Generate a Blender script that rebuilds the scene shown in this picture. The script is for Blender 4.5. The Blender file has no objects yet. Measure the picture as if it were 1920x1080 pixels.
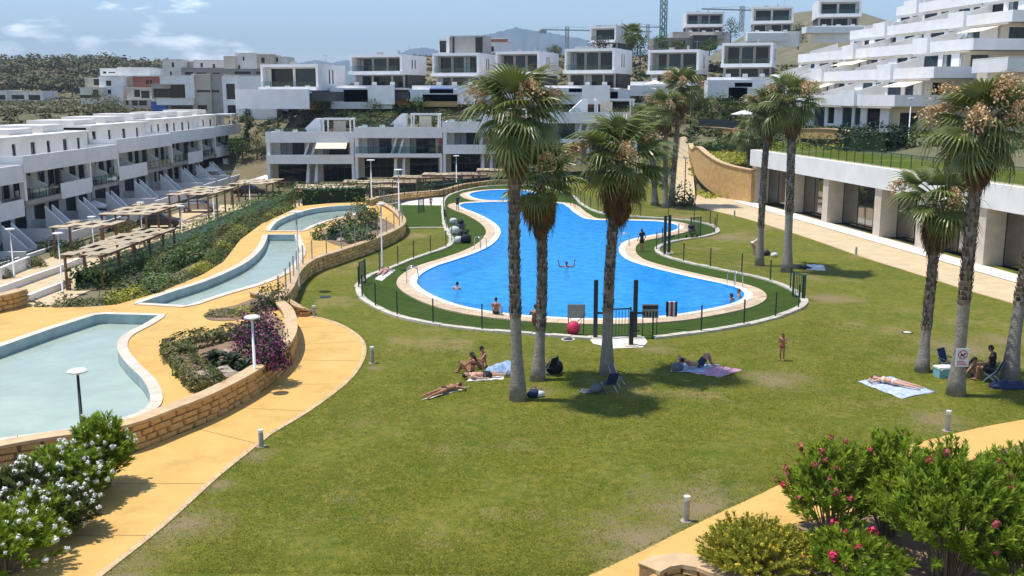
import bpy, bmesh, math, random
from mathutils import Matrix, Vector
from mathutils.geometry import delaunay_2d_cdt

# ------------------------------------------------------------------ camera, sky, sun, exposure
sc = bpy.context.scene
COL = sc.collection
CAM_H, F_PX = 10.5, 1900.0
PITCH = math.atan((540 - 178) / F_PX)
cam_d = bpy.data.cameras.new('camera'); cam = bpy.data.objects.new('camera', cam_d); COL.objects.link(cam)
cam.location = (0, 0, CAM_H); cam.rotation_euler = (math.pi / 2 - PITCH, 0, 0)
cam_d.sensor_width = 36; cam_d.lens = 36 * F_PX / 1920; cam_d.clip_start = 0.5; cam_d.clip_end = 30000
sc.camera = cam

SUN_EL = math.radians(71.5)
SUN_AZ = math.radians(-84)            # clockwise from +Y: the sun stands left of the view, a little beyond
world = bpy.data.worlds.new('World'); sc.world = world; world.use_nodes = True
wn, wl = world.node_tree.nodes, world.node_tree.links
bg = wn['Background']; bg.inputs[1].default_value = 0.135
sky = wn.new('ShaderNodeTexSky'); sky.sky_type = 'NISHITA'; sky.sun_disc = False
sky.sun_elevation = SUN_EL; sky.sun_rotation = SUN_AZ % (2 * math.pi)
sky.altitude = 0; sky.air_density = 1.0; sky.dust_density = 0.15; sky.ozone_density = 4.0
tc = wn.new('ShaderNodeTexCoord')
mp = wn.new('ShaderNodeMapping'); mp.inputs['Scale'].default_value = (1, 1, 3.2); mp.inputs['Location'].default_value = (0.0, 0.0, 0.0)
wl.new(tc.outputs['Generated'], mp.inputs[0])
cn = wn.new('ShaderNodeTexNoise'); cn.noise_dimensions = '4D'; cn.inputs['Scale'].default_value = 7.5; cn.inputs['Detail'].default_value = 7; cn.inputs['Roughness'].default_value = 0.55
cn.inputs['W'].default_value = 3.0
wl.new(mp.outputs[0], cn.inputs['Vector'])
cr = wn.new('ShaderNodeValToRGB'); cr.color_ramp.elements[0].position = 0.60; cr.color_ramp.elements[1].position = 0.72
wl.new(cn.outputs[0], cr.inputs[0])
cm = wn.new('ShaderNodeMixRGB'); cm.inputs[2].default_value = (19, 19, 19.5, 1)
wl.new(cr.outputs[0], cm.inputs[0]); wl.new(sky.outputs[0], cm.inputs[1]); wl.new(cm.outputs[0], bg.inputs[0])

sun_d = bpy.data.lights.new('sun', 'SUN'); sun_d.energy = 3.9; sun_d.angle = math.radians(0.53); sun_d.color = (1, 0.955, 0.88)
sun = bpy.data.objects.new('sun', sun_d); COL.objects.link(sun); sun.location = (-30, 10, 80)
sdir = Vector((math.sin(SUN_AZ) * math.cos(SUN_EL), math.cos(SUN_AZ) * math.cos(SUN_EL), math.sin(SUN_EL)))
sun.rotation_euler = sdir.to_track_quat('Z', 'Y').to_euler()
sc.view_settings.view_transform = 'Standard'; sc.view_settings.look = 'None'
sc.view_settings.exposure = 0.40; sc.view_settings.gamma = 1.0; sc.view_settings.use_curve_mapping = False
sc.cycles.max_bounces = 6; sc.cycles.transparent_max_bounces = 16; sc.cycles.volume_bounces = 0
sc.cycles.caustics_reflective = False; sc.cycles.caustics_refractive = False

# ------------------------------------------------------------------ helpers
RND = random.Random(7)
_ct, _st = math.cos(PITCH), math.sin(PITCH)
def ray(px, py):
    a = (px - 960) / F_PX; b = (540 - py) / F_PX
    return Vector((a, _ct + b * _st, -_st + b * _ct))
def P(px, py, z=0.0):
    """where the sight line through a pixel of the 1920x1080 photograph meets the level z"""
    d = ray(px, py); t = (z - CAM_H) / d.z
    return Vector((d.x * t, d.y * t, z))
def PD(px, py, D):
    d = ray(px, py); t = D / d.y
    return Vector((d.x * t, D, CAM_H + d.z * t))
def PL(pts, z=0.0): return [P(a, b, z) for a, b in pts]
def lerp(a, b, t): return a + (b - a) * t
def sstep(t): t = max(0.0, min(1.0, t)); return t * t * (3 - 2 * t)
def interp(t, xs, ys):
    if t <= xs[0]: return ys[0]
    for i in range(1, len(xs)):
        if t <= xs[i]: return lerp(ys[i - 1], ys[i], (t - xs[i - 1]) / (xs[i] - xs[i - 1]))
    return ys[-1]
def spline(pts, step=0.5, closed=True):
    out = []; n = len(pts)
    for i in range(n if closed else n - 1):
        g = (lambda k: pts[k % n]) if closed else (lambda k: pts[max(0, min(n - 1, k))])
        p0, p1, p2, p3 = g(i - 1), g(i), g(i + 1), g(i + 2)
        m = max(1, int((p2 - p1).length / step))
        for k in range(m):
            t = k / m; t2 = t * t; t3 = t2 * t
            out.append(0.5 * ((2 * p1) + (p2 - p0) * t + (2 * p0 - 5 * p1 + 4 * p2 - p3) * t2 + (3 * p1 - p0 - 3 * p2 + p3) * t3))
    if not closed: out.append(pts[-1].copy())
    return out
def resample(pts, step, closed=True):
    seq = pts + [pts[0]] if closed else pts
    L = [0.0]
    for a, b in zip(seq, seq[1:]): L.append(L[-1] + (b - a).length)
    n = max(3, round(L[-1] / step)); out = []; j = 0
    for k in range(n if closed else n + 1):
        s = L[-1] * k / n
        while j < len(L) - 2 and L[j + 1] < s: j += 1
        out.append(seq[j].lerp(seq[j + 1], (s - L[j]) / max(1e-9, L[j + 1] - L[j])))
    return out
def area2(pts): return sum(a.x * b.y - b.x * a.y for a, b in zip(pts, pts[1:] + pts[:1])) / 2
def ccw(pts): return pts if area2(pts) > 0 else pts[::-1]
def normals2(pts, closed=True):
    n = len(pts); out = []
    for i in range(n):
        a = pts[i - 1] if (closed or i > 0) else pts[i]; b = pts[(i + 1) % n] if (closed or i < n - 1) else pts[i]
        d = (b - a); l = math.hypot(d.x, d.y) or 1
        out.append(Vector((d.y / l, -d.x / l, 0)))      # outward for ccw, to the right for open
    return out
def offset(pts, d, closed=True): return [p + q * d for p, q in zip(pts, normals2(pts, closed))]
def inside(x, y, poly):
    c = False; j = len(poly) - 1
    for i in range(len(poly)):
        a, b = poly[i], poly[j]
        if (a.y > y) != (b.y > y) and x < (b.x - a.x) * (y - a.y) / (b.y - a.y) + a.x: c = not c
        j = i
    return c
def dist_poly(x, y, poly):
    best = 1e9
    for a, b in zip(poly, poly[1:] + poly[:1]):
        dx, dy = b.x - a.x, b.y - a.y; l = dx * dx + dy * dy or 1e-9
        t = max(0, min(1, ((x - a.x) * dx + (y - a.y) * dy) / l))
        best = min(best, (x - a.x - t * dx) ** 2 + (y - a.y - t * dy) ** 2)
    return math.sqrt(best)

class MB:
    """collects shapes; build() links them as one mesh object"""
    def __init__(s, M=None): s.v = []; s.f = []; s.M = M
    def add(s, vs, fs):
        o = len(s.v)
        s.v.extend([tuple(s.M @ Vector(v)) for v in vs] if s.M else [tuple(v) for v in vs])
        s.f.extend([tuple(i + o for i in f) for f in fs]); return s
    def box(s, x0, x1, y0, y1, z0, z1):
        return s.add([(x0,y0,z0),(x1,y0,z0),(x1,y1,z0),(x0,y1,z0),(x0,y0,z1),(x1,y0,z1),(x1,y1,z1),(x0,y1,z1)],
                     [(0,3,2,1),(4,5,6,7),(0,1,5,4),(1,2,6,5),(2,3,7,6),(3,0,4,7)])
    def bar(s, a, b, w, h=None):
        """a straight square bar from a to b"""
        a, b = Vector(a), Vector(b); d = (b - a).normalized(); h = h or w
        u = d.cross(Vector((0,0,1))); u = u.normalized() if u.length > 1e-4 else Vector((1,0,0)); v = u.cross(d)
        vs = [p + u * sx * w / 2 + v * sy * h / 2 for p in (a, b) for sx, sy in ((-1,-1),(1,-1),(1,1),(-1,1))]
        return s.add(vs, [(0,1,2,3),(7,6,5,4),(0,4,5,1),(1,5,6,2),(2,6,7,3),(3,7,4,0)])
    def tube(s, pts, rads, n=6, cap=True):
        pts = [Vector(p) for p in pts]; k = len(pts)
        if not hasattr(rads, '__len__'): rads = [rads] * k
        vs = []; ref = None
        for i, p in enumerate(pts):
            d = (pts[min(k - 1, i + 1)] - pts[max(0, i - 1)]).normalized()
            if ref is None: ref = d.orthogonal().normalized()
            ref = (ref - d * ref.dot(d)); ref = ref.normalized() if ref.length > 1e-5 else d.orthogonal().normalized()
            w = d.cross(ref)
            vs += [p + (ref * math.cos(a) + w * math.sin(a)) * rads[i] for a in (2 * math.pi * j / n for j in range(n))]
        fs = [(i*n+j, i*n+(j+1)%n, (i+1)*n+(j+1)%n, (i+1)*n+j) for i in range(k-1) for j in range(n)]
        if cap: fs += [tuple(range(n))[::-1], tuple(range((k-1)*n, k*n))]
        return s.add(vs, fs)
    def prism(s, poly, z0, z1, bottom=False):
        poly = ccw([Vector((p[0], p[1], 0)) for p in poly]); n = len(poly)
        vs = [(p.x, p.y, z0) for p in poly] + [(p.x, p.y, z1) for p in poly]
        fs = [(i, (i+1)%n, n+(i+1)%n, n+i) for i in range(n)] + [tuple(range(n, 2*n))]
        if bottom: fs.append(tuple(range(n))[::-1])
        return s.add(vs, fs)
    def ribbon(s, A, B, closed=True):
        n = len(A); vs = list(A) + list(B)
        return s.add(vs, [(i, (i+1)%n, n+(i+1)%n, n+i) for i in range(n if closed else n-1)])
    def ell(s, c, r, seg=10, ring=6, rot=None):
        c = Vector(c); r = (r, r, r) if not hasattr(r, '__len__') else r
        vs = [Vector((0,0,-r[2]))]
        for i in range(1, ring):
            t = math.pi * i / ring
            vs += [Vector((math.sin(t)*math.cos(a)*r[0], math.sin(t)*math.sin(a)*r[1], -math.cos(t)*r[2])) for a in (2*math.pi*j/seg for j in range(seg))]
        vs.append(Vector((0,0,r[2])))
        if rot: vs = [rot @ v for v in vs]
        fs = [(0, 1+(j+1)%seg, 1+j) for j in range(seg)]
        for i in range(ring-2):
            o = 1 + i*seg; fs += [(o+j, o+(j+1)%seg, o+seg+(j+1)%seg, o+seg+j) for j in range(seg)]
        o = 1 + (ring-2)*seg; fs += [(o+j, o+(j+1)%seg, len(vs)-1) for j in range(seg)]
        return s.add([v + c for v in vs], fs)
    def mesh(s, name, mat, smooth=False):
        me = bpy.data.meshes.new(name); me.from_pydata(s.v, [], s.f)
        if mat: me.materials.append(MAT[mat] if isinstance(mat, str) else mat)
        if smooth: me.polygons.foreach_set('use_smooth', [True] * len(me.polygons))
        me.update(); return me
    def build(s, name, mat, parent=None, smooth=False, loc=None):
        return link(name, s.mesh(name, mat, smooth), parent, loc)
def link(name, me, parent=None, loc=None, rz=0.0, scale=None):
    o = bpy.data.objects.new(name, me); COL.objects.link(o)
    if parent: o.parent = parent
    if loc is not None: o.location = loc
    if rz: o.rotation_euler = (0, 0, rz)
    if scale: o.scale = scale if hasattr(scale, '__len__') else (scale,) * 3
    return o
def tag(o, label=None, cat=None, group=None, kind=None):
    if label: o['label'] = label
    if cat: o['category'] = cat
    if group: o['group'] = group
    if kind: o['kind'] = kind
    elif cat: o['kind'] = 'thing'
    return o
def thing(name, label, cat, loc=(0, 0, 0), rz=0.0, group=None):
    o = link(name, None, None, loc, rz); o.empty_display_size = 0.2
    return tag(o, label, cat, group)
def struct(o): o['kind'] = 'structure'; return o
def copy_tree(o, parent=None):
    c = o.copy(); COL.objects.link(c); c.parent = parent
    for ch in o.children: copy_tree(ch, c)
    return c

# ------------------------------------------------------------------ materials
MAT = {}
def mat(name, rgb, rough=0.6, var=0.08, scale=3.0, bump=0.0, bscale=40.0, island=0.0, metal=0.0, spec=0.4, rgb2=None, dirt=0.0, trans=0.0):
    m = bpy.data.materials.new(name); m.use_nodes = True; N, L = m.node_tree.nodes, m.node_tree.links
    b = N['Principled BSDF']; b.inputs['Roughness'].default_value = rough; b.inputs['Metallic'].default_value = metal
    b.inputs['Specular IOR Level'].default_value = spec
    co = N.new('ShaderNodeTexCoord').outputs['Object']
    nz = N.new('ShaderNodeTexNoise'); nz.inputs['Scale'].default_value = scale; nz.inputs['Detail'].default_value = 5; nz.inputs['Roughness'].default_value = 0.6; L.new(co, nz.inputs['Vector'])
    mx = N.new('ShaderNodeMixRGB'); mr = N.new('ShaderNodeMapRange'); mr.inputs[1].default_value = 0.3; mr.inputs[2].default_value = 0.7
    L.new(nz.outputs[0], mr.inputs[0]); L.new(mr.outputs[0], mx.inputs[0])
    r2 = rgb2 or tuple(c * (1 - 2 * var) for c in rgb)
    r1 = rgb if rgb2 else tuple(min(1, c * (1 + var)) for c in rgb)
    mx.inputs[1].default_value = (*r1, 1); mx.inputs[2].default_value = (*r2, 1)
    out = mx.outputs[0]
    if island:
        g = N.new('ShaderNodeNewGeometry'); hs = N.new('ShaderNodeHueSaturation'); ma = N.new('ShaderNodeMapRange')
        ma.inputs[3].default_value = 1 - island; ma.inputs[4].default_value = 1 + island
        L.new(g.outputs['Random Per Island'], ma.inputs[0]); L.new(ma.outputs[0], hs.inputs['Value']); L.new(out, hs.inputs['Color']); out = hs.outputs[0]
    if dirt:
        n2 = N.new('ShaderNodeTexNoise'); n2.inputs['Scale'].default_value = 0.55; n2.inputs['Detail'].default_value = 8; n2.inputs['Roughness'].default_value = 0.7
        L.new(co, n2.inputs['Vector']); rr = N.new('ShaderNodeMapRange'); rr.inputs[1].default_value = 0.52; rr.inputs[2].default_value = 0.75; rr.inputs[4].default_value = dirt
        L.new(n2.outputs[0], rr.inputs[0]); md = N.new('ShaderNodeMixRGB'); md.inputs[2].default_value = (*[c * 0.45 for c in rgb], 1)
        L.new(rr.outputs[0], md.inputs[0]); L.new(out, md.inputs[1]); out = md.outputs[0]
    L.new(out, b.inputs['Base Color'])
    if bump:
        bn = N.new('ShaderNodeTexNoise'); bn.inputs['Scale'].default_value = bscale; bn.inputs['Detail'].default_value = 4; L.new(co, bn.inputs['Vector'])
        bp = N.new('ShaderNodeBump'); bp.inputs['Strength'].default_value = bump; bp.inputs['Distance'].default_value = 0.05
        L.new(bn.outputs[0], bp.inputs['Height']); L.new(bp.outputs[0], b.inputs['Normal'])
    if trans:
        t = N.new('ShaderNodeBsdfTranslucent'); L.new(out, t.inputs[0]); ms = N.new('ShaderNodeMixShader'); ms.inputs[0].default_value = trans
        L.new(b.outputs[0], ms.inputs[1]); L.new(t.outputs[0], ms.inputs[2]); L.new(ms.outputs[0], N['Material Output'].inputs[0])
    MAT[name] = m; return m
mat('white_wall', (0.82, 0.81, 0.80), 0.75, 0.05, 0.6, dirt=0.10)
mat('cream_wall', (0.66, 0.58, 0.46), 0.8, 0.06, 0.6)
mat('beige_wall', (0.52, 0.46, 0.38), 0.8, 0.08, 0.8)
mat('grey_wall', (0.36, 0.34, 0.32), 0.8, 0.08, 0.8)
mat('warm_white', (0.76, 0.72, 0.66), 0.8, 0.06, 0.5, dirt=0.08)
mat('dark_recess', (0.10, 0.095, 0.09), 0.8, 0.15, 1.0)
mat('dark_metal', (0.03, 0.032, 0.035), 0.45, 0.1, 4.0)
mat('green_metal', (0.02, 0.06, 0.045), 0.45, 0.1, 4.0)
mat('grey_metal', (0.36, 0.37, 0.38), 0.4, 0.08, 4.0, metal=0.3)
mat('lamp_white', (0.72, 0.72, 0.70), 0.4, 0.05, 4.0)
mat('steel', (0.55, 0.56, 0.58), 0.25, 0.05, 4.0, metal=0.9)
mat('paving', (0.67, 0.425, 0.130), 0.75, 0.1, 0.9, bump=0.15, bscale=9, dirt=0.55, rgb2=(0.61, 0.36, 0.098))
mat('pale_paving', (0.62, 0.48, 0.29), 0.75, 0.08, 0.8, bump=0.1, bscale=9, dirt=0.2)
mat('coping_white', (0.78, 0.73, 0.64), 0.7, 0.08, 1.5, dirt=0.3, island=0.1)
mat('coping_stone', (0.64, 0.48, 0.32), 0.7, 0.1, 2.0, bump=0.1, dirt=0.2, island=0.1)
mat('kerb', (0.62, 0.57, 0.46), 0.8, 0.12, 2.0, bump=0.3, bscale=12, dirt=0.25)
mat('basin_grey', (0.36, 0.45, 0.46), 0.6, 0.12, 1.2, dirt=0.15)
mat('basin_floor', (0.58, 0.60, 0.51), 0.6, 0.07, 0.8, dirt=0.12)
mat('stone', (0.78, 0.52, 0.21), 0.85, 0.0, 2.5, bump=0.6, bscale=14, rgb2=(0.58, 0.34, 0.12), island=0.25)
mat('stone_cap', (0.62, 0.43, 0.24), 0.8, 0.12, 2.0, bump=0.3, bscale=10, dirt=0.2)
mat('mortar', (0.30, 0.20, 0.10), 0.9, 0.2, 6.0)
mat('soil', (0.20, 0.13, 0.08), 0.95, 0.25, 1.5, bump=0.6, bscale=8, rgb2=(0.30, 0.20, 0.12))
mat('rock', (0.45, 0.36, 0.27), 0.9, 0.2, 3.0, bump=0.6, bscale=6)
mat('coping_beige', (0.70, 0.60, 0.47), 0.7, 0.08, 1.5, dirt=0.35, island=0.1)
mat('turf', (0.042, 0.076, 0.013), 0.9, 0.14, 0.7, bump=0.4, bscale=30, rgb2=(0.064, 0.096, 0.02), spec=0.05)
mat('wood', (0.24, 0.12, 0.07), 0.7, 0.2, 3.0)
mat('slat_cream', (0.66, 0.54, 0.36), 0.7, 0.1, 2.0, island=0.12)
mat('asphalt', (0.16, 0.15, 0.14), 0.9, 0.12, 1.0)
mat('terrain', (0.22, 0.175, 0.10), 0.95, 0.1, 0.08, rgb2=(0.10, 0.105, 0.045), bump=0.5, bscale=0.8)
mat('awning', (0.76, 0.68, 0.52), 0.8, 0.05)
mat('canvas', (0.80, 0.78, 0.74), 0.8, 0.04)
mat('leaf_hedge', (0.105, 0.165, 0.022), 0.55, 0.1, 0.35, island=0.5, rgb2=(0.055, 0.11, 0.016), trans=0.3)
mat('leaf_olive', (0.16, 0.165, 0.04), 0.6, 0.1, 0.5, island=0.45, rgb2=(0.08, 0.09, 0.02), trans=0.25)
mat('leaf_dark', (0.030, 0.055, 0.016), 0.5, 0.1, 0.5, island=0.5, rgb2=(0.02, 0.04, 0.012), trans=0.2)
mat('leaf_oleander', (0.31, 0.385, 0.03), 0.6, 0.1, 1.2, island=0.5, rgb2=(0.18, 0.28, 0.025), trans=0.45, spec=0.2)
mat('leaf_pine', (0.10, 0.108, 0.05), 0.8, 0.1, 0.03, island=0.5, rgb2=(0.17, 0.145, 0.08), trans=0.2)
mat('leaf_yellow', (0.46, 0.42, 0.04), 0.5, 0.1, 1.5, island=0.4, rgb2=(0.24, 0.27, 0.03), trans=0.3)
mat('palm_leaf', (0.12, 0.165, 0.036), 0.36, 0.1, 0.9, rgb2=(0.22, 0.24, 0.075), trans=0.25, spec=0.5)
mat('palm_yellow', (0.34, 0.31, 0.085), 0.5, 0.1, 0.9, rgb2=(0.14, 0.16, 0.045), trans=0.25)
mat('palm_dead', (0.25, 0.145, 0.06), 0.8, 0.1, 1.5, rgb2=(0.12, 0.065, 0.028), trans=0.15)
mat('palm_fruit', (0.72, 0.51, 0.29), 0.85, 0.1, 3.0, island=0.3, rgb2=(0.52, 0.33, 0.17))
mat('palm_trunk', (0.34, 0.30, 0.25), 0.9, 0.1, 5.0, bump=0.8, bscale=14, rgb2=(0.21, 0.18, 0.145))
mat('palm_boot', (0.20, 0.15, 0.105), 0.9, 0.1, 4.0, island=0.65, rgb2=(0.115, 0.08, 0.055))
mat('twig', (0.22, 0.17, 0.12), 0.9, 0.1, 5.0)
mat('flower_pink', (0.62, 0.03, 0.10), 0.6, 0.1, 8.0, island=0.3)
mat('flower_yellow', (0.62, 0.44, 0.03), 0.6, 0.1, 8.0, island=0.3)
mat('flower_dull', (0.40, 0.07, 0.08), 0.7, 0.1, 8.0, island=0.4)
mat('flower_white', (0.78, 0.76, 0.68), 0.6, 0.05, 8.0, island=0.12)
mat('flower_magenta', (0.24, 0.035, 0.13), 0.6, 0.1, 2.0, island=0.5)
mat('skin_a', (0.52, 0.27, 0.17), 0.5, 0.06, 6.0)
mat('skin_b', (0.38, 0.18, 0.10), 0.5, 0.06, 6.0)
mat('skin_c', (0.60, 0.34, 0.24), 0.5, 0.06, 6.0)
mat('hair_dark', (0.02, 0.014, 0.01), 0.5, 0.1)
mat('hair_brown', (0.09, 0.045, 0.025), 0.5, 0.1)
mat('cloth_black', (0.015, 0.015, 0.018), 0.7, 0.1)
mat('cloth_navy', (0.02, 0.035, 0.09), 0.7, 0.1)
mat('cloth_red', (0.42, 0.03, 0.05), 0.7, 0.1)
mat('cloth_white', (0.72, 0.70, 0.66), 0.8, 0.06)
mat('cloth_blue', (0.10, 0.23, 0.48), 0.8, 0.1, 9.0, rgb2=(0.45, 0.56, 0.70))
mat('cloth_teal', (0.22, 0.48, 0.50), 0.6, 0.08, 9.0)
mat('cloth_grey', (0.16, 0.16, 0.18), 0.8, 0.1)
mat('blanket_blue', (0.62, 0.68, 0.78), 0.85, 0.1, 7.0, rgb2=(0.30, 0.40, 0.60))
mat('blanket_pink', (0.70, 0.42, 0.52), 0.85, 0.1, 8.0, rgb2=(0.52, 0.24, 0.36))
mat('blanket_cream', (0.66, 0.62, 0.50), 0.85, 0.1, 7.0)
mat('sign_white', (0.78, 0.78, 0.78), 0.5, 0.03)
mat('sign_red', (0.55, 0.03, 0.03), 0.5, 0.05)
mat('sign_blue', (0.10, 0.17, 0.45), 0.5, 0.1, 2.0)
mat('brick_red', (0.25, 0.10, 0.07), 0.8, 0.15, 4.0)
mat('crane', (0.16, 0.28, 0.27), 0.6, 0.1)
mat('curtain', (0.30, 0.32, 0.33), 0.8, 0.1, 2.0)
def glass_mat(name, rgb, rough=0.03):
    m = mat(name, rgb, rough, 0.12, 0.4, spec=0.9 if 'brown' in name else 0.3); return m
glass_mat('glass', (0.012, 0.016, 0.021)); glass_mat('glass_blue', (0.025, 0.042, 0.058)); glass_mat('glass_brown', (0.03, 0.03, 0.028), 0.015)
MAT['glass_brown'].node_tree.nodes['Principled BSDF'].inputs['IOR'].default_value = 2.3
mat('grass_blade', (0.27, 0.315, 0.03), 0.7, 0.1, 0.3, island=0.4, rgb2=(0.37, 0.34, 0.065), trans=0.45, spec=0.1)
def clear_mat(name, tint, refl=1.0, wave=0.0, wscale=2.0, opaq=0.0, ocol=(0.1, 0.3, 0.2)):
    m = bpy.data.materials.new(name); m.use_nodes = True; N, L = m.node_tree.nodes, m.node_tree.links
    N.remove(N['Principled BSDF']); tr = N.new('ShaderNodeBsdfTransparent'); tr.inputs[0].default_value = (*tint, 1)
    gl = N.new('ShaderNodeBsdfGlossy'); gl.inputs['Roughness'].default_value = 0.03; gl.inputs[0].default_value = (refl,) * 3 + (1,)
    lw = N.new('ShaderNodeLayerWeight'); lw.inputs[0].default_value = 0.5; pw = N.new('ShaderNodeMath'); pw.operation = 'POWER'; pw.inputs[1].default_value = 5; L.new(lw.outputs['Facing'], pw.inputs[0])
    fr = N.new('ShaderNodeMath'); fr.operation = 'MULTIPLY_ADD'; fr.inputs[1].default_value = 0.95; fr.inputs[2].default_value = 0.02; L.new(pw.outputs[0], fr.inputs[0]); mx = N.new('ShaderNodeMixShader')
    if wave:
        co = N.new('ShaderNodeTexCoord').outputs['Object']; nz = N.new('ShaderNodeTexNoise'); nz.inputs['Scale'].default_value = wscale; nz.inputs['Detail'].default_value = 4
        L.new(co, nz.inputs['Vector']); bp = N.new('ShaderNodeBump'); bp.inputs['Strength'].default_value = wave; bp.inputs['Distance'].default_value = 0.05
        L.new(nz.outputs[0], bp.inputs['Height']); L.new(bp.outputs[0], gl.inputs['Normal']); L.new(bp.outputs[0], lw.inputs['Normal'])
    L.new(fr.outputs[0], mx.inputs[0]); L.new(tr.outputs[0], mx.inputs[1]); L.new(gl.outputs[0], mx.inputs[2]); last = mx
    if opaq:
        df = N.new('ShaderNodeBsdfDiffuse'); df.inputs[0].default_value = (*ocol, 1)
        if wave:
            L.new(bp.outputs[0], df.inputs['Normal']); n3 = N.new('ShaderNodeTexNoise'); n3.inputs['Scale'].default_value = 1.4; n3.inputs['Detail'].default_value = 6; n3.inputs['Roughness'].default_value = 0.75; L.new(co, n3.inputs['Vector'])
            r3 = N.new('ShaderNodeMapRange'); r3.inputs[1].default_value = 0.35; r3.inputs[2].default_value = 0.68; L.new(n3.outputs[0], r3.inputs[0]); c3 = N.new('ShaderNodeMixRGB'); c3.inputs[1].default_value = (*[v*0.72 for v in ocol], 1); c3.inputs[2].default_value = (ocol[0]*2.2, min(1, ocol[1]*1.3), min(1, ocol[2]*1.15), 1)  # sparkle on the ripples put into the water colour as light and dark noise
            L.new(r3.outputs[0], c3.inputs[0]); L.new(c3.outputs[0], df.inputs[0])
        m2 = N.new('ShaderNodeMixShader'); m2.inputs[0].default_value = opaq
        L.new(mx.outputs[0], m2.inputs[1]); L.new(df.outputs[0], m2.inputs[2]); last = m2
    L.new(last.outputs[0], N['Material Output'].inputs[0]); MAT[name] = m; return m
clear_mat('pool_water', (0.70, 0.91, 0.98), 0.6, 0.5, 2.6, 0.5, (0.03, 0.36, 0.80))
clear_mat('still_water', (0.88, 0.95, 0.94), 0.55, 0.12, 1.6)
clear_mat('rail_glass', (0.80, 0.90, 0.88), 1.0)
clear_mat('rail_glass_green', (0.80, 0.92, 0.84), 0.25)
# ------------------------------------------------------------------ lawn material
WORN = [(*P(a, b).xy, r) for a, b, r in ((1320,955,3.4), (1200,1010,3.0), (1460,712,2.4), (1810,655,3.6), (1560,560,2.6), (1370,445,4.0), (1760,792,1.8), (1880,640,2.5), (478,852,1.0), (345,985,2.2), (410,910,0.8), (702,690,0.7), (1230,655,1.4), (1010,735,1.2), (600,600,0.8), (220,1060,1.6))]
def lawn_mat():
    m = bpy.data.materials.new('lawn'); m.use_nodes = True; N, L = m.node_tree.nodes, m.node_tree.links; b = N['Principled BSDF']
    b.inputs['Roughness'].default_value = 0.85; b.inputs['Specular IOR Level'].default_value = 0.15
    co = N.new('ShaderNodeTexCoord').outputs['Object']
    def nz(s, d=5, r=0.6, st=None):
        n = N.new('ShaderNodeTexNoise'); n.inputs['Scale'].default_value = s; n.inputs['Detail'].default_value = d; n.inputs['Roughness'].default_value = r
        if st:
            mp = N.new('ShaderNodeMapping'); mp.inputs['Scale'].default_value = st; L.new(co, mp.inputs[0]); L.new(mp.outputs[0], n.inputs['Vector'])
        else: L.new(co, n.inputs['Vector'])
        return n.outputs[0]
    def rng(s, a, c, lo=0.0, hi=1.0):
        r = N.new('ShaderNodeMapRange'); r.inputs[1].default_value = a; r.inputs[2].default_value = c; r.inputs[3].default_value = lo; r.inputs[4].default_value = hi
        L.new(s, r.inputs[0]); return r.outputs[0]
    def mix(f, c1, c2):
        x = N.new('ShaderNodeMixRGB'); L.new(f, x.inputs[0])
        for k, c in ((1, c1), (2, c2)):
            if isinstance(c, tuple): x.inputs[k].default_value = (*c, 1)
            else: L.new(c, x.inputs[k])
        return x.outputs[0]
    g = mix(rng(nz(0.28), 0.36, 0.62), (0.088, 0.124, 0.006), (0.168, 0.160, 0.016))
    g = mix(rng(nz(1.3, 6, 0.7), 0.40, 0.64), g, (0.205, 0.188, 0.030))
    g = mix(rng(nz(3.6, 5, 0.7), 0.44, 0.66, 0, 0.85), g, (0.075, 0.105, 0.010))
    g = mix(rng(nz(6.5, 3, 0.7), 0.57, 0.72, 0, 0.7), g, (0.30, 0.27, 0.09))
    dry = rng(nz(0.16, 7, 0.7), 0.55, 0.68, 0, 0.85)
    g = mix(dry, g, (0.30, 0.22, 0.10))
    worn = None                                                 # trodden, bare places
    wn_ = rng(nz(0.9, 8, 0.8), 0.25, 0.75)
    for x, y, r in WORN:
        vd = N.new('ShaderNodeVectorMath'); vd.operation = 'DISTANCE'; L.new(co, vd.inputs[0]); vd.inputs[1].default_value = (x, y, 0); q = rng(vd.outputs['Value'], r*1.25, 0.0)
        if worn is None: worn = q
        else:
            mxx = N.new('ShaderNodeMath'); mxx.operation = 'MAXIMUM'; L.new(worn, mxx.inputs[0]); L.new(q, mxx.inputs[1]); worn = mxx.outputs[0]
    ad = N.new('ShaderNodeMath'); ad.operation = 'ADD'; L.new(worn, ad.inputs[0]); L.new(wn_, ad.inputs[1])
    g = mix(rng(ad.outputs[0], 0.92, 1.55, 0, 0.9), g, (0.26, 0.195, 0.11))
    hs = N.new('ShaderNodeHueSaturation'); L.new(rng(nz(26, 3, 0.8), 0.3, 0.7, 0.55, 1.4), hs.inputs['Value']); L.new(g, hs.inputs['Color'])
    L.new(hs.outputs[0], b.inputs['Base Color'])
    bp = N.new('ShaderNodeBump'); bp.inputs['Strength'].default_value = 0.6; bp.inputs['Distance'].default_value = 0.06
    L.new(nz(16, 4, 0.75), bp.inputs['Height']); L.new(bp.outputs[0], b.inputs['Normal']); MAT['lawn'] = m
lawn_mat()
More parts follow.
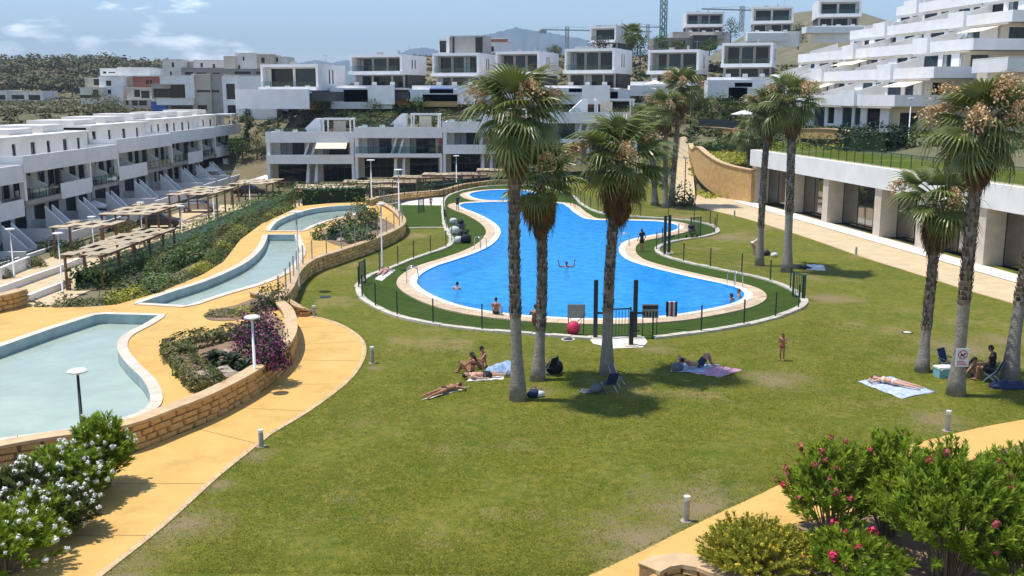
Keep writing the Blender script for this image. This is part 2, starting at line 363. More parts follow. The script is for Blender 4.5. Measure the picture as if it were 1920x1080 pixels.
def pool_tile():
    m = mat('pool_tile', (0.022, 0.42, 0.90), 0.4, 0.1, 0.25, rgb2=(0.012, 0.33, 0.82))
    N, L = m.node_tree.nodes, m.node_tree.links; b = N['Principled BSDF']; src = b.inputs['Base Color'].links[0].from_socket
    co = N.new('ShaderNodeTexCoord').outputs['Object']; v = N.new('ShaderNodeTexNoise'); v.inputs['Scale'].default_value = 3.2; v.inputs['Detail'].default_value = 3; v.inputs['Roughness'].default_value = 0.8; L.new(co, v.inputs['Vector'])
    r = N.new('ShaderNodeMapRange'); r.inputs[1].default_value = 0.3; r.inputs[2].default_value = 0.7; r.inputs[3].default_value = 0.78; r.inputs[4].default_value = 1.25
    L.new(v.outputs[0], r.inputs[0]); hs = N.new('ShaderNodeHueSaturation'); L.new(r.outputs[0], hs.inputs['Value']); L.new(src, hs.inputs['Color']); L.new(hs.outputs[0], b.inputs['Base Color'])
pool_tile()

def sheet(name, outer, holes, z, material, extra=None):
    vs = []; faces = []
    for poly in [ccw(outer)] + [ccw(h) for h in holes]:
        o = len(vs); vs += [Vector((p.x, p.y)) for p in poly]; faces.append(list(range(o, o + len(poly))))
    ov, oe, of, *_ = delaunay_2d_cdt(vs, [], faces, 2, 1e-5)
    hp = [ccw(h) for h in holes]
    keep = []
    for f in of:
        c = sum((ov[i] for i in f), Vector((0, 0))) / len(f)
        if any(inside(c.x, c.y, h) for h in hp) or not inside(c.x, c.y, outer): continue
        keep.append(tuple(f))
    b = MB(); b.add([(p.x, p.y, z) for p in ov], keep)
    o = b.build(name, material); me = o.data; bm = bmesh.new(); bm.from_mesh(me); bmesh.ops.recalc_face_normals(bm, faces=bm.faces)
    if bm.faces and sum(f.normal.z for f in bm.faces) < 0: bmesh.ops.reverse_faces(bm, faces=bm.faces)
    bm.to_mesh(me); bm.free(); return o

V3 = Vector
# ------------------------------------------------------------------ outlines read off the photograph
ZP = 0.62                                                     # level of the raised plaza
POOL_PX = [(1390,547),(1394,560),(1367,573),(1300,587),(1233,596),(1133,600),(1033,597),(967,592),(900,583),(850,571),(810,555),(787,540),(782,528),(792,515),
           (818,501),(855,489),(892,476),(920,462),(936,446),(938,432),(925,418),(898,403),(872,393),(862,386),(880,382),(940,380),(1040,382),(1062,388),(1078,401),(1105,413),(1180,415),
           (1235,417),(1264,422),(1271,429),(1255,436),(1220,443),(1185,450),(1166,458),(1160,470),(1166,482),(1185,493),(1233,507),(1300,523),(1360,536)]
SMALL_PX = [(880,366),(900,360),(940,357),(985,359),(1008,366),(985,373),(940,377),(900,375)]
TURF_PX = [(676,541),(681,556),(702,572),(740,590),(790,604),(852,613),(915,620),(967,624),(1033,629),(1100,634),(1150,636),(1220,634),(1317,622),(1383,612),(1433,600),(1480,585),(1503,571),
           (1497,557),(1467,538),(1417,521),(1333,504),(1283,493),(1243,481),(1228,470),(1238,460),(1277,450),(1318,444),(1342,435),(1330,423),(1285,414),(1200,408),(1130,402),(1090,385),
           (1070,368),(1010,350),(930,349),(870,358),(838,372),(834,395),(838,425),(850,450),(840,465),(790,482),(740,502),(700,517),(682,530)]
NEAR_PX = [(0,652),(100,617),(185,590),(296,593),(268,610),(237,626),(222,640),(221,660),(240,686),(268,714),(281,742),(277,762),(255,777),(200,793),(100,811),(0,824),(-90,838),(-160,780),(-100,690)]
CHAN_PX = [(262,569),(325,548),(387,528),(445,503),(475,484),(492,466),(500,450),(502,441),(552,441),(557,457),(562,470),(556,486),(537,508),(490,530),(440,545),(400,557),(350,574)]
UPCH_PX = [(506,433),(522,415),(552,402),(590,392),(635,387),(684,385),(680,394),(655,404),(615,413),(583,424),(566,433)]
W1 = spline(PL([(-60,908),(0,893),(100,874),(200,859),(256,846),(330,816),(400,786),(480,741),(530,701),(553,666),(556,640),(548,614),(530,597),(508,585),(484,578)]), 0.6, False)
W2 = spline(PL([(532,592),(548,572),(557,552),(567,532),(592,512),(642,494),(702,472),(747,450),(760,436),(755,423),(738,407),(716,395)]), 0.6, False)
PLAZA_PX = [(-160,640),(-60,600),(0,585),(50,576),(150,576),(215,572),(300,548),(380,515),(420,490),(450,450),(490,420),(540,397),(565,386),(620,381),(680,379),(700,383)]
pool_o = ccw(spline(PL(POOL_PX), 0.45)); small_o = ccw(spline(PL(SMALL_PX), 0.45))
turf_o = ccw(spline(PL(TURF_PX), 0.5))
near_o = ccw(resample(PL(NEAR_PX[:4], ZP), 0.5, False)[:-1] + spline(PL(NEAR_PX[3:], ZP) + [P(0, 652, ZP)], 0.4, False)[:-1])
chan_o = ccw(spline(PL(CHAN_PX[:8], ZP), 0.5, False)[:-1] + PL([(502,441)], ZP) + spline(PL(CHAN_PX[8:], ZP), 0.5, False))
upch_o = ccw(spline(PL(UPCH_PX[:6], ZP), 0.5, False) + spline(PL(UPCH_PX[6:], ZP), 0.5, False))
plaza_o = ccw(resample(PL(PLAZA_PX, ZP) + offset(W2, -0.22, False)[::-1] + offset(W1, -0.22, False)[::-1] + [V3((-26, 22, 0))], 0.8)); plaza_o = [Vector((p.x, p.y, ZP)) for p in plaza_o]
LAWN = ccw([Vector(p) for p in ((-22, 14, 0), (45, 14, 0), (45, 52, 0), (31.5, 56, 0), (22.2, 108, 0), (19, 122, 0), (12, 123, 0), (-9, 121, 0), (-10, 101, 0), (-14, 97, 0), (-16, 60, 0), (-20, 40, 0))])

# ------------------------------------------------------------------ terrain
FA, FB = P(1820, 492), P(1465, 394)                            # foot of the glazed pavilion's front
FU = (FB - FA).normalized(); FV = Vector((FU.y, -FU.x, 0))     # along the front, away; and to its right
PAV_RZ = math.atan2(FV.y, FV.x)
def side_r(x, y): return (Vector((x, y, 0)) - FA).dot(FV)
W5 = spline([P(1406,381,0), P(1372,372,0.1), P(1343,361,0.45), P(1318,343,1.15), P(1304,325,1.75), P(1297,303,2.5), P(1291,280,3.6)][::-1], 0.8, False)
BANK = [p - n * 2.3 for p, n in zip(W5, normals2(W5, False))] + [FA + FU*36 + FV*4.6, FA + FU*36 + FV*40, V3((75, 150, 0)), V3((27, 150, 0))]
def dist_line(x, y, L):
    return min(math.hypot(x - p.x, y - p.y) for p in L)
def hash2(x, y): return math.sin(x * 0.71 + 1.3 * math.sin(y * 0.53)) * 0.5 + math.sin(x * 0.23 - y * 0.31) * 0.5
def T(x, y):
    if inside(x, y, LAWN): return -0.07
    base = interp(x, [-60, -30, -12, 0, 12], [-3, -3, -1.8, -0.9, -0.1])
    ramp = interp(y, [99, 104, 146], [-0.1, 0.1, 4.55]) - 0.2
    if x > 12: base = lerp(base, ramp, sstep((x - 12) / 6))
    if x < 5 and y < 125:
        d = dist_poly(x, y, plaza_o)
        if inside(x, y, plaza_o): return -0.07
        base = lerp(0.5, base, sstep(d / 9.0))
    sr = side_r(x, y)
    if sr > 0 and y < 102:
        pl = interp(sr, [4.6, 6.6, 14, 40], [-0.1, 5.05, 6.3, 6.5])
        base = pl
    if y > 96 and x > 8 and inside(x, y, BANK):                # bank held by the curved stone wall
        base = max(base, interp(dist_line(x, y, W5), [0.5, 2.0, 9, 16, 40], [2.5, 3.1, 4.9, 6.0, 6.4]))
    if y > 142:
        hi = interp(y, [150, 164.5, 169.5, 185, 200, 260, 330], [6.0, 7.4, 11, 11.5, 12.5, 20, 21])
        lo = interp(y, [160, 185, 220, 330], [2, 7.2, 7.6, 9])
        w = sstep((x + 42) / 14)
        bk = lerp(lo, hi, w)
        if x > 40: bk = lerp(bk, bk - 2.5, sstep((x - 40) / 20))
        base = lerp(base, bk, sstep((y - 142) / (11 if x > -28 else 25)))
    if y > 300:
        base = lerp(base, 9.0, sstep((y - 330) / 200))
        base += 12.5 * math.exp(-((x + 205) / 95) ** 2 - ((y - 520) / 120) ** 2) + 7 * math.exp(-((x + 330) / 140) ** 2 - ((y - 560) / 120) ** 2)
        base += 78 * math.exp(-((x - 275) / 105) ** 2 - ((y - 950) / 260) ** 2)
        base += hash2(x * 0.2, y * 0.2) * 1.2
    return base
def axis(spec):
    out = []
    for a, b, s in spec:
        n = max(1, round((b - a) / s)); out += [a + (b - a) * i / n for i in range(n)]
    return out + [spec[-1][1]]
gx = axis([(-6000, -1500, 900), (-1500, -500, 200), (-500, -120, 20), (-120, -60, 6), (-60, 70, 2), (70, 140, 7), (140, 500, 24), (500, 1500, 200), (1500, 6000, 900)])
gy = axis([(-40, 10, 10), (10, 210, 2), (210, 330, 6), (330, 720, 22), (720, 1400, 80), (1400, 9000, 900)])
lawn_in = offset(LAWN, -2.9)
tv, tf, idx = [], [], {}
for j, y in enumerate(gy):
    for i, x in enumerate(gx):
        idx[i, j] = len(tv); tv.append((x, y, T(x, y)))
for j in range(len(gy) - 1):
    for i in range(len(gx) - 1):
        cs = [(gx[i], gy[j]), (gx[i+1], gy[j]), (gx[i+1], gy[j+1]), (gx[i], gy[j+1])]
        if all(inside(a, b, LAWN) and dist_poly(a, b, LAWN) > 0.6 for a, b in cs): continue
        tf.append((idx[i, j], idx[i+1, j], idx[i+1, j+1], idx[i, j+1]))
tb = MB(); tb.add(tv, tf); struct(tb.build('ground', 'terrain', smooth=True))

struct(sheet('lawn', LAWN, [pool_o, small_o], 0.0, 'lawn'))
struct(sheet('artificial_turf', turf_o, [offset(pool_o, 0.5), offset(small_o, 0.5)], 0.012, 'turf'))
UPT_PX = [(716,392),(735,387),(760,385),(836,387),(838,426),(757,427),(758,420),(742,404)]
struct(sheet('artificial_turf', resample(PL(UPT_PX), 1.0), [], 0.008, 'turf'))
struct(sheet('paved_strip', PL([(740,384),(742,377),(800,371),(842,370),(850,378),(836,385)]), [], 0.006, 'coping_white'))

# ------------------------------------------------------------------ swimming pools
def slabs(b, A, B, k):
    """a ring of flat slabs, k outline steps long each, with open joints"""
    n = len(A); i = 0
    while i < n:
        e = min(n, i + k); g = 0.035; a0, a1 = A[i], A[e % n]; b0, b1 = B[i], B[e % n]
        inner = [A[j % n] for j in range(i, e + 1)]; outer = [B[j % n] for j in range(i, e + 1)]
        inner[0] = inner[0].lerp(inner[1], g); outer[0] = outer[0].lerp(outer[1], g); m = len(inner)
        b.add(inner + outer, [(j, j + 1, m + j + 1, m + j) for j in range(m - 1)]); i = e

def pool(outline, label, depth, w1=0.42, w2=1.15, zc=0.09, zw=0.02, steps=False):
    t = thing('swimming_pool', label, 'pool')
    b = MB(); n = len(outline)
    lo = [Vector((p.x, p.y, -depth)) for p in outline]
    b.ribbon([Vector((p.x, p.y, -depth)) for p in outline], [Vector((p.x, p.y, zc - 0.012)) for p in outline]); b.f = [f[::-1] for f in b.f]
    b.add(lo, [tuple(range(n))]); b.build('basin', 'pool_tile', t)
    o1, o2 = offset(outline, w1), offset(outline, w2); up = lambda L, z: [Vector((p.x, p.y, z)) for p in L]
    c = MB(); slabs(c, up(outline, zc), up(o1, zc), 3); c.ribbon(up(outline, zc - 0.012), up(outline, zc)); c.f = [f[::-1] for f in c.f]
    c.build('coping', 'coping_white', t)['kind'] = 'stuff'
    c = MB(); slabs(c, up(o1, zc - 0.006), up(o2, zc - 0.02), 2); c.ribbon(up(o2, zc - 0.02), up(o2, -0.02)); c.f = [f[::-1] for f in c.f]
    c.build('stone_border', 'coping_stone', t)['kind'] = 'stuff'
    w = MB(); w.add(up(offset(outline, -0.01), zw), [tuple(range(n))]); wo = w.build('water', 'pool_water', t)
    return t
POOL = pool(pool_o, 'large winding swimming pool with bright blue water and pale stone border', 0.95)
pool(small_o, 'small round swimming pool beyond the end of the large one', 0.5, 0.45, 1.0)
def ladder(px, py, dx, dy, label):
    p = P(px, py); t = thing('pool_ladder', label, 'ladder', (p.x, p.y, 0.08), math.atan2(dy, dx), 'steel pool ladders')
    for s in (-1, 1):
        b = MB(); b.tube([(-0.55, s*0.27, -0.02), (-0.55, s*0.27, 0.7), (-0.42, s*0.27, 0.86), (-0.15, s*0.27, 0.9), (0.05, s*0.27, 0.78), (0.1, s*0.27, 0.4), (0.1, s*0.27, -0.9)], 0.024, 6); b.build('handrail', 'steel', t, True)
    for k in range(3):
        b = MB(); b.box(0.06, 0.16, -0.26, 0.26, -0.25 - 0.25*k, -0.22 - 0.25*k); b.build('step', 'steel', t)
ladder(781, 531, 1, 0.1, 'steel pool ladder at the rounded west end of the pool')
ladder(1372, 541, -0.9, -0.6, 'steel pool ladder at the pool edge beside the east turf strip')
ladder(905, 470, 0.7, -0.7, 'steel pool ladder near the cushions on the turf')
ladder(1165, 462, -1, 0, 'steel pool ladder at the inner bend of the pool')
# white kerb round the turf: a ring of stones
def kerb_ring(line, label, w=0.34, h=0.10, closed=True, skip=None):
    t = thing('kerb', label, 'kerb'); b = MB(); pts = resample(line, 0.9, closed); n = len(pts); nm = normals2(pts, closed)
    for i in range(n if closed else n - 1):
        a, c = pts[i], pts[(i + 1) % n]
        if skip and skip(a): continue
        na, nc = nm[i], nm[(i + 1) % n]; g = (c - a) * 0.012; hh = h * RND.uniform(0.8, 1.2); ww = w * RND.uniform(0.9, 1.1)
        vs = [a + g - na*ww*0.1, c - g - nc*ww*0.1, c - g + nc*ww*0.9, a + g + na*ww*0.9]
        b.add([(v.x, v.y, -0.03) for v in vs] + [(v.x, v.y, hh) for v in vs], [(0,1,2,3),(7,6,5,4),(1,0,4,5),(2,1,5,6),(3,2,6,7),(0,3,7,4)])
    o = b.build('kerb_stone', 'kerb', t); o['kind'] = 'stuff'; return t
GATE1 = (P(1103, 635), P(1205, 635))
kerb_ring(turf_o, 'pale stone kerb curving round the pool turf', skip=lambda a: GATE1[0].x < a.x < GATE1[1].x and a.y < 50)
kerb_ring(resample(PL([(757,428),(838,427)]), 1, False), 'straight pale kerb crossing between the plaza wall and the pool turf', 0.3, 0.08, False)

# ------------------------------------------------------------------ raised plaza with three shallow basins
BED_A = spline(PL([(319,656),(332,641),(372,631),(430,622),(466,604),(482,586),(505,588),(530,606),(532,640),(512,672),(474,702),(402,738),(388,738),(374,718),(352,702),(330,682)], ZP), 0.4)
BED_B = spline(PL([(382,591),(402,581),(440,573),(486,556),(519,545),(522,565),(500,574),(478,578),(466,590),(440,601),(396,601)], ZP), 0.4)
BED_C = spline(PL([(598,441),(612,428),(642,416),(668,402),(690,399),(712,408),(736,420),(742,434),(700,450),(660,462),(636,461),(612,452)], ZP), 0.4)
struct(sheet('plaza', plaza_o, [offset(near_o, 0.02), offset(chan_o, 0.02), offset(upch_o, 0.02)], ZP, 'paving'))
sk = MB(); po = [Vector((p.x, p.y, -0.3)) for p in plaza_o]; sk.ribbon(po, [Vector((p.x, p.y, ZP)) for p in plaza_o]); struct(sk.build('plaza_edge', 'stone_cap'))
def basin(outline, label, depth=0.42, wl=0.10, cw=0.4):
    t = thing('shallow_basin', label, 'pool', group='shallow basins in the plaza'); n = len(outline); up = lambda L, z: [Vector((p.x, p.y, z)) for p in L]
    b = MB(); b.ribbon(up(outline, ZP - depth), up(outline, ZP + 0.035)); b.f = [f[::-1] for f in b.f]; b.build('wall', 'basin_grey', t)
    b = MB(); b.add(up(outline, ZP - depth), [tuple(range(n))]); b.build('bottom', 'basin_floor', t)
    o2 = offset(outline, cw); c = MB(); slabs(c, up(outline, ZP + 0.05), up(o2, ZP + 0.05), 2); c.ribbon(up(outline, ZP + 0.035), up(outline, ZP + 0.05)); c.ribbon(up(o2, ZP + 0.05), up(o2, ZP - 0.02)); c.f = [f[::-1] for f in c.f]
    c.build('coping', 'coping_beige', t)['kind'] = 'stuff'
    w = MB(); w.add(up(offset(outline, -0.01), ZP - depth + wl), [tuple(range(n))]); w.build('water', 'still_water', t)
basin(near_o, 'wide shallow basin of pale water behind the curved stone wall')
basin(chan_o, 'narrowing middle channel of pale water beside the hedge bank')
basin(upch_o, 'curved upper channel of pale water next to the palm and rock bed', cw=0.4)
for nm_, bed in (('planting_bed', BED_A), ('planting_bed', BED_B), ('planting_bed', BED_C)):
    struct(sheet(nm_, bed, [], ZP + 0.02, 'soil'))

# ------------------------------------------------------------------ paths
PATH_R = [(120,1130),(180,1080),(300,985),(400,895),(470,839),(500,815),(575,770),(640,722),(668,690),(680,660),(672,635),(640,612),(600,598),(560,591)]
PATH_L = [(524,590),(545,610),(556,640),(553,668),(530,702),(480,742),(400,787),(330,817),(256,848),(150,925),(30,1045),(-40,1130)]
pr = spline(PL(PATH_R), 0.6, False); plf = spline(PL(PATH_L), 0.6, False)
struct(sheet('garden_path', pr + plf, [], 0.012, 'paving'))
def joints(parent_name, A, B, step, z):
    o = bpy.data.objects[parent_name]; a_ = resample(A, step, False)
    for p in a_[1:-1]:
        q = min(B, key=lambda v: (v - p).length); d = (q - p); n = Vector((-d.y, d.x, 0)).normalized()*0.012
        if d.length > 8: continue
        b = MB(); b.add([V3((v.x, v.y, z)) for v in (p - n, p + n, q + n, q - n)], [(0,1,2,3)]); j = b.build('joint', 'paving_joint', o)
        if j.data.polygons[0].normal.z < 0: j.data.flip_normals()
mat('paving_joint', (0.30, 0.19, 0.08), 0.9, 0.2, 4.0)
joints('garden_path', pr, plf, 3.2, 0.0165)
def edging(line, label):
    b = MB(); a = [Vector((p.x, p.y, 0.03)) for p in line]; o = offset(line, 0.16, False); o = [Vector((p.x, p.y, 0.03)) for p in o]
    b.ribbon(a, o, False); b.ribbon(o, [Vector((p.x, p.y, -0.02)) for p in o], False); b.ribbon([Vector((p.x, p.y, -0.02)) for p in a], a, False)
    tag(b.build('path_edging', 'stone_cap'), label, 'edging')
edging(pr, 'narrow stone edging between the curved yellow path and the lawn')
PROM_L = [(1288,372),(1300,384),(1335,394),(1400,410),(1470,431),(1540,454),(1620,482),(1700,507),(1760,526),(1820,545),(1900,568),(1990,594)]
prom = spline(PL(PROM_L), 0.8, False)
struct(sheet('promenade', prom + [FA - FU*22 + FV*0.2, FA + FU*38.5 + FV*0.2, P(1300, 352)], [], 0.014, 'pale_paving'))
struct(sheet('paved_strip', [FA + FU*a + FV*b_ for a, b_ in ((-22, -1.7), (38.5, -1.7), (38.5, -0.02), (-22, -0.02))], [], 0.05, 'coping_white'))
edging(prom, 'stone edging along the promenade in front of the glazed pavilion')
FP_L = [(1060,1100),(1105,1080),(1200,1036),(1300,986),(1430,925),(1480,902),(1600,862),(1700,836),(1800,811),(1870,796),(1990,776)]
FP_R = [(1990,818),(1850,852),(1760,900),(1690,940),(1600,960),(1480,985),(1350,1045),(1250,1100)]
fpl = spline(PL(FP_L), 0.6, False)
struct(sheet('garden_path', fpl + spline(PL(FP_R), 0.6, False), [], 0.016, 'paving'))
struct(sheet('planting_bed', PL([(1250,1100),(1350,1046),(1480,986),(1600,961),(1690,941),(1760,901),(1850,853),(1990,819),(2100,1100),(1900,1250),(1300,1250)]), [], 0.007, 'soil'))
struct(sheet('planting_bed', PL([(-60,906),(0,893),(100,873),(200,859),(256,848),(150,925),(30,1045),(-40,1130),(-160,1130)]), [], 0.009, 'soil'))
# ramp climbing beside the curved stone wall
RAMP = [((1265,383),(1302,383),0.03),((1266,360),(1303,358),0.62),((1268,335),(1300,330),1.42),((1270,305),(1293,300),2.55),((1274,275),(1290,272),3.8),((1276,257),(1290,255),4.75)]
ra = [P(a[0], a[1], z) for a, b, z in RAMP]; rb = [P(b[0], b[1], z) for a, b, z in RAMP]
m_ = MB(); m_.ribbon(ra, rb, False); m_.f = [f[::-1] for f in m_.f]
m_.ribbon([p - Vector((0,0,3)) for p in ra], ra, False); m_.ribbon(rb, [p - Vector((0,0,3)) for p in rb], False); struct(m_.build('ramp', 'pale_paving'))
# ------------------------------------------------------------------ buildings
def facade(b, x0, x1, z0, z1, y0, y1, ops):
    """a wall slab with real openings"""
    ops = [(max(x0, a), min(x1, c), max(z0, d), min(z1, e)) for a, c, d, e in ops]
    ops = [o for o in ops if o[1] > o[0] and o[3] > o[2]]
    xs = sorted({x0, x1, *[v for o in ops for v in o[:2]]}); zs = sorted({z0, z1, *[v for o in ops for v in o[2:]]})
    for i in range(len(xs) - 1):
        run = None
        for j in range(len(zs)):
            solid = j < len(zs) - 1 and not any(o[0] <= xs[i] and o[1] >= xs[i+1] and o[2] <= zs[j] and o[3] >= zs[j+1] for o in ops)
            if solid and run is None: run = zs[j]
            if not solid and run is not None: b.box(xs[i], xs[i+1], y0, y1, run, zs[j]); run = None
    return b
def window(parent, M, a, c, d, e, y, mull=1, pane='glass', frame='dark_metal', blind=0.0, tilt=0.0):
    w = MB(M); t = 0.05
    w.box(a, c, y, y+0.07, e-t, e); w.box(a, c, y, y+0.07, d, d+t); w.box(a, a+t, y, y+0.07, d+t, e-t); w.box(c-t, c, y, y+0.07, d+t, e-t)
    for k in range(1, mull + 1):
        xm = a + (c - a) * k / (mull + 1); w.box(xm-t/2, xm+t/2, y+0.003, y+0.066, d+t, e-t)
    wo = w.build('window', frame, parent)
    xb = a + (c - a) * blind if blind else a + t
    q = MB(M); q.box(xb, c-t, y+0.025, y+0.045, d+t, e-t); q.build('pane', pane, wo)
    if blind:
        s = MB(M); n = max(3, int((xb - a - t) / 0.12)); vs = []
        for i in range(n + 1):
            x = a + t + (xb - a - t) * i / n; yy = y + 0.035 + (0.02 if i % 2 else -0.012); vs += [(x, yy, d+t), (x, yy, e-t)]
        s.add(vs, [(2*i, 2*i+2, 2*i+3, 2*i+1) for i in range(n)]); s.build('curtain', 'curtain', wo)
    return wo
I4 = Matrix()
def frame_at(x, y, rz): return Matrix.Translation((x, y, 0)) @ Matrix.Rotation(rz, 4, 'Z')
def rail(parent, M, x0, x1, y, z0, h=0.95, mat_='rail_glass', posts=True):
    g = MB(M); g.box(x0, x1, y, y+0.02, z0+0.05, z0+h); r = g.build('balustrade', mat_, parent)
    p = MB(M); p.box(x0, x1, y-0.015, y+0.035, z0+h, z0+h+0.04)
    if posts:
        n = max(1, int((x1-x0)/1.4))
        for k in range(n+1): xx = x0 + (x1-x0)*k/n; p.box(xx-0.02, xx+0.02, y-0.012, y+0.032, z0, z0+h)
    p.build('rail', 'dark_metal', r); return r

def left_house(y0, L, dz, label, mods, seed, end=False):
    rn = random.Random(seed); t = thing('terraced_house', label, 'house', (-45, y0, -2.8 + dz), math.pi/2, 'white terraced houses along the car park')
    ml = L / mods; dep = 11
    # ground floor: recessed, dark, with party fins
    ops = []
    for k in range(mods): x = k*ml; ops += [(x+0.8, x+ml*0.45, 0.05, 2.5), (x+ml*0.55, x+ml-0.9, 0.05, 2.5)]
    facade(MB(), 0, L, 0, 3.35, 2.6, 2.9, ops).build('ground_floor_wall', 'white_wall', t)
    for o in ops: window(t, I4, *o, 2.68, 1)
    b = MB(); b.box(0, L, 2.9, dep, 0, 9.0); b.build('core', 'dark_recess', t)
    # slab of the first-floor terrace, half parapet and half rail
    for k in range(mods):
        x = k*ml; solid = (k + seed) % 2 == 0
        s = MB(); s.box(x+0.002, x+ml-0.002, -0.6, 2.6, 3.35, 3.75)
        if solid: s.box(x+0.002, x+ml-0.002, -0.62, -0.42, 3.2, 4.75)
        s.build('terrace_slab', 'white_wall' if solid else 'grey_wall', t)
        if not solid: rail(t, I4, x+0.1, x+ml-0.1, -0.5, 3.75, 0.9, 'rail_glass')
        # leaning stair fin down to the garden
        f = MB(); yy = -0.7
        for xx in (x + ml*0.46, x + ml*0.66):
            f.add([(xx, -0.65, 0), (xx, -2.7, 0), (xx, -2.7, 0.9), (xx, -0.65, 2.9), (xx+0.28, -0.65, 0), (xx+0.28, -2.7, 0), (xx+0.28, -2.7, 0.9), (xx+0.28, -0.65, 2.9)],
                  [(0,1,2,3),(7,6,5,4),(0,4,5,1),(1,5,6,2),(2,6,7,3),(3,7,4,0)])
        f.box(x + ml*0.46 + 0.28, x + ml*0.66, -2.7, -2.5, 0, 0.8); f.build('stair_wall', 'white_wall', t)
        g = MB(); g.box(x+0.05, x+0.3, -4.4, 2.6, 0, 1.2); g.box(x+0.3, x+ml*0.9, -4.4, -4.2, 0, 0.9); g.build('garden_wall', 'white_wall', t)
    # first floor
    ops = []
    for k in range(mods):
        x = k*ml; ops += [(x+0.6, x+2.2, 3.8, 6.0), (x+2.9, x+4.4, 3.8, 6.0), (x+5.1, x+min(6.6, ml-0.4), 3.8, 5.9)]
    facade(MB(), 0, L, 3.75, 6.3, 1.9, 2.15, ops).build('first_floor_wall', 'warm_white', t)
    for i, o in enumerate(ops): window(t, I4, *o, 1.99, 1, blind=0.45 if rn.random() < 0.3 else 0)
    for k in range(mods):
        x = k*ml + 4.7; f = MB()                          # sloping divider between balconies
        f.add([(x, -0.4, 3.76), (x, 1.9, 3.76), (x, 1.9, 6.0), (x, -0.4, 4.9), (x+0.18, -0.4, 3.76), (x+0.18, 1.9, 3.76), (x+0.18, 1.9, 6.0), (x+0.18, -0.4, 4.9)],
              [(0,1,2,3),(7,6,5,4),(0,4,5,1),(1,5,6,2),(2,6,7,3),(3,7,4,0)]); f.build('divider', 'white_wall', t)
        c = MB(); c.box(k*ml-0.02, k*ml+0.42, -0.55, -0.1, 3.77, 6.28); c.build('post', 'dark_metal' if k % 2 else 'white_wall', t)
        for q in range(3):                                # garden furniture on the balconies
            xx = k*ml + 1.0 + q*1.1; fr = MB(); fr.box(xx, xx+0.6, 0.2, 0.8, 4.05, 4.15); fr.box(xx, xx+0.6, 0.78, 0.86, 4.15, 4.6)
            for dx in (0.03, 0.53):
                for dy in (0.23, 0.73): fr.box(xx+dx, xx+dx+0.04, dy, dy+0.04, 3.77, 4.05)
            ch = fr.build('balcony_chair', 'dark_metal' if q else 'beige_wall', t)
    # parapet of the roof terrace
    b = MB(); b.box(-0.1, L+0.1, -0.7, -0.45, 6.28, 7.85); b.box(-0.1, L+0.1, -0.45, 2.5, 6.28, 6.6)
    b.box(-0.1, 0.12, -0.45, 2.5, 6.6, 7.85); b.box(L-0.12, L+0.1, -0.45, 2.5, 6.6, 7.85); b.build('roof_terrace_parapet', 'white_wall', t)
    ops = []
    for k in range(mods): x = k*ml; ops += [(x+1.0, x+2.0, 6.95, 8.7), (x+ml*0.62, x+ml*0.62+0.75, 6.95, 8.7)]
    facade(MB(), 0, L, 6.6, 9.15, 2.5, 2.75, ops).build('attic_wall', 'warm_white', t)
    for o in ops: window(t, I4, *o, 2.6, 0)
    rf = MB(); rf.box(-0.15, L+0.15, 2.1, dep+0.2, 9.15, 9.4); r = rf.build('roof', 'warm_white', t)
    for k in range(mods):
        x = k*ml; q = MB(); q.box(x+0.3, x+ml*0.72, 4.2, 9.5, 9.4, 9.95 + 0.2*((k+seed) % 2)); q.build('roof_block', 'warm_white', r)
        q = MB(); q.box(x+ml*0.8, x+ml*0.8+1.1, 5.0, 6.0, 9.4, 10.0); q.build('vent_block', 'white_wall', r)
    e = MB(); e.box(-0.25, 0, 1.9, dep, 0, 9.15) if seed == 1 else e.box(L, L+0.25, 1.9, dep, 0, 9.15); e.build('end_wall', 'white_wall', t)
    if end:
        pg = MB()
        for xx in (L-3.6, L-0.2):
            for yy in (-0.3, 2.2): pg.box(xx, xx+0.16, yy, yy+0.16, 7.86, 9.3)
        pg.box(L-3.7, L+0.1, -0.4, 2.4, 9.3, 9.5); pg.build('roof_pergola', 'white_wall', t)
left_house(66.5, 25.5, -0.75, 'nearest of the white terraced houses with a flat roof beside the low stone pier', 3, 0)
left_house(92.5, 22, 0, 'white terraced house with long shaded parapet behind the two lowest pergolas', 3, 1)
left_house(114.9, 18, 0.55, 'white terraced house with dark balcony posts behind the middle pergola', 2, 2)
left_house(133.3, 19.5, 0.75, 'white terraced house with glass balcony rail behind the upper pergola', 3, 3)
left_house(153.2, 14, 0.85, 'end house of the white terrace with an open pergola frame on its roof', 2, 4, True)

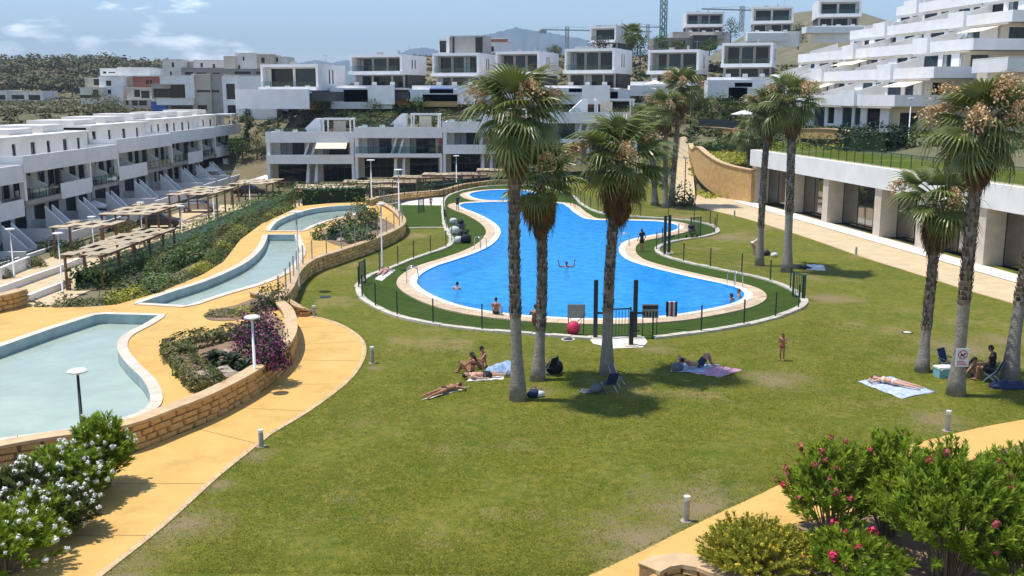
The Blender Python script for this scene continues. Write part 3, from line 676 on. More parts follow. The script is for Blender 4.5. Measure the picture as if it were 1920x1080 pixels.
def mid_house(x0, L, dz, label, seed, awn=()):
    rn = random.Random(seed + 40); t = thing('terraced_house', label, 'house', (x0, 133, -0.9 + dz), 0, 'white terraced houses beyond the pool')
    h = L / 2
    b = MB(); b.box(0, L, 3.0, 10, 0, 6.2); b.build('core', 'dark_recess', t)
    ops = [(0.9, h-0.9, 0.05, 2.55), (h+1.2, L-0.7, 0.05, 2.55)]
    facade(MB(), 0, L, 0, 2.9, 2.4, 2.7, ops).build('ground_floor_wall', 'beige_wall', t)
    for o in ops: window(t, I4, *o, 2.5, 3, blind=0.0)
    for x in (0, L-0.35):
        w = MB(); w.box(x, x+0.35, 0.1, 2.4, 0, 2.9); w.build('side_wall', 'white_wall', t)
    for x in (h-0.75, h+0.35):                              # sloping white stair fins in the middle
        f = MB(); f.add([(x, 0.2, 0), (x+0.4, 0.2, 0), (x+0.4, 2.4, 0), (x, 2.4, 0), (x+0.1, 1.1, 2.6), (x+0.4, 1.1, 2.6), (x+0.4, 2.4, 2.9), (x+0.1, 2.4, 2.9)],
            [(0,3,2,1),(4,5,6,7),(0,1,5,4),(1,2,6,5),(2,3,7,6),(3,0,4,7)]); f.build('stair_wall', 'white_wall', t)
    s = MB(); s.box(0, L, 0, 3.0, 2.9, 3.15)
    if seed % 2 == 0: s.box(0, L, -0.15, 0.08, 2.55, 3.75)
    else: s.box(0, L, -0.15, 0.08, 2.8, 3.3)
    s.build('terrace_slab', 'white_wall', t)
    if seed % 2: rail(t, I4, 0.2, L-0.2, -0.05, 3.3, 0.8)
    ops = [(1.4, h-1.1, 3.2, 5.35), (h+1.3, L-1.0, 3.2, 5.35)]
    facade(MB(), 0, L, 3.15, 5.6, 2.0, 2.25, ops).build('first_floor_wall', 'warm_white', t)
    for i, o in enumerate(ops): window(t, I4, *o, 2.08, 3, 'glass_blue', blind=0.5 if i == 0 else 0.25)
    for x, m2 in ((0, 'white_wall'), (L-0.5, 'brick_red' if seed % 2 else 'white_wall')):
        w = MB(); w.box(x+0.003, x+0.5, 0.1, 2.0, 3.15, 5.6); w.build('side_wall', m2, t)
    for x in (h-0.6, h+0.35):
        f = MB(); f.add([(x-0.5, 0.15, 3.16), (x-0.2, 0.15, 3.16), (x-0.2, 2.0, 3.16), (x-0.5, 2.0, 3.16), (x+0.25, 0.9, 5.6), (x+0.55, 0.9, 5.6), (x+0.55, 2.0, 5.6), (x+0.25, 2.0, 5.6)],
            [(0,3,2,1),(4,5,6,7),(0,1,5,4),(1,2,6,5),(2,3,7,6),(3,0,4,7)]); f.build('sloped_fin', 'white_wall', t)
    b = MB(); b.box(0, L, 0.15, 10, 5.6, 5.85); b.box(-0.05, L+0.05, -0.1, 0.15, 5.3, 6.7); b.box(-0.05, 0.2, 0.15, 10, 5.85, 6.6); b.box(L-0.2, L+0.05, 0.15, 10, 5.85, 6.6); b.build('roof_parapet', 'white_wall', t)
    for (xa, xb) in awn:
        a = MB(); a.add([(xa, -1.3, 4.6), (xb, -1.3, 4.6), (xb, 0.1, 5.45), (xa, 0.1, 5.45), (xa, -1.3, 4.56), (xb, -1.3, 4.56), (xb, 0.1, 5.41), (xa, 0.1, 5.41), ], [(0,1,2,3),(7,6,5,4),(0,4,5,1)]); a.build('awning', 'awning', t)
    # roof terrace: stair hood, pergola frame, furniture
    hx = h - 0.5; hd = MB(); hd.add([(hx-2.2, 4.2, 5.85), (hx+1.2, 4.2, 5.85), (hx+1.2, 6.4, 5.85), (hx-2.2, 6.4, 5.85), (hx+0.5, 4.2, 8.3), (hx+1.2, 4.2, 8.3), (hx+1.2, 6.4, 8.3), (hx+0.5, 6.4, 8.3)],
        [(0,3,2,1),(4,5,6,7),(0,1,5,4),(1,2,6,5),(2,3,7,6),(3,0,4,7)]); hd.build('stair_hood', 'white_wall', t)
    pg = MB()
    for xx in (h+1.6, L-0.6):
        for yy in (0.8, 4.2): pg.box(xx, xx+0.18, yy, yy+0.18, 5.86, 8.2)
    pg.box(h+1.5, L-0.3, 0.7, 0.95, 8.2, 8.4); pg.box(h+1.5, L-0.3, 4.1, 4.35, 8.2, 8.4); pg.box(h+1.5, h+1.75, 0.95, 4.1, 8.2, 8.39); pg.box(L-0.55, L-0.3, 0.95, 4.1, 8.2, 8.39)
    pg.build('roof_pergola', 'white_wall', t)
    pp = MB(); pp.box(h+2.4, h+4.0, 4.4, 4.7, 5.86, 8.0); pp.build('roof_screen', 'cream_wall' if seed % 2 else 'beige_wall', t)
    for k in range(4):
        xx = 0.8 + k*1.15; q = MB(); q.box(xx, xx+0.7, 1.2, 1.9, 6.1, 6.3); q.box(xx, xx+0.7, 1.8, 1.9, 6.3, 6.95); q.box(xx+0.1, xx+0.6, 1.3, 1.7, 5.86, 6.1); q.build('terrace_chair', 'dark_metal' if k % 2 else 'canvas', t)
    rail(t, I4, 0.3, h-0.6, 0.2, 6.7, 0.45)
mid_house(-32, 11.4, 0, 'white terraced house with cream awning next to the leaning stone bank', 0, ((6.6, 10.6),))
mid_house(-20.5, 11.4, 0.6, 'white terraced house with dark brick pier and glass balcony rail', 1)
mid_house(-9, 11.4, 1.3, 'white terraced house with cream awning seen left of the tall palm', 2, ((5.9, 10.4),))
mid_house(2.5, 13.8, 2.5, 'white terraced house at the foot of the ramp behind the leafy palms', 3)

def villa(name_label, xl, xr, yt, ym, yb, D, rz=-18, dep=10, wins=3, wall='white_wall', base='dark_recess', low=None, group='white hillside villas', lab_cat='villa', plain=False):
    a = PD(xl, yb, D); zt, zm = PD(xl, yt, D).z, PD(xl, ym, D).z
    r = math.radians(rz); d = ray(xr, yb); c, s = math.cos(r), math.sin(r)
    # solve a + w*(c,s) on the sight plane of xr
    k = d.x / d.y; w = (k * a.y - a.x) / (c - k * s)
    t = thing('villa', name_label, lab_cat, (a.x, a.y, a.z), r, group); H1, H2 = zm - a.z, zt - a.z
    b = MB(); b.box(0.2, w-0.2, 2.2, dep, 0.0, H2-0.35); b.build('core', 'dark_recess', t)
    # upper floor: a projecting frame round a recessed loggia
    fr = MB(); fr.box(0, w, -0.5, dep+0.2, H2-0.42, H2); fr.box(-0.001, w+0.001, -1.4, dep+0.2, H1-0.55, H1); fr.box(0, 0.35, -0.5, dep+0.2, H1, H2-0.42); fr.box(w-0.4, w, -0.5, dep+0.2, H1, H2-0.42); fr.build('frame', wall, t)
    n = wins; cw = (w - 1.4) / n; ops = [(0.7 + i*cw + 0.12, 0.7 + (i+1)*cw - 0.12*(1 + 1.6*(i < n-1)), H1+0.05, H2-0.62) for i in range(n)]
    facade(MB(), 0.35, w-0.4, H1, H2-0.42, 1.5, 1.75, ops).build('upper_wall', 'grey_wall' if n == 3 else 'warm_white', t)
    for i, o in enumerate(ops): window(t, I4, *o, 1.58, 1, 'glass_blue' if i % 2 else 'glass', blind=0.3 if (i + int(xl)) % 5 == 0 else 0)
    rail(t, I4, 0.5, w-0.5, -1.2, H1, 0.75)
    rv = MB(); rv.box(w*0.3, w*0.3+0.9, 4, 4.6, H2, H2+0.55); rv.box(w*0.62, w*0.62+0.35, 6, 6.35, H2, H2+0.9); rv.build('roof_unit', 'grey_metal', t)
    an = MB(); an.tube([(w*0.8, 7, H2), (w*0.8, 7, H2+1.8)], 0.03, 5); an.tube([(w*0.8-0.5, 7, H2+1.6), (w*0.8+0.5, 7, H2+1.6)], 0.02, 4); an.build('antenna', 'grey_metal', t)
    # slim slots in the flank
    sl = MB(); 
    for yy in (3.6, 4.9): sl.box(w+0.002, w+0.03, yy, yy+0.4, H1+0.5, H2-0.8)
    sl.build('slot_window', 'glass', t)
    # ground floor
    ops = [(0.6, w*0.34, 0.05, H1-0.75), (w*0.38, w*0.72, 0.05, H1-0.75), (w*0.76, w-0.5, 0.05, H1-0.75)]
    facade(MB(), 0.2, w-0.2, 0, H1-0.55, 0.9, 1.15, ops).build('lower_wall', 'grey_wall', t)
    for i, o in enumerate(ops): window(t, I4, *o, 0.98, 1, 'glass', blind=0.35 if i == (int(xl) % 3) else 0)
    # terrace with furniture, and its retaining wall
    tr = MB(); tr.box(-1.5, w+1.0, -6, 0.9, -0.25, -0.01); tr.box(-1.5, w+1.0, -6.2, -6, -2.6, 0.35); tr.build('terrace', 'white_wall', t)
    for k in range(3):
        x = 0.8 + k*(w-1.6)/2.4; q = MB(); q.box(x, x+0.8, -2.2, -0.6, 0.25, 0.4); q.box(x, x+0.8, -0.75, -0.6, 0.4, 0.95); q.box(x+0.1, x+0.7, -2.0, -0.8, 0, 0.25); q.build('sun_lounger', 'canvas', t)
    if low:
        for (x0, x1, y0, y1, m) in low:
            p0, p1 = PD(x0, y1, D - 7), PD(x1, y0, D - 7); inv = Matrix.Rotation(-r, 4, 'Z') @ Matrix.Translation(-Vector(t.location))
            q = MB(inv); q.box(p0.x, p1.x, p0.y - 0.6, p0.y + 2.5, p0.z, p1.z)
            q.build({'sign_blue': 'pool_wall', 'stone_flat': 'stone_panel'}.get(m, 'retaining_wall'), m, t)
    return t, w, H2
mat('stone_flat', (0.58, 0.38, 0.16), 0.9, 0.0, 2.2, bump=0.7, bscale=3.5, rgb2=(0.42, 0.25, 0.09))
mat('pool_blue_wall', (0.06, 0.12, 0.42), 0.4, 0.1, 0.5)
villa('low white villa with one deep framed window and a black plinth', 493, 600, 121, 163, 172, 165, -14, 10, 2, low=[(565, 640, 172, 190, 'dark_recess')])
villa('white villa with three dark bays above a blue pool wall', 660, 757, 103, 134, 165, 172, -17, 10, 3, low=[(622, 735, 165, 204, 'white_wall'), (646, 722, 168, 191, 'pool_blue_wall'), (735, 770, 172, 186, 'dark_recess')])
v2, w2, h2 = villa('white villa carrying a grey rooftop box and dark window', 813, 900, 100, 137, 165, 172, -15, 10, 3, low=[(768, 905, 168, 190, 'white_wall'), (793, 858, 177, 200, 'stone_flat'), (806, 850, 166, 175, 'pool_blue_wall')])
q = MB(); q.box(0.3, 2.1, 2, 7, h2, h2+2.6); q.build('roof_room', 'white_wall', v2); q = MB(); q.box(2.1, 8.0, 2.5, 7, h2, h2+2.9); q.build('roof_box', 'grey_wall', v2)
window(v2, I4, 0.5, 1.6, h2+0.2, h2+2.1, 1.93, 0); q = MB(); q.box(2.6, 2.9, 2.4, 2.5, h2, h2+2.7); q.box(6.6, 7.8, 2.4, 2.5, h2, h2+2.6); q.build('slot_window', 'glass', v2)
villa('white villa with curtained glazing partly behind the tallest palm', 931, 1013, 97, 135, 163, 172, -18, 11, 3, low=[(905, 985, 168, 190, 'white_wall')])
villa('white villa with two slot windows in its flank above a small blue pool', 1060, 1153, 92, 132, 165, 172, -22, 10, 3, low=[(1022, 1110, 165, 178, 'white_wall'), (1066, 1093, 166, 173, 'pool_blue_wall'), (1122, 1180, 168, 190, 'white_wall'), (1126, 1158, 172, 186, 'dark_recess')])
villa('white villa with a cream flank and parasols on its terrace', 1215, 1310, 94, 133, 158, 172, -20, 9, 3, low=[(1180, 1290, 160, 180, 'white_wall')])
villa('white villa with stone panel and long blue pool beside the stepped flats', 1352, 1447, 81, 120, 150, 168, -18, 9, 3, low=[(1325, 1450, 150, 184, 'white_wall'), (1376, 1426, 155, 163, 'pool_blue_wall'), (1364, 1400, 164, 184, 'stone_flat')])
villa('grey-white villa on the ridge with a blank side and one window band', 1107, 1156, 50, 76, 92, 232, -24, 12, 1, group='villas on the ridge')
villa('tall white villa on the ridge with three square windows over a grey storey', 1284, 1357, 23, 46, 66, 235, -6, 10, 3, group='villas on the ridge', low=[(1260, 1357, 60, 74, 'beige_wall')])
villa('white villa on the ridge with framed upper storey beside the brown hill', 1408, 1486, 13, 40, 66, 215, -12, 10, 2, group='villas on the ridge', low=[(1400, 1500, 62, 78, 'white_wall')])
villa('white villa on the ridge with a big framed balcony behind the stepped flats', 1532, 1612, 0, 27, 56, 200, -10, 10, 2, group='villas on the ridge', low=[(1510, 1620, 50, 62, 'white_wall')])

def px_building(name, label, cat, D, parts, group=None):
    """boxes given by their outline in the picture, at a known distance; windows are real openings"""
    xs = [p[0] for p in parts]; yb = max(p[3] for p in parts); o = PD(min(xs), yb, D)
    t = thing(name, label, cat, (o.x, o.y, o.z), 0, group)
    for (x0, x1, y0, y1, dd, dep, m, wins) in parts:
        f = D + dd; a, c = PD(x0, y1, f), PD(x1, y0, f); rel = lambda p: (p.x - o.x, p.z - o.z)
        ax, az = rel(a); cx, cz = rel(c); yf = f - o.y; ops = []
        for (wx0, wx1, wy0, wy1) in wins:
            p0, p1 = PD(wx0, wy1, f), PD(wx1, wy0, f); ops.append((p0.x - o.x, p1.x - o.x, p0.z - o.z, p1.z - o.z))
        w = MB(); facade(w, ax, cx, az, cz, yf, yf+0.3, ops); w.build('wall', m, t)
        k = MB(); k.box(ax+0.01, cx-0.01, yf+0.3, yf+dep, az, cz-0.02); k.build('side_wall', m, t)
        r = MB(); r.box(ax, cx, yf-0.12, yf+dep, cz, cz+0.12); r.build('roof', 'warm_white' if m != 'grey_wall' else 'grey_wall', t)
        for op in ops: window(t, I4, *op, yf+0.16, 1 if op[1]-op[0] > 1.4 else 0)
    return t
px_building('apartment_block', 'pale terraced apartment block below the wooded hill', 'building', 212, [
    (188, 222, 129, 143, 8, 8, 'white_wall', [(193, 199, 134, 138), (203, 216, 135, 137)]), (221, 280, 127, 143, 6, 10, 'white_wall', []),
    (190, 228, 143, 208, 2, 10, 'white_wall', [(199, 208, 151, 161), (202, 208, 168, 176), (193, 200, 187, 195)]),
    (160, 196, 147, 165, 4, 10, 'beige_wall', [(176, 192, 148, 160)]), (152, 192, 165, 195, 0, 10, 'warm_white', [(174, 184, 168, 178), (150, 188, 178, 184)]),
    (228, 250, 145, 208, 5, 8, 'beige_wall', [(232, 238, 150, 160), (234, 240, 186, 195)]), (250, 300, 143, 165, 4, 9, 'brick_red', [(274, 279, 150, 158), (281, 285, 150, 158)]),
    (238, 290, 165, 188, 0, 9, 'beige_wall', [(252, 262, 168, 182), (265, 280, 170, 184)]), (232, 290, 188, 212, -2, 9, 'beige_wall', [(236, 241, 188, 197), (248, 258, 188, 198), (261, 275, 188, 198)])])
px_building('modern_house', 'modern white and stone house with a wide framed corner window', 'house', 182, [
    (300, 363, 142, 158, 0, 12, 'white_wall', []), (348, 364, 158, 185, 0.02, 12, 'white_wall', []), (294, 363, 185, 197, 0, 12, 'white_wall', []),
    (285, 348, 158, 185, 2.5, 9, 'grey_wall', [(288, 320, 166, 183), (321, 347, 159, 184)]), (284, 362, 197, 214, 0.6, 11, 'grey_wall', [(322, 361, 198, 207)]), (284, 312, 190, 208, 0.2, 1, 'pool_blue_wall', []),
    (363, 394, 140, 214, 0.4, 12, 'beige_wall', [(369, 394, 169, 173), (371, 388, 197, 207)]), (394, 420, 140, 218, 0.8, 12, 'grey_wall', [(394.5, 411, 169, 173)]),
    (420, 450, 143, 222, 0.2, 12, 'white_wall', [(425, 440, 157, 186), (427, 442, 197, 215)]), (450, 516, 143, 250, -1.5, 13, 'white_wall', [])])
px_building('modern_house', 'white house wing with a beige doorway bay beside the low villa', 'house', 176, [
    (516, 556, 146, 200, 1.0, 9, 'white_wall', [(519, 535, 160, 187)])])
px_building('apartment_block', 'far row of cream flats with roof terraces behind the stone house', 'building', 262, [
    (306, 342, 112, 141, 0, 9, 'warm_white', [(322, 326, 117, 126), (319, 322, 134, 141)]), (336, 364, 116, 141, 4, 9, 'beige_wall', [(348, 353, 118, 126)]), (364, 420, 113, 141, 3, 9, 'warm_white', [(399, 403, 120, 128), (376, 380, 118, 126)]),
    (340, 430, 128, 142, -2, 6, 'grey_wall', [(347, 362, 135, 141), (368, 386, 136, 141), (398, 412, 136, 141)])])
px_building('apartment_block', 'far cream apartment building with brown stair tower on the skyline', 'building', 255, [
    (421, 441, 106, 142, 1, 8, 'cream_wall', []), (440, 482, 100, 138, 2, 10, 'warm_white', [(455, 458, 106, 114), (447, 450, 122, 132)]), (482, 512, 102, 128, 1, 9, 'beige_wall', [(490, 496, 108, 118)]), (512, 538, 107, 124, 4, 9, 'warm_white', [(516, 521, 108, 116)]),
    (420, 538, 130, 142, -2, 6, 'grey_wall', [(440, 470, 134, 139), (480, 500, 134, 139), (510, 525, 134, 139)])])
px_building('bungalow', 'row of low white bungalows at the foot of the wooded hill', 'house', 300, [
    (-20, 12, 170, 201, 0, 10, 'warm_white', [(-12, 10, 178, 187), (-12, 8, 194, 200)]), (15, 47, 171, 201, 1, 10, 'warm_white', [(22, 45, 178, 186), (20, 42, 194, 200)]), (49, 80, 171, 201, 0, 10, 'warm_white', [(54, 75, 178, 188), (52, 72, 195, 200)])])
px_building('villa', 'small white house with tiled top behind the curtained villa', 'house', 205, [
    (882, 962, 80, 100, 0, 9, 'white_wall', [(898, 909, 87, 97), (915, 926, 87, 97)]), (895, 952, 73, 80, 1.5, 6, 'brick_red', [])])
px_building('villa', 'grey flat-roofed house low on the ridge beside the crane mast', 'house', 226, [(1225, 1300, 72, 92, 0, 9, 'grey_wall', [(1235, 1252, 78, 90), (1258, 1285, 76, 88)]), (1298, 1345, 66, 92, -2, 9, 'dark_recess', [])])

# ------------------------------------------------------------------ stepped apartment building on the right
def stepped():
    o = PD(1677, 196, 115); t = thing('stepped_apartment_building', 'large white stepped apartment building with long balcony parapets above the pavilion', 'building', (o.x, o.y, 6.2), PAV_RZ)
    # local x: to the right, local y: away; level k's parapet front stands at x = 4.4 k
    lens = [30, 47, 47, 39, 34]; z0 = o.z - 6.2 - 0.15
    for k in range(5):
        X = 4.45 * k; zb = z0 + 3.12 * k; L = lens[k]
        s = MB(); s.box(X+0.25, X+14, 0.25, L, zb, zb+0.3); s.build('terrace_slab', 'white_wall', t)
        p = MB(); p.box(X, X+0.25, 0, L, zb-0.06, zb+1.2); p.build('parapet', 'white_wall', t)
        p = MB(); p.box(X+0.25, X+26, 0, 0.25, zb-0.06, zb+1.2); p.build('end_parapet', 'white_wall', t)
        for yy in (9.0, 9.0 + 19, ):
            if yy + 3 < L:
                q = MB(); q.box(X-0.35, X+0.6, yy, yy+3.4, zb-0.12, zb+1.75); q.build('planter_box', 'white_wall', t)
        for (ya, yb_) in ((0.6, 8.4), (13, 26), (32, 45)):
            if yb_ < L:
                a = MB(); a.box(X-0.05, X+0.2, ya, yb_, zb-0.30, zb-0.10); a.build('awning_roll', 'beige_wall', t)
        # wall of the storey standing on this level (and the ground storey below level 0)
        if k == 0: storeys = [(0.9, 0.0, zb - 0.0, 30)]
        else: storeys = []
        storeys.append((X + 4.6, zb + 0.3, zb + 3.06, lens[min(4, k+1)]))
        for (xw, za, zt, Lw) in storeys:
            Mx = Matrix.Translation((xw, Lw, 0)) @ Matrix.Rotation(-math.pi/2, 4, 'Z')   # runs towards the viewer, faces left
            ops = []; u = 1.0; q = 0; rr = random.Random(k * 7 + int(za))
            while u < Lw - 5.5:
                w = (2.6, 1.5, 3.2, 1.9)[q % 4]; ops.append((u, u+w, za+(0.02 if w > 2 else 0.7), zt-0.35)); u += w + (0.7, 1.6, 0.9, 2.2)[q % 4]; q += 1
            facade(MB(Mx), 0, Lw-2.4, za, zt, 0, 0.3, ops).build('storey_wall', 'white_wall', t)
            for i, op in enumerate(ops): window(t, Mx, *op, 0.12, 1 if op[1]-op[0] > 2 else 0, 'glass_blue' if i % 3 else 'glass', blind=0.4 if rr.random() < 0.25 else 0)
            c = MB(); c.box(xw+0.3, xw+20, 2.7, Lw, za, zt); c.build('storey_core', 'white_wall', t)
            # near end wall, cream render, with a window or two
            Me = Matrix.Translation((xw, 2.4, 0)); eo = [(1.2, 3.4, za+0.02, za+2.3)] if k < 4 else []
            if k in (0, 1): eo += [(9.8, 11.0, za+0.3, za+2.2), (12.4, 14.2, za+0.02, za+2.2)]
            facade(MB(Me), 0, 22, za, zt, 0, 0.3, eo).build('end_wall', 'cream_wall', t)
            for op in eo: window(t, Me, *op, 0.1, 1)
            for j in range(2):                     # plants and loungers on the terraces
                if k and za > 1:
                    y = 4 + 12*j + k; ch = MB(); ch.box(X+1.2, X+1.9, y, y+0.7, zb+0.5, zb+0.62); ch.box(X+1.8, X+1.9, y, y+0.7, zb+0.62, zb+1.25); ch.box(X+1.3, X+1.8, y+0.1, y+0.6, zb+0.3, zb+0.5); ch.build('terrace_chair', 'canvas', t)
        # short dividing fins with sloping tops
        for yy in range(11, L - 2, 8):
            zf = zb + 0.3; f = MB(); f.add([(X+0.25, yy, zf), (X+4.6, yy, zf), (X+4.6, yy, zf+2.4), (X+0.25, yy, zf+1.2), (X+0.25, yy+0.2, zf), (X+4.6, yy+0.2, zf), (X+4.6, yy+0.2, zf+2.4), (X+0.25, yy+0.2, zf+1.2)],
                [(0,1,2,3),(7,6,5,4),(0,4,5,1),(1,5,6,2),(2,6,7,3),(3,7,4,0)]); f.build('divider', 'warm_white', t)
        for (ya, yb_) in (((2.0, 7.5),) if k in (1, 3) else ()) + (((24, 31),) if k in (1, 2) else ()):   # open cream awnings
            zf = zb - 0.35; a = MB(); a.add([(X-2.2, ya, zf-0.65), (X-2.2, yb_, zf-0.65), (X+0.1, yb_, zf), (X+0.1, ya, zf), (X-2.2, ya, zf-0.7), (X-2.2, yb_, zf-0.7), (X+0.1, yb_, zf-0.05), (X+0.1, ya, zf-0.05)], [(0,1,2,3),(7,6,5,4),(0,4,5,1),(0,3,7,4),(1,5,6,2)]); a.build('awning', 'awning', t)
    c = MB(); c.box(1.2, 30, 2.7, 28, 0, z0); c.build('ground_core', 'grey_wall', t)
stepped()
o_ = PD(1885, 150, 100)
px_building('apartment_block', 'white corner flats seen at the edge behind the right palm group', 'building', 104, [(1888, 2000, 108, 134, 0, 8, 'white_wall', []), (1893, 2000, 134, 182, 2.5, 8, 'cream_wall', [(1897, 1912, 148, 180)]), (1860, 2000, 182, 204, 0, 8, 'white_wall', [])])

# ------------------------------------------------------------------ glazed pavilion
def pavilion():
    t = thing('glazed_pavilion', 'long white pavilion with stone columns and full-height glazing along the promenade', 'building', tuple(FA), PAV_RZ)
    y0, y1 = -24.0, 37.6; hb, ht = 3.75, 5.2
    b = MB(); b.box(-0.35, 0.0, y0, y1, hb-0.1, ht); b.build('fascia', 'white_wall', t)
    b = MB(); b.box(0.0, 9.0, y0, y1, ht-0.5, ht-0.012); b.build('roof', 'pale_paving', t)
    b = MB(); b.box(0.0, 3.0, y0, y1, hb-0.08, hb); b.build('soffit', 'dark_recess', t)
    def s_at(px):                                        # where a sight line crosses the front
        d = ray(px, 430); k = d.x / d.y; return (k * FA.y - FA.x) / (FU.x - k * FU.y)
    cols = [s_at(p) for p in (1412, 1476, 1547, 1646, 1728, 1843)]; step = cols[-2] - cols[-1]
    cols.append(cols[-1] - step); cols.append(cols[-1] - step)
    for c in cols:
        q = MB(); q.box(-0.15, 1.35, c-0.5, c+0.5, 0, hb-0.081); q.build('column', 'cream_wall' if False else 'coping_stone2', t)
    for i in range(len(cols) - 1):
        a, e = cols[i+1] + 0.5, cols[i] - 0.5; Mx = Matrix.Translation((1.15, e, 0)) @ Matrix.Rotation(-math.pi/2, 4, 'Z'); W = e - a
        n = 3 if W > 6 else 2; wd = W / n
        for j in range(n):
            w = window(t, Mx, j*wd + 0.01, (j+1)*wd - 0.01, 0.02, hb-0.15, 0.05, 1 if (i == 2 and j == 1) else 0, 'glass_brown')
            if i == 2 and j == 1:
                h = MB(Mx); h.box(j*wd + wd/2 - 0.16, j*wd + wd/2 - 0.11, -0.02, 0.04, 0.9, 1.7); h.build('door_handle', 'steel', w)
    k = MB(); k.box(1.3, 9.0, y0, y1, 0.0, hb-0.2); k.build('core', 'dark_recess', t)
    g = MB(); n = int((y1 - y0) / 1.6)
    rl = rail(t, Matrix.Translation((0.5, y1-0.2, 0)) @ Matrix.Rotation(-math.pi/2, 4, 'Z'), 0, y1-y0-0.4, 0, ht, 1.05, 'rail_glass_green')
    sg = MB(Matrix.Translation((1.1, cols[-1], 0)) @ Matrix.Rotation(-math.pi/2, 4, 'Z')); 
mat('coping_stone2', (0.60, 0.52, 0.43), 0.75, 0.08, 1.5)
pavilion()

# terrace walls that close the gaps between the hillside villas
for x0, x1, y0, y1, m, wins, lab in ((735, 770, 176, 202, 'stone_flat', [], 'golden stone terrace wall right of the blue pool wall'), (858, 906, 174, 200, 'white_wall', [(866, 880, 182, 196)], 'white terrace wall with a dark garage door beside the stone panel'),
        (906, 1022, 178, 200, 'warm_white', [(930, 950, 184, 198), (975, 1000, 184, 198)], 'long pale terrace wall with two openings behind the tallest palm'), (1096, 1124, 178, 206, 'stone_flat', [], 'narrow golden stone wall beside the dark garage'), (1180, 1216, 170, 196, 'white_wall', [(1188, 1204, 178, 192)], 'white terrace wall with one opening left of the parasols'),
        (1290, 1326, 168, 196, 'stone_flat', [], 'golden stone terrace wall between the parasol villa and the long blue pool'), (560, 622, 186, 206, 'stone_flat', [], 'golden stone wall below the black plinth of the low villa'), (1448, 1500, 150, 186, 'white_wall', [(1456, 1476, 160, 178)], 'white terrace wall between the last villa and the stepped flats')):
    px_building('terrace_wall', lab, 'wall', 166, [(x0, x1, y0, y1, 0, 3.0, m, wins)], 'terrace walls between the villas')
# ------------------------------------------------------------------ where a sight line meets the terrain
def PT(px, py):
    d = ray(px, py); t = 15.0
    while t < 900:
        p = Vector((0, 0, CAM_H)) + d * t
        if p.z < T(p.x, p.y): break
        t += 0.6 if t < 200 else 3
    a, b = t - 3, t
    for _ in range(14):
        m = (a + b) / 2; p = Vector((0, 0, CAM_H)) + d * m
        if p.z < T(p.x, p.y): b = m
        else: a = m
    return Vector((0, 0, CAM_H)) + d * b
def PTL(pts): return [PT(a, b) for a, b in pts]

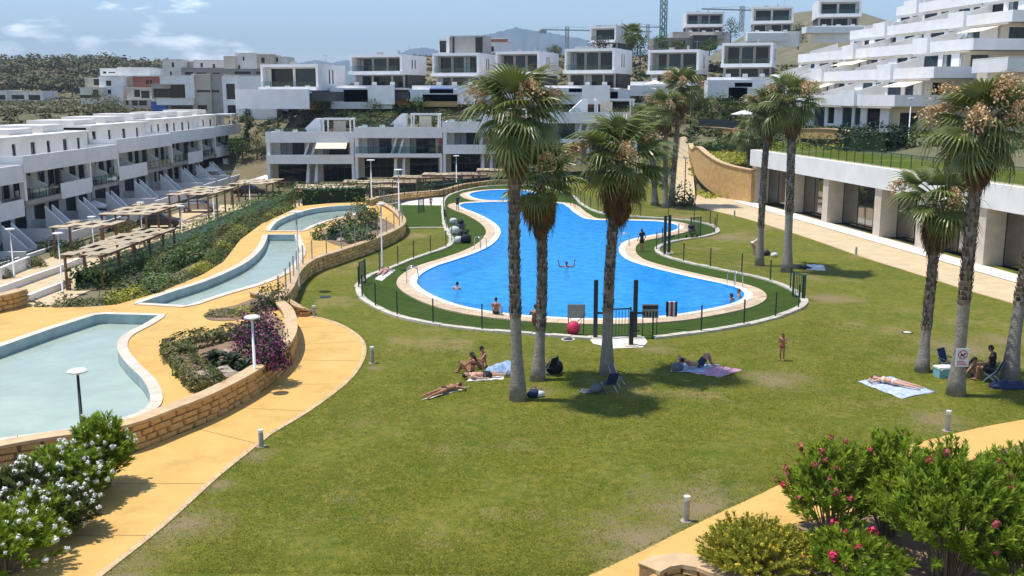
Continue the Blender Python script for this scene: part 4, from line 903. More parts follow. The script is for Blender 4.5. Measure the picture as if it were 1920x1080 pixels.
# ------------------------------------------------------------------ stone walls
def stone_meshes(n=7):
    out = []
    for k in range(n):
        rn = random.Random(90 + k); b = MB(); j = lambda v: v + rn.uniform(-0.07, 0.07)
        lo = [(j(x), -0.5, j(z)) for x, z in ((-0.46, 0.04), (0.46, 0.04), (0.46, 0.96), (-0.46, 0.96))]
        hi = [(x * 0.86, 0.5 + rn.uniform(-0.2, 0.2), 0.5 + (z - 0.5) * 0.84) for x, y, z in lo]
        b.add(lo + hi, [(4,5,6,7),(0,1,5,4),(1,2,6,5),(2,3,7,6),(3,0,4,7)]); me = b.mesh('stone', 'stone'); out.append(me)
    return out
STONES = stone_meshes()
def stone_wall(line, h, thick, label, rows=4, slen=0.5, each=True, z0=0.0, cap=0.09, ground=None):
    """line: foot of the visible face, the face on its right-hand side"""
    t = thing('stone_wall', label, 'wall'); pts = resample(line, 0.4, False); nm = normals2(pts, False)
    hz = (lambda i: h) if not callable(h) else (lambda i: h(i / (len(pts) - 1)))
    gz = (lambda i: pts[i].z)
    core = MB(); F = [p - n * 0.05 for p, n in zip(pts, nm)]; B = [p - n * thick for p, n in zip(pts, nm)]
    lo = lambda L: [Vector((p.x, p.y, gz(i) - 0.25)) for i, p in enumerate(L)]; hi = lambda L: [Vector((p.x, p.y, gz(i) + hz(i) - 0.02)) for i, p in enumerate(L)]
    core.ribbon(hi(F), lo(F), False); core.ribbon(lo(B), hi(B), False); core.ribbon(hi(B), hi(F), False)
    core.add([lo(F)[0], lo(B)[0], hi(B)[0], hi(F)[0]], [(0,1,2,3)]); core.add([lo(F)[-1], lo(B)[-1], hi(B)[-1], hi(F)[-1]], [(3,2,1,0)])
    core.build('core', 'mortar' if each is not None else 'stone_flat', t)
    L = sum((b - a).length for a, b in zip(pts, pts[1:])); acc = [0.0]
    for a, b in zip(pts, pts[1:]): acc.append(acc[-1] + (b - a).length)
    def at(s):
        i = 0
        while i < len(acc) - 2 and acc[i + 1] < s: i += 1
        f = (s - acc[i]) / max(1e-6, acc[i + 1] - acc[i]); f = max(0, min(1, f)); return pts[i].lerp(pts[i + 1], f), nm[i].lerp(nm[i + 1], f).normalized(), hz(i)
    rn = random.Random(int(L * 100)); joined = MB()
    if each is not None:
        for r in range(rows):
            s = rn.uniform(-0.3, 0)
            while s < L:
                w = slen * rn.uniform(0.65, 1.4); p, n, hh = at(max(0, min(L, s + w / 2))); rh = (hh - cap) / rows; s += w
                if each:
                    o = link('stone', rn.choice(STONES), t, (p.x - n.x*0.03, p.y - n.y*0.03, p.z + r * rh), math.atan2(n.y, n.x) - math.pi/2, (w, 0.10 + rn.uniform(0, 0.05), rh))
                else:
                    Mx = Matrix.Translation((p.x - n.x*0.03, p.y - n.y*0.03, p.z + r * rh)) @ Matrix.Rotation(math.atan2(n.y, n.x) - math.pi/2, 4, 'Z') @ Matrix.Diagonal((w, 0.12, rh, 1))
                    me = rn.choice(STONES); joined.add([Mx @ v.co for v in me.vertices], [tuple(q.vertices) for q in me.polygons])
        if joined.v: joined.build('stonework', 'stone', t)['kind'] = 'stuff'
    c = MB(); ff = [p + n * 0.07 for p, n in zip(pts, nm)]; bb = [p - n * (thick + 0.04) for p, n in zip(pts, nm)]
    up = lambda L_, dz: [Vector((p.x, p.y, gz(i) + hz(i) + dz)) for i, p in enumerate(L_)]
    c.ribbon(up(bb, 0), up(ff, 0), False); c.ribbon(up(ff, 0), up(ff, -cap), False); c.ribbon(up(bb, -cap), up(bb, 0), False); c.ribbon(up(ff, -cap), up(bb, -cap), False)
    A, Bq = (up(ff, 0), up(bb, 0)), (up(ff, -cap), up(bb, -cap))
    c.add([A[0][0], A[1][0], Bq[1][0], Bq[0][0]], [(0,1,2,3)]); c.add([A[0][-1], A[1][-1], Bq[1][-1], Bq[0][-1]], [(3,2,1,0)])
    c.build('coping', 'stone_cap', t); return t
stone_wall(W1, 0.9, 0.42, 'long curved ochre stone wall between the wide basin and the yellow path', 4, 0.55)
stone_wall(W2, 0.88, 0.4, 'ochre stone wall carrying the wire fence along the lawn', 4, 0.55, False)
stone_wall(PL([(534,591),(556,594),(576,594),(590,590)]), lambda f: lerp(0.75, 0.2, f), 0.35, 'short stone wall end stepping down to a bollard at the lawn corner', 3, 0.4, True)
stone_wall([P(695, 386, ZP), P(712, 380, ZP), P(760, 372, 0.3), P(830, 366, 0.1), P(870, 354, 0), P(930, 346, 0), P(1010, 347, 0)], 0.55, 0.4, 'low rubble wall behind the small round pool', 2, 0.5, False)
stone_wall(PTL([(-30, 600), (0, 592), (28, 586), (52, 578)]), 0.95, 0.5, 'stone pier at the plaza edge below the white kerb', 4, 0.4, True)
stone_wall(W5, lambda f: lerp(0.8, 3.3, sstep(f * 1.6)), 0.5, 'tall curved sandstone wall joining the pavilion to the ramp', 1, 1, None)
W6 = PL([(1232,1098),(1262,1082),(1300,1086),(1350,1106),(1420,1132)])
stone_wall(spline(W6[::-1], 0.4, False)[::-1], 0.35, 0.5, 'low stone planter wall in front of the yellow flowering shrub', 2, 0.42, True)

# ------------------------------------------------------------------ fences
POST = None
def fence(line, label, h=1.25, step=2.5, col='green_metal', skip=None, z=0.0, posts_w=0.06, gap=0.07):
    t = thing('wire_fence', label, 'fence'); pts = resample(line, step, False)
    pm = MB().box(-posts_w/2, posts_w/2, -posts_w/2, posts_w/2, 0, h).mesh('post', col)
    for i, p in enumerate(pts):
        if skip and skip(p): continue
        link('post', pm, t, (p.x, p.y, p.z + z))
        if i + 1 < len(pts):
            q = pts[i + 1]
            if skip and skip(q): continue
            d = q - p; L = d.length; n = max(2, int(L / gap)); b = MB(Matrix.Translation((p.x, p.y, p.z + z)) @ Matrix.Rotation(math.atan2(d.y, d.x), 4, 'Z')); r = 0.0035
            sl = d.z
            for k in range(1, n):
                x = L * k / n; zz = sl * k / n; b.add([(x-r, 0, 0.06+zz), (x+r, 0, 0.06+zz), (x+r, 0, h-0.05+zz), (x-r, 0, h-0.05+zz)], [(0,1,2,3)])
            for k in range(5):
                zz = 0.08 + (h - 0.14) * k / 4; b.add([(0.03, 0.004, zz-r), (L-0.03, 0.004, zz-r+sl), (L-0.03, 0.004, zz+r+sl), (0.03, 0.004, zz+r)], [(0,1,2,3)])
            b.build('wire_panel', col, t)
    return t
kl = offset(turf_o, 0.1); kl = kl + [kl[0]]
g1 = lambda p: GATE1[0].x - 0.4 < p.x < GATE1[1].x + 0.4 and p.y < 50
gl2 = P(845, 440)
g2 = lambda p: (p - gl2).length < 2.4
fence(kl, 'dark green wire fence on the kerb all round the pool turf', 1.25, 2.6, skip=lambda p: g1(p) or g2(p))
fence([p + Vector((0,0,0.88)) for p in offset(W2, -0.2, False)], 'wire fence with grey posts standing on the lawn wall', 1.1, 2.0, 'grey_metal')
fence([P(690, 378, 0.9), P(760, 366, 0.8), P(840, 357, 0.6), P(900, 346, 0.5), P(1010, 342, 0.5)], 'tall green wire fence behind the small round pool', 1.6, 2.5)
def gate_frame(px, py, label, h=2.6):
    p = P(px, py); t = thing('shower_post', label, 'shower', (p.x, p.y, 0), 0, 'dark posts at the pool entrances')
    b = MB(); b.box(-0.09, 0.09, -0.09, 0.09, 0, h); b.build('column', 'dark_metal', t)
    b = MB(); b.box(-0.09, 0.35, -0.05, 0.05, h*0.42, h*0.45); b.build('arm', 'dark_metal', t)
    b = MB(); b.box(-0.3, 0.3, -0.3, 0.3, 0, 0.05); b.build('base', 'kerb', t)
gate_frame(1116, 634, 'tall dark shower post at the left of the pool entrance')
gate_frame(1190, 634, 'tall dark shower post at the right of the pool entrance')
gate_frame(1246, 477, 'dark shower post closer to the bend, by the inner pool gate')
gate_frame(1254, 475, 'dark shower post with a short arm, away from the bend by the inner gate')
gate_frame(1183, 648, 'short dark turnstile post on the entrance paving', 1.5)
struct(sheet('entrance_paving', PL([(1102,632),(1208,632),(1214,642),(1205,652),(1150,654),(1112,645)]), [], 0.02, 'coping_white'))
def gate(px, py, rz, label):
    p = P(px, py); t = thing('fence_gate', label, 'gate', (p.x, p.y, 0.02), rz, 'green pool gates')
    b = MB()
    for x in (-0.55, 0.5): b.box(x, x+0.06, -0.03, 0.03, 0, 1.35)
    b.box(-0.49, 0.5, -0.025, 0.025, 1.26, 1.32); b.box(-0.49, 0.5, -0.025, 0.025, 0.05, 0.1); b.build('frame', 'green_metal', t)
    for k in range(7):
        q = MB(); x = -0.42 + 0.14*k; q.box(x-0.012, x+0.012, -0.012, 0.012, 0.1, 1.26); q.build('bar', 'green_metal', t)
gate(1160, 634, 0.2, 'green barred gate between the two entrance shower posts'); gate(1497, 560, 1.9, 'green barred gate at the tip of the east turf strip')
gate(680, 533, 1.4, 'green barred gate at the rounded west end of the turf'); gate(790, 398, 1.2, 'green barred gate on the upper turf by the pale paving'); gate(1304, 440, 0.6, 'green barred gate on the small turf bay near the promenade')
def board(px, py, w, h, z, m, label, name='notice_board'):
    p = P(px, py); t = thing(name, label, 'sign', (p.x, p.y, 0.02), 0, 'notices hung on the pool fence')
    b = MB(); b.box(-w/2, w/2, -0.02, 0.02, z, z+h); bo = b.build('panel', m, t)
    b = MB()
    for x in (-w/2+0.03, w/2-0.07): b.box(x, x+0.04, 0.022, 0.06, 0, z+h)
    b.build('leg', 'green_metal', t); return t
b1 = board(1080, 628, 0.78, 0.62, 0.75, 'grey_metal', 'pale grey notice board on the fence left of the entrance')
b2 = board(1218, 630, 0.72, 0.62, 0.8, 'grey_metal', 'grey notice board with rows of dark print right of the entrance')
for k in range(5): q = MB(); q.box(-0.3 + 0.13*k, -0.22 + 0.13*k, -0.024, -0.0205, 0.86, 1.1); q.build('print', 'dark_metal', b2)
q = MB(); q.box(-0.34, 0.34, -0.024, -0.0205, 1.2, 1.36); q.build('print', 'dark_metal', b2)
p = P(1258, 618); tw = thing('beach_towel', 'striped red and black towel hung over the pool fence', 'towel', (p.x, p.y, 0))
for k, m in enumerate(('cloth_black', 'cloth_white', 'cloth_red', 'cloth_white', 'cloth_navy')):
    q = MB(); x = -0.25 + 0.1*k; q.box(x, x+0.1, -0.06, -0.04, 0.62, 1.28); q.box(x, x+0.1, 0.04, 0.06, 0.8, 1.28); q.box(x, x+0.1, -0.06, 0.06, 1.28, 1.295); q.build('stripe', m, tw)

# ------------------------------------------------------------------ lamps and bollards
def lamp(p, h, label, head=0.36, tone='grey_metal'):
    t = thing('lamp_post', label, 'lamp post', p, 0, 'lamp posts with flat round heads')
    b = MB(); b.tube([(0,0,0), (0,0,0.25), (0,0,0.26), (0,0,h-0.12)], [0.085, 0.085, 0.055, 0.04], 10); b.build('pole', tone, t, True)
    b = MB(); b.tube([(0,0,h-0.12), (0,0,h-0.04)], [0.05, head*0.55], 14, False); b.tube([(0,0,h-0.04), (0,0,h), (0,0,h+0.04)], [head, head*1.02, head*0.8], 18); b.build('lamp_head', 'lamp_white', t, False)
    b = MB(); b.tube([(0,0,h-0.075), (0,0,h-0.045)], [0.1, 0.14], 12); b.build('diffuser', 'canvas', t)
LAMPS = [((155,815,ZP), 695, 'dark lamp post standing in the near edge of the wide basin', 0.29, 'dark_metal'), ((478,705,ZP), 594, 'pale lamp post in the bed of purple bougainvillea', 0.28, 'lamp_white'),
         ((561,546,0), 397, 'lamp post at the channel bend by the stone wall', 0.34, 'grey_metal'), ((717,506,0), 382, 'lamp post rising from the lawn beside the west turf', 0.26, 'grey_metal'),
         ((749,424,0), 318, 'pale lamp post at the corner of the upper turf', 0.34, 'lamp_white'), ((697,378,0.5), 300, 'pale lamp post at the end of the dark hedge', 0.4, 'lamp_white'), ((1283,388,0), 296, 'dark lamp post beside the red-flowered shrub at the ramp', 0.34, 'dark_metal')]
for (px, py, z), ty, lab, hd, tone in LAMPS:
    p = P(px, py, z); lamp(p, PD(px, ty, p.y).z - p.z, lab, hd, tone)
for (px, py), ty, lab in (((118,553), 437, 'pale lamp post among the shrubs nearest the stone pier'), ((27,522), 429, 'pale lamp post at the car park by the first house'), ((343,462), 386, 'pale lamp post in the hedge below the middle pergola'),
                          ((403,432), 352, 'pale lamp post in the hedge below the upper pergola'), ((470,402), 340, 'pale lamp post at the top end of the hedge bank'), ((177,475), 432, 'thin lamp post beside the lowest pergola'), ((267,440), 398, 'thin lamp post between two pergolas'),
                          ((513,362), 322, 'thin lamp post beside the white parasol'), ((856,352), 292, 'thin lamp post in front of the middle terraced house'), ((240,380), 348, 'thin lamp post before the shaded balconies')):
    p = PT(px, py); lamp(p, max(3.2, PD(px, ty, p.y).z - p.z), lab, 0.36, 'lamp_white')
p = PT(1703, 262); lamp(p, PD(1703, 184, p.y).z - p.z, 'white lamp post in front of the stepped apartment building', 0.3, 'lamp_white')
def bollard(px, py, ty, label):
    p = P(px, py); h = max(0.55, min(1.0, PD(px, ty, p.y).z)); t = thing('bollard_light', label, 'bollard', p, 0, 'grey bollard lights along the paths')
    b = MB(); b.tube([(0,0,0), (0,0,h*0.82)], 0.075, 14); b.build('post', 'grey_metal', t, False)
    b = MB(); b.tube([(0,0,h*0.82), (0,0,h*0.94)], 0.06, 14); b.build('lens', 'canvas', t, False)
    b = MB(); b.tube([(0,0,h*0.94), (0,0,h)], 0.085, 14); b.build('cap', 'lamp_white', t)
    b = MB(); b.tube([(0,0,-0.05), (0,0,0.02)], [0.17, 0.15], 12); b.build('footing', 'rock', t)
for px, py, ty, lab in ((490,838,810,'bollard light on the lawn edge across from the white oleander'), (698,681,650,'bollard light at the outer bulge of the curved path'), (589,594,573,'bollard light beside the short stepped wall end'), (1287,977,930,'bollard light on the worn grass by the front yellow path'),
                        (1776,808,770,'bollard light behind the large pink oleander'), (1605,478,462,'bollard light on the promenade edge near the paired palms'), (1377,407,394,'bollard light at the far end of the promenade'), (1756,525,508,'bollard light on the promenade between the right palms')):
    bollard(px, py, ty, lab)

# ------------------------------------------------------------------ car-park: street, pergolas, kerb walls
def drape(name, left, right, m, dz):
    """a strip laid on the terrain between two lines"""
    n = 40; A, B = resample(left, sum((b-a).length for a, b in zip(left, left[1:]))/n, False), resample(right, sum((b-a).length for a, b in zip(right, right[1:]))/n, False)
    k = min(len(A), len(B)); b = MB(); cols = 6
    rows = [[A[i].lerp(B[i], j/cols) for j in range(cols+1)] for i in range(k)]
    vs = [(p.x, p.y, T(p.x, p.y) + dz) for r in rows for p in r]
    fs = [(i*(cols+1)+j, i*(cols+1)+j+1, (i+1)*(cols+1)+j+1, (i+1)*(cols+1)+j) for i in range(k-1) for j in range(cols)]
    b.add(vs, fs); o = b.build(name, m); struct(o)
    if o.data.polygons[0].normal.z < 0: o.data.flip_normals()
V = Vector
drape('car_park', [V((-38.8, 60, 0)), V((-38.8, 120, 0)), V((-37, 126, 0)), V((-8, 130, 0))], [V((-29.5, 60, 0)), V((-29.5, 104, 0)), V((-25, 112, 0)), V((-8, 118, 0))], 'pale_paving', 0.05)
def pergola(x, y, z, rz, L, W, label, pos, seed):
    t = thing('slatted_pergola', label, 'pergola', (x, y, z), rz, 'slatted timber pergolas over the car park'); rn = random.Random(seed); h = 2.35
    for i in range(int(L / 3) + 1):
        for yy in (0.25, W - 0.4):
            xx = min(L - 0.3, 0.15 + i * 3); p = MB(); p.box(xx, xx+0.15, yy, yy+0.15, 0, h); p.build('post', 'wood', t)
    for yy in (0.2, W/2, W - 0.45): b = MB(); b.box(0, L, yy, yy+0.2, h, h+0.18); b.build('beam', 'wood', t)
    pan = MB(); n = 5; 
    pw, pd = 0.74, W / 6
    # staggered slat panels with gaps that let the sun through in patches
    nx = int(L / (pw + 0.06)); sl = MB()
    for k in range(6): sl.box(0, pw, k*pd/6 + 0.01, (k+1)*pd/6 - 0.025, 0, 0.03)
    me = sl.mesh('slat_panel', 'slat_cream')
    for i in range(nx):
        for j in range(6):
            if (i // 2 + j) % 3 == 0 and rn.random() < 0.85: continue
            link('slat_panel', me, t, (i*(pw+0.06), j*pd, h+0.19 + 0.002*((i+j) % 2)))
def perg_at(px, py, L, W, rz, label, seed, dz=0.0):
    """px, py: near-left corner of the roof"""
    d = ray(px, py); z = -0.45 + dz; tt = (z - CAM_H) / d.z; x, y = d.x*tt, d.y*tt
    pergola(x, y, T(x + 1, y + 2) + 0.03, rz, L, W, label, None, seed)
PZ = math.pi / 2
for (x_, y_, L_, W_, lab_, sd_, up_) in ((-28.3, 69.5, 15, 3.2, 'long narrow pergola between the kerb wall and the hedge foot', 11, 0), (-34.2, 84.3, 5.3, 4.7, 'short slatted pergola below the second terraced house', 1, 0), (-33.0, 91.6, 10, 4.7, 'second slatted pergola up the car park', 2, 0.25),
        (-32.2, 108, 10.5, 4.8, 'third slatted pergola up the car park beside the hedge top', 3, 0.45), (-29.5, 123, 8, 5, 'slatted pergola at the bend of the car park', 4, 0.3)):
    pergola(x_, y_, T(x_ - 2, y_ + 3) + 0.03 + up_, PZ - 0.02, L_, W_, lab_, None, sd_)
perg_at(548, 346, 12, 5.5, 0.12, 'broad slatted pergola behind the dark hedge', 5, 0.9)
perg_at(640, 341, 9, 4.6, 0.08, 'slatted pergola by the pale lamp at the hedge end', 6, 0.9)
perg_at(735, 332, 8.5, 4.0, 0.03, 'slatted pergola before the house with the brick pier', 7, 1.2)
perg_at(790, 331, 8, 4.0, 0.0, 'slatted pergola left of the small round pool', 8, 1.2)
perg_at(893, 329, 6, 4.0, 0.0, 'slatted pergola half hidden by the tall palm', 9, 1.3)
def parasol(p, r, h, label, sq=True):
    t = thing('parasol', label, 'parasol', p, 0.3, 'white garden parasols'); b = MB(); b.tube([(0,0,0), (0,0,h)], 0.03, 6); b.build('pole', 'lamp_white', t)
    b = MB(); n = 8 if not sq else 4; a0 = math.pi/4
    ring = [(r*math.cos(a0 + 2*math.pi*k/n), r*math.sin(a0 + 2*math.pi*k/n), h-0.45) for k in range(n)]; low = [(x, y, z-0.12) for x, y, z in ring]
    b.add(ring + low + [(0, 0, h+0.15)], [(k, (k+1)%n, 2*n) for k in range(n)] + [(k+n, (k+1)%n+n, (k+1)%n, k) for k in range(n)]); b.build('canopy', 'canvas', t)
for px, py, r, h, lab in ((500, 362, 2.1, 2.4, 'white square parasol beside the bend of the car park'), (664, 340, 1.9, 2.5, 'white parasol over the broad pergola'), (180, 418, 1.6, 2.3, 'white parasol in the garden behind the short pergola'), (300, 372, 1.6, 2.3, 'white parasol in the garden behind the second pergola'), (395, 343, 1.6, 2.3, 'white parasol in the garden behind the third pergola')):
    parasol(PT(px, py), r, h, lab)
for px, py, D, lab in ((1228, 152, 160, 'white parasol on the cream-flanked villa terrace'), (1297, 148, 160, 'smaller white parasol at the corner of the villa terrace'), (1395, 208, 152, 'white parasol near the planted bank by the dark wall'), (1455, 158, 160, 'white parasol over the long blue villa pool')):
    p = PD(px, py, D); g = T(p.x, p.y); top = max(p.z, g + 2.0); parasol((p.x, p.y, g), 1.9, top - g, lab)
def low_wall(line, h, w, m, label, name='kerb_wall'):
    b = MB(); pts = resample(line, 0.8, False); nm = normals2(pts, False)
    a = [p + n*w/2 for p, n in zip(pts, nm)]; c = [p - n*w/2 for p, n in zip(pts, nm)]; lo = lambda L: [p - V((0,0,0.4)) for p in L]; hi = lambda L: [p + V((0,0,h)) for p in L]
    b.ribbon(lo(c), hi(c), False); b.ribbon(hi(c), hi(a), False); b.ribbon(hi(a), lo(a), False)
    b.add([lo(a)[0], lo(c)[0], hi(c)[0], hi(a)[0]], [(3,2,1,0)]); b.add([lo(a)[-1], lo(c)[-1], hi(c)[-1], hi(a)[-1]], [(0,1,2,3)])
    tag(b.build(name, m), label, 'wall')
low_wall(PTL([(-20,560),(20,545),(60,530),(110,512),(160,492)]), 0.55, 0.25, 'white_wall', 'low white kerb wall at the car park next to the first pergola')
low_wall(PTL([(-20,590),(40,572),(90,552),(130,537)]), 0.5, 0.3, 'white_wall', 'low white kerb wall running from the stone pier into the hedge')
low_wall(PTL([(0,525),(30,512),(55,502)]), 0.9, 0.3, 'white_wall', 'white garden wall below the nearest terraced house')
dk = [PT(1310, 246), PT(1350, 248), PT(1400, 254)]
stone_wall([p - V((0, 0, 0.2)) + V((0, -0.4, 0)) for p in dk], 0.9, 0.5, 'sandstone wall below the dark solid balustrade', 1, 1, None)
low_wall([p + V((0, 0, 0.7)) for p in dk], 1.1, 0.12, 'dark_metal', 'dark solid balustrade on the bank above the ramp', 'balustrade')
stone_wall(PTL([(1500,268),(1530,268),(1560,270),(1592,276)]), 1.6, 0.5, 'short sandstone wall beside the dark rounded hedge', 1, 1, None)
struct(sheet('roof_lawn', [FA + FU*a + FV*b_ for a, b_ in ((-24, 1.0), (37.4, 1.0), (37.4, 8.6), (-24, 8.6))], [], 5.195, 'lawn'))

def car(px, py, rz, paint, label):
    p = PT(px, py); t = thing('parked_car', label, 'car', tuple(p + V((0, 0, 0.05))), rz, 'cars parked under the pergolas'); b = MB()
    prof = [(-2.1,0.35),(-2.15,0.75),(-1.95,0.95),(-1.55,1.0),(-1.05,1.42),(0.35,1.46),(1.0,1.02),(1.9,0.88),(2.15,0.7),(2.1,0.35)]; n = len(prof)
    vs = [(x, s*(0.88 if z < 1.05 else 0.66), z) for s in (-1, 1) for x, z in prof]; b.add(vs, [tuple(range(n)), tuple(range(2*n-1, n-1, -1))] + [(i+1, i, n+i, n+i+1) for i in range(n-1)]); b.build('body', paint, t)
    g = MB()
    for s in (-1, 1): g.add([(-1.4, s*0.84, 1.04), (0.85, s*0.84, 1.05), (0.3, s*0.70, 1.40), (-1.0, s*0.70, 1.37)], [(0,1,2,3)])
    g.add([(0.98, -0.72, 1.07), (0.98, 0.72, 1.07), (0.44, 0.62, 1.44), (0.44, -0.62, 1.44)], [(0,1,2,3)]); g.build('window', 'glass', t)
    for x in (-1.35, 1.35):
        for s in (-0.8, 0.8): w = MB(); w.tube([(x, s-0.1, 0.32), (x, s+0.1, 0.32)], 0.32, 16); wo = w.build('wheel', 'cloth_black', t); r = MB(); r.tube([(x, s-0.11, 0.32), (x, s+0.11, 0.32)], 0.19, 12); r.build('rim', 'grey_metal', wo)
    for s in (-0.6, 0.6): h = MB(); h.box(2.09, 2.15, s-0.18, s+0.18, 0.66, 0.78); h.build('headlight', 'lamp_white', t)
mat('car_paint', (0.02, 0.022, 0.026), 0.2, 0.05, spec=0.6); mat('car_silver', (0.42, 0.43, 0.44), 0.25, 0.05, metal=0.5)
car(470, 368, 0.1, 'car_paint', 'black car parked at the bend of the car park'); car(300, 428, 0.1, 'car_paint', 'dark car in the shade of the middle pergola'); car(375, 398, 0.1, 'car_silver', 'silver car in the shade of the upper pergola')
# ------------------------------------------------------------------ foliage
def leaf(b, p, n, size, rn, aspect=0.5, pts=4):
    n = n.normalized(); u = n.orthogonal().normalized(); a = rn.uniform(0, 6.283); u = (u * math.cos(a) + n.cross(u) * math.sin(a)); v = n.cross(u)
    s = size * rn.uniform(0.7, 1.3); w = s * aspect
    b.add([p - u*s*0.5, p + v*w*0.5 - n*s*0.06, p + u*s*0.5, p - v*w*0.5 - n*s*0.06], [(0,1,2,3)])
def jitter(rn, k=1.0): return Vector((rn.gauss(0, k), rn.gauss(0, k), rn.gauss(0, k)))
def shrub_mesh(name, mat_, seed, n=520, size=0.17, flat=0.8, lobes=7, spiky=False):
    rn = random.Random(seed); b = MB(); L = []
    for _ in range(lobes):
        a = rn.uniform(0, 6.283); e = rn.uniform(-0.1, 1.2); L.append((Vector((math.cos(a)*math.cos(e), math.sin(a)*math.cos(e), math.sin(e))), rn.uniform(0.1, 0.35)))
    for _ in range(n):
        d = jitter(rn).normalized()
        if d.z < -0.25: d.z = -d.z * 0.5; d.normalize()
        r = 0.72 + sum(k * max(0, d.dot(q)) ** 6 for q, k in L); r *= rn.uniform(0.55, 1.0) ** 0.5
        p = Vector((d.x*r, d.y*r, max(0.0, d.z)*r*flat*1.25 + 0.04)); leaf(b, p, d + jitter(rn, 0.45) + Vector((0, 0, 0.35)), size, rn, 0.55)
    return b.mesh(name, mat_)
SH = {m: [shrub_mesh('foliage', m, 10*i + k) for k in range(3)] for i, m in enumerate(('leaf_hedge', 'leaf_olive', 'leaf_dark', 'leaf_yellow'))}
STEM = MB().tube([(0,0,-0.05), (0.03,0.02,0.25), (0.08,-0.03,0.5)], [0.05, 0.035, 0.015], 5).tube([(0,0,0.1), (-0.12,0.1,0.5)], [0.03, 0.012], 5).mesh('stem', 'twig')
def shrub(p, r, h, m, label, group, rn=RND, name='shrub'):
    t = thing(name, label, 'shrub', tuple(p), rn.uniform(0, 6.28), group); t.scale = (r, r * rn.uniform(0.85, 1.15), h)
    link('foliage', rn.choice(SH[m]), t); link('stem', STEM, t); return t
def zone(v, cuts, words):
    for c, w in zip(cuts, words):
        if v < c: return w
    return words[len(cuts)]
def sized(r, a, b): return 'small ' if r < a else 'large ' if r > b else ''
TONE = {'leaf_olive': 'olive green', 'leaf_hedge': 'fresh green', 'leaf_dark': 'dark green', 'leaf_yellow': 'yellowish'}
def hedge(line, h, w, m, label, n_per=38, size=0.26, rough=0.25, seed=3):
    rn = random.Random(seed); t = thing('hedge', label, 'hedge'); b = MB(); pts = resample(line, 0.7, False); nm = normals2(pts, False)
    for i in range(len(pts) - 1):
        k = int(n_per * (pts[i+1] - pts[i]).length * (w + 2*h) / 4)
        bump = 1 + rough * math.sin(i * 1.7 + seed) * math.sin(i * 0.61)
        for _ in range(k):
            f = rn.random(); c = pts[i].lerp(pts[i+1], f); n = nm[i]; a = rn.uniform(-0.15, math.pi + 0.15)
            ca, sa = math.cos(a), math.sin(a); e = 0.55; x = math.copysign(abs(ca) ** e, ca); z = max(0, math.copysign(abs(sa) ** e, sa)); q = rn.uniform(0.8, 1.05)
            p = c + n * (x * w/2 * q * bump) + Vector((0, 0, z * h * q * bump + rn.uniform(0, 0.08)))
            leaf(b, p, n * ca + Vector((0, 0, abs(sa) + 0.3)) + jitter(rn, 0.4), size, rn, 0.6)
    for e_, n_ in ((pts[0], pts[0] - pts[1]), (pts[-1], pts[-1] - pts[-2])):
        n_ = n_.normalized(); sd = Vector((n_.y, -n_.x, 0))
        for _ in range(int(n_per * w * h * 0.5)): leaf(b, e_ + sd*rn.uniform(-w/2, w/2)*0.9 + n_*rn.uniform(-0.3, 0.25) + Vector((0, 0, rn.uniform(0, h*0.95))), n_ + Vector((0, 0, 0.4)) + jitter(rn, 0.4), size, rn, 0.6)
    b.build('foliage', m, t)
    if h < 0.6: return t
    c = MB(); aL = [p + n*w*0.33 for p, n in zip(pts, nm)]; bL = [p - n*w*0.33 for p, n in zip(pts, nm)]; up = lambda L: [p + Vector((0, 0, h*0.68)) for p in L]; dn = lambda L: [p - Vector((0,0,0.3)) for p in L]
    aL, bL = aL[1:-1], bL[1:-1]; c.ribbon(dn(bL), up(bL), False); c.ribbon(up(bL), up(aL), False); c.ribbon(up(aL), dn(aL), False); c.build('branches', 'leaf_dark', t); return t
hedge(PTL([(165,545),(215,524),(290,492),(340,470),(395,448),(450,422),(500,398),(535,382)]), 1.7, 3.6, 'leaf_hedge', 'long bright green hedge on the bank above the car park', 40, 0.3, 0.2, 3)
hedge(PL([(552,379),(600,378),(650,376),(694,374)], 0.5), 1.75, 2.2, 'leaf_hedge', 'dark clipped hedge behind the end of the upper channel', 46, 0.28, 0.12, 5)
hedge(PTL([(700,370),(760,364),(820,358),(870,350)]), 0.95, 1.2, 'leaf_dark', 'low dark hedge behind the rubble wall', 40, 0.25, 0.15, 6)
hedge(PTL([(1592,277),(1640,279),(1690,281)]), 2.3, 3.5, 'leaf_dark', 'big dark rounded hedge on the bank before the stepped flats', 44, 0.32, 0.12, 7)
hedge(PTL([(1500,272),(1540,274),(1580,276)]), 1.1, 1.4, 'leaf_olive', 'yellowish hedge beside the dark rounded hedge', 40, 0.28, 0.2, 8)
hedge(PTL([(1305,288),(1350,287),(1400,285),(1440,284)]), 1.5, 2.0, 'leaf_hedge', 'loose green hedge above the curved sandstone wall', 40, 0.3, 0.4, 9)
hedge(PTL([(1308,306),(1340,311),(1380,316),(1400,318)]), 0.7, 2.4, 'leaf_yellow', 'yellow-green ground shrubs just behind the curved sandstone wall', 40, 0.26, 0.4, 10)
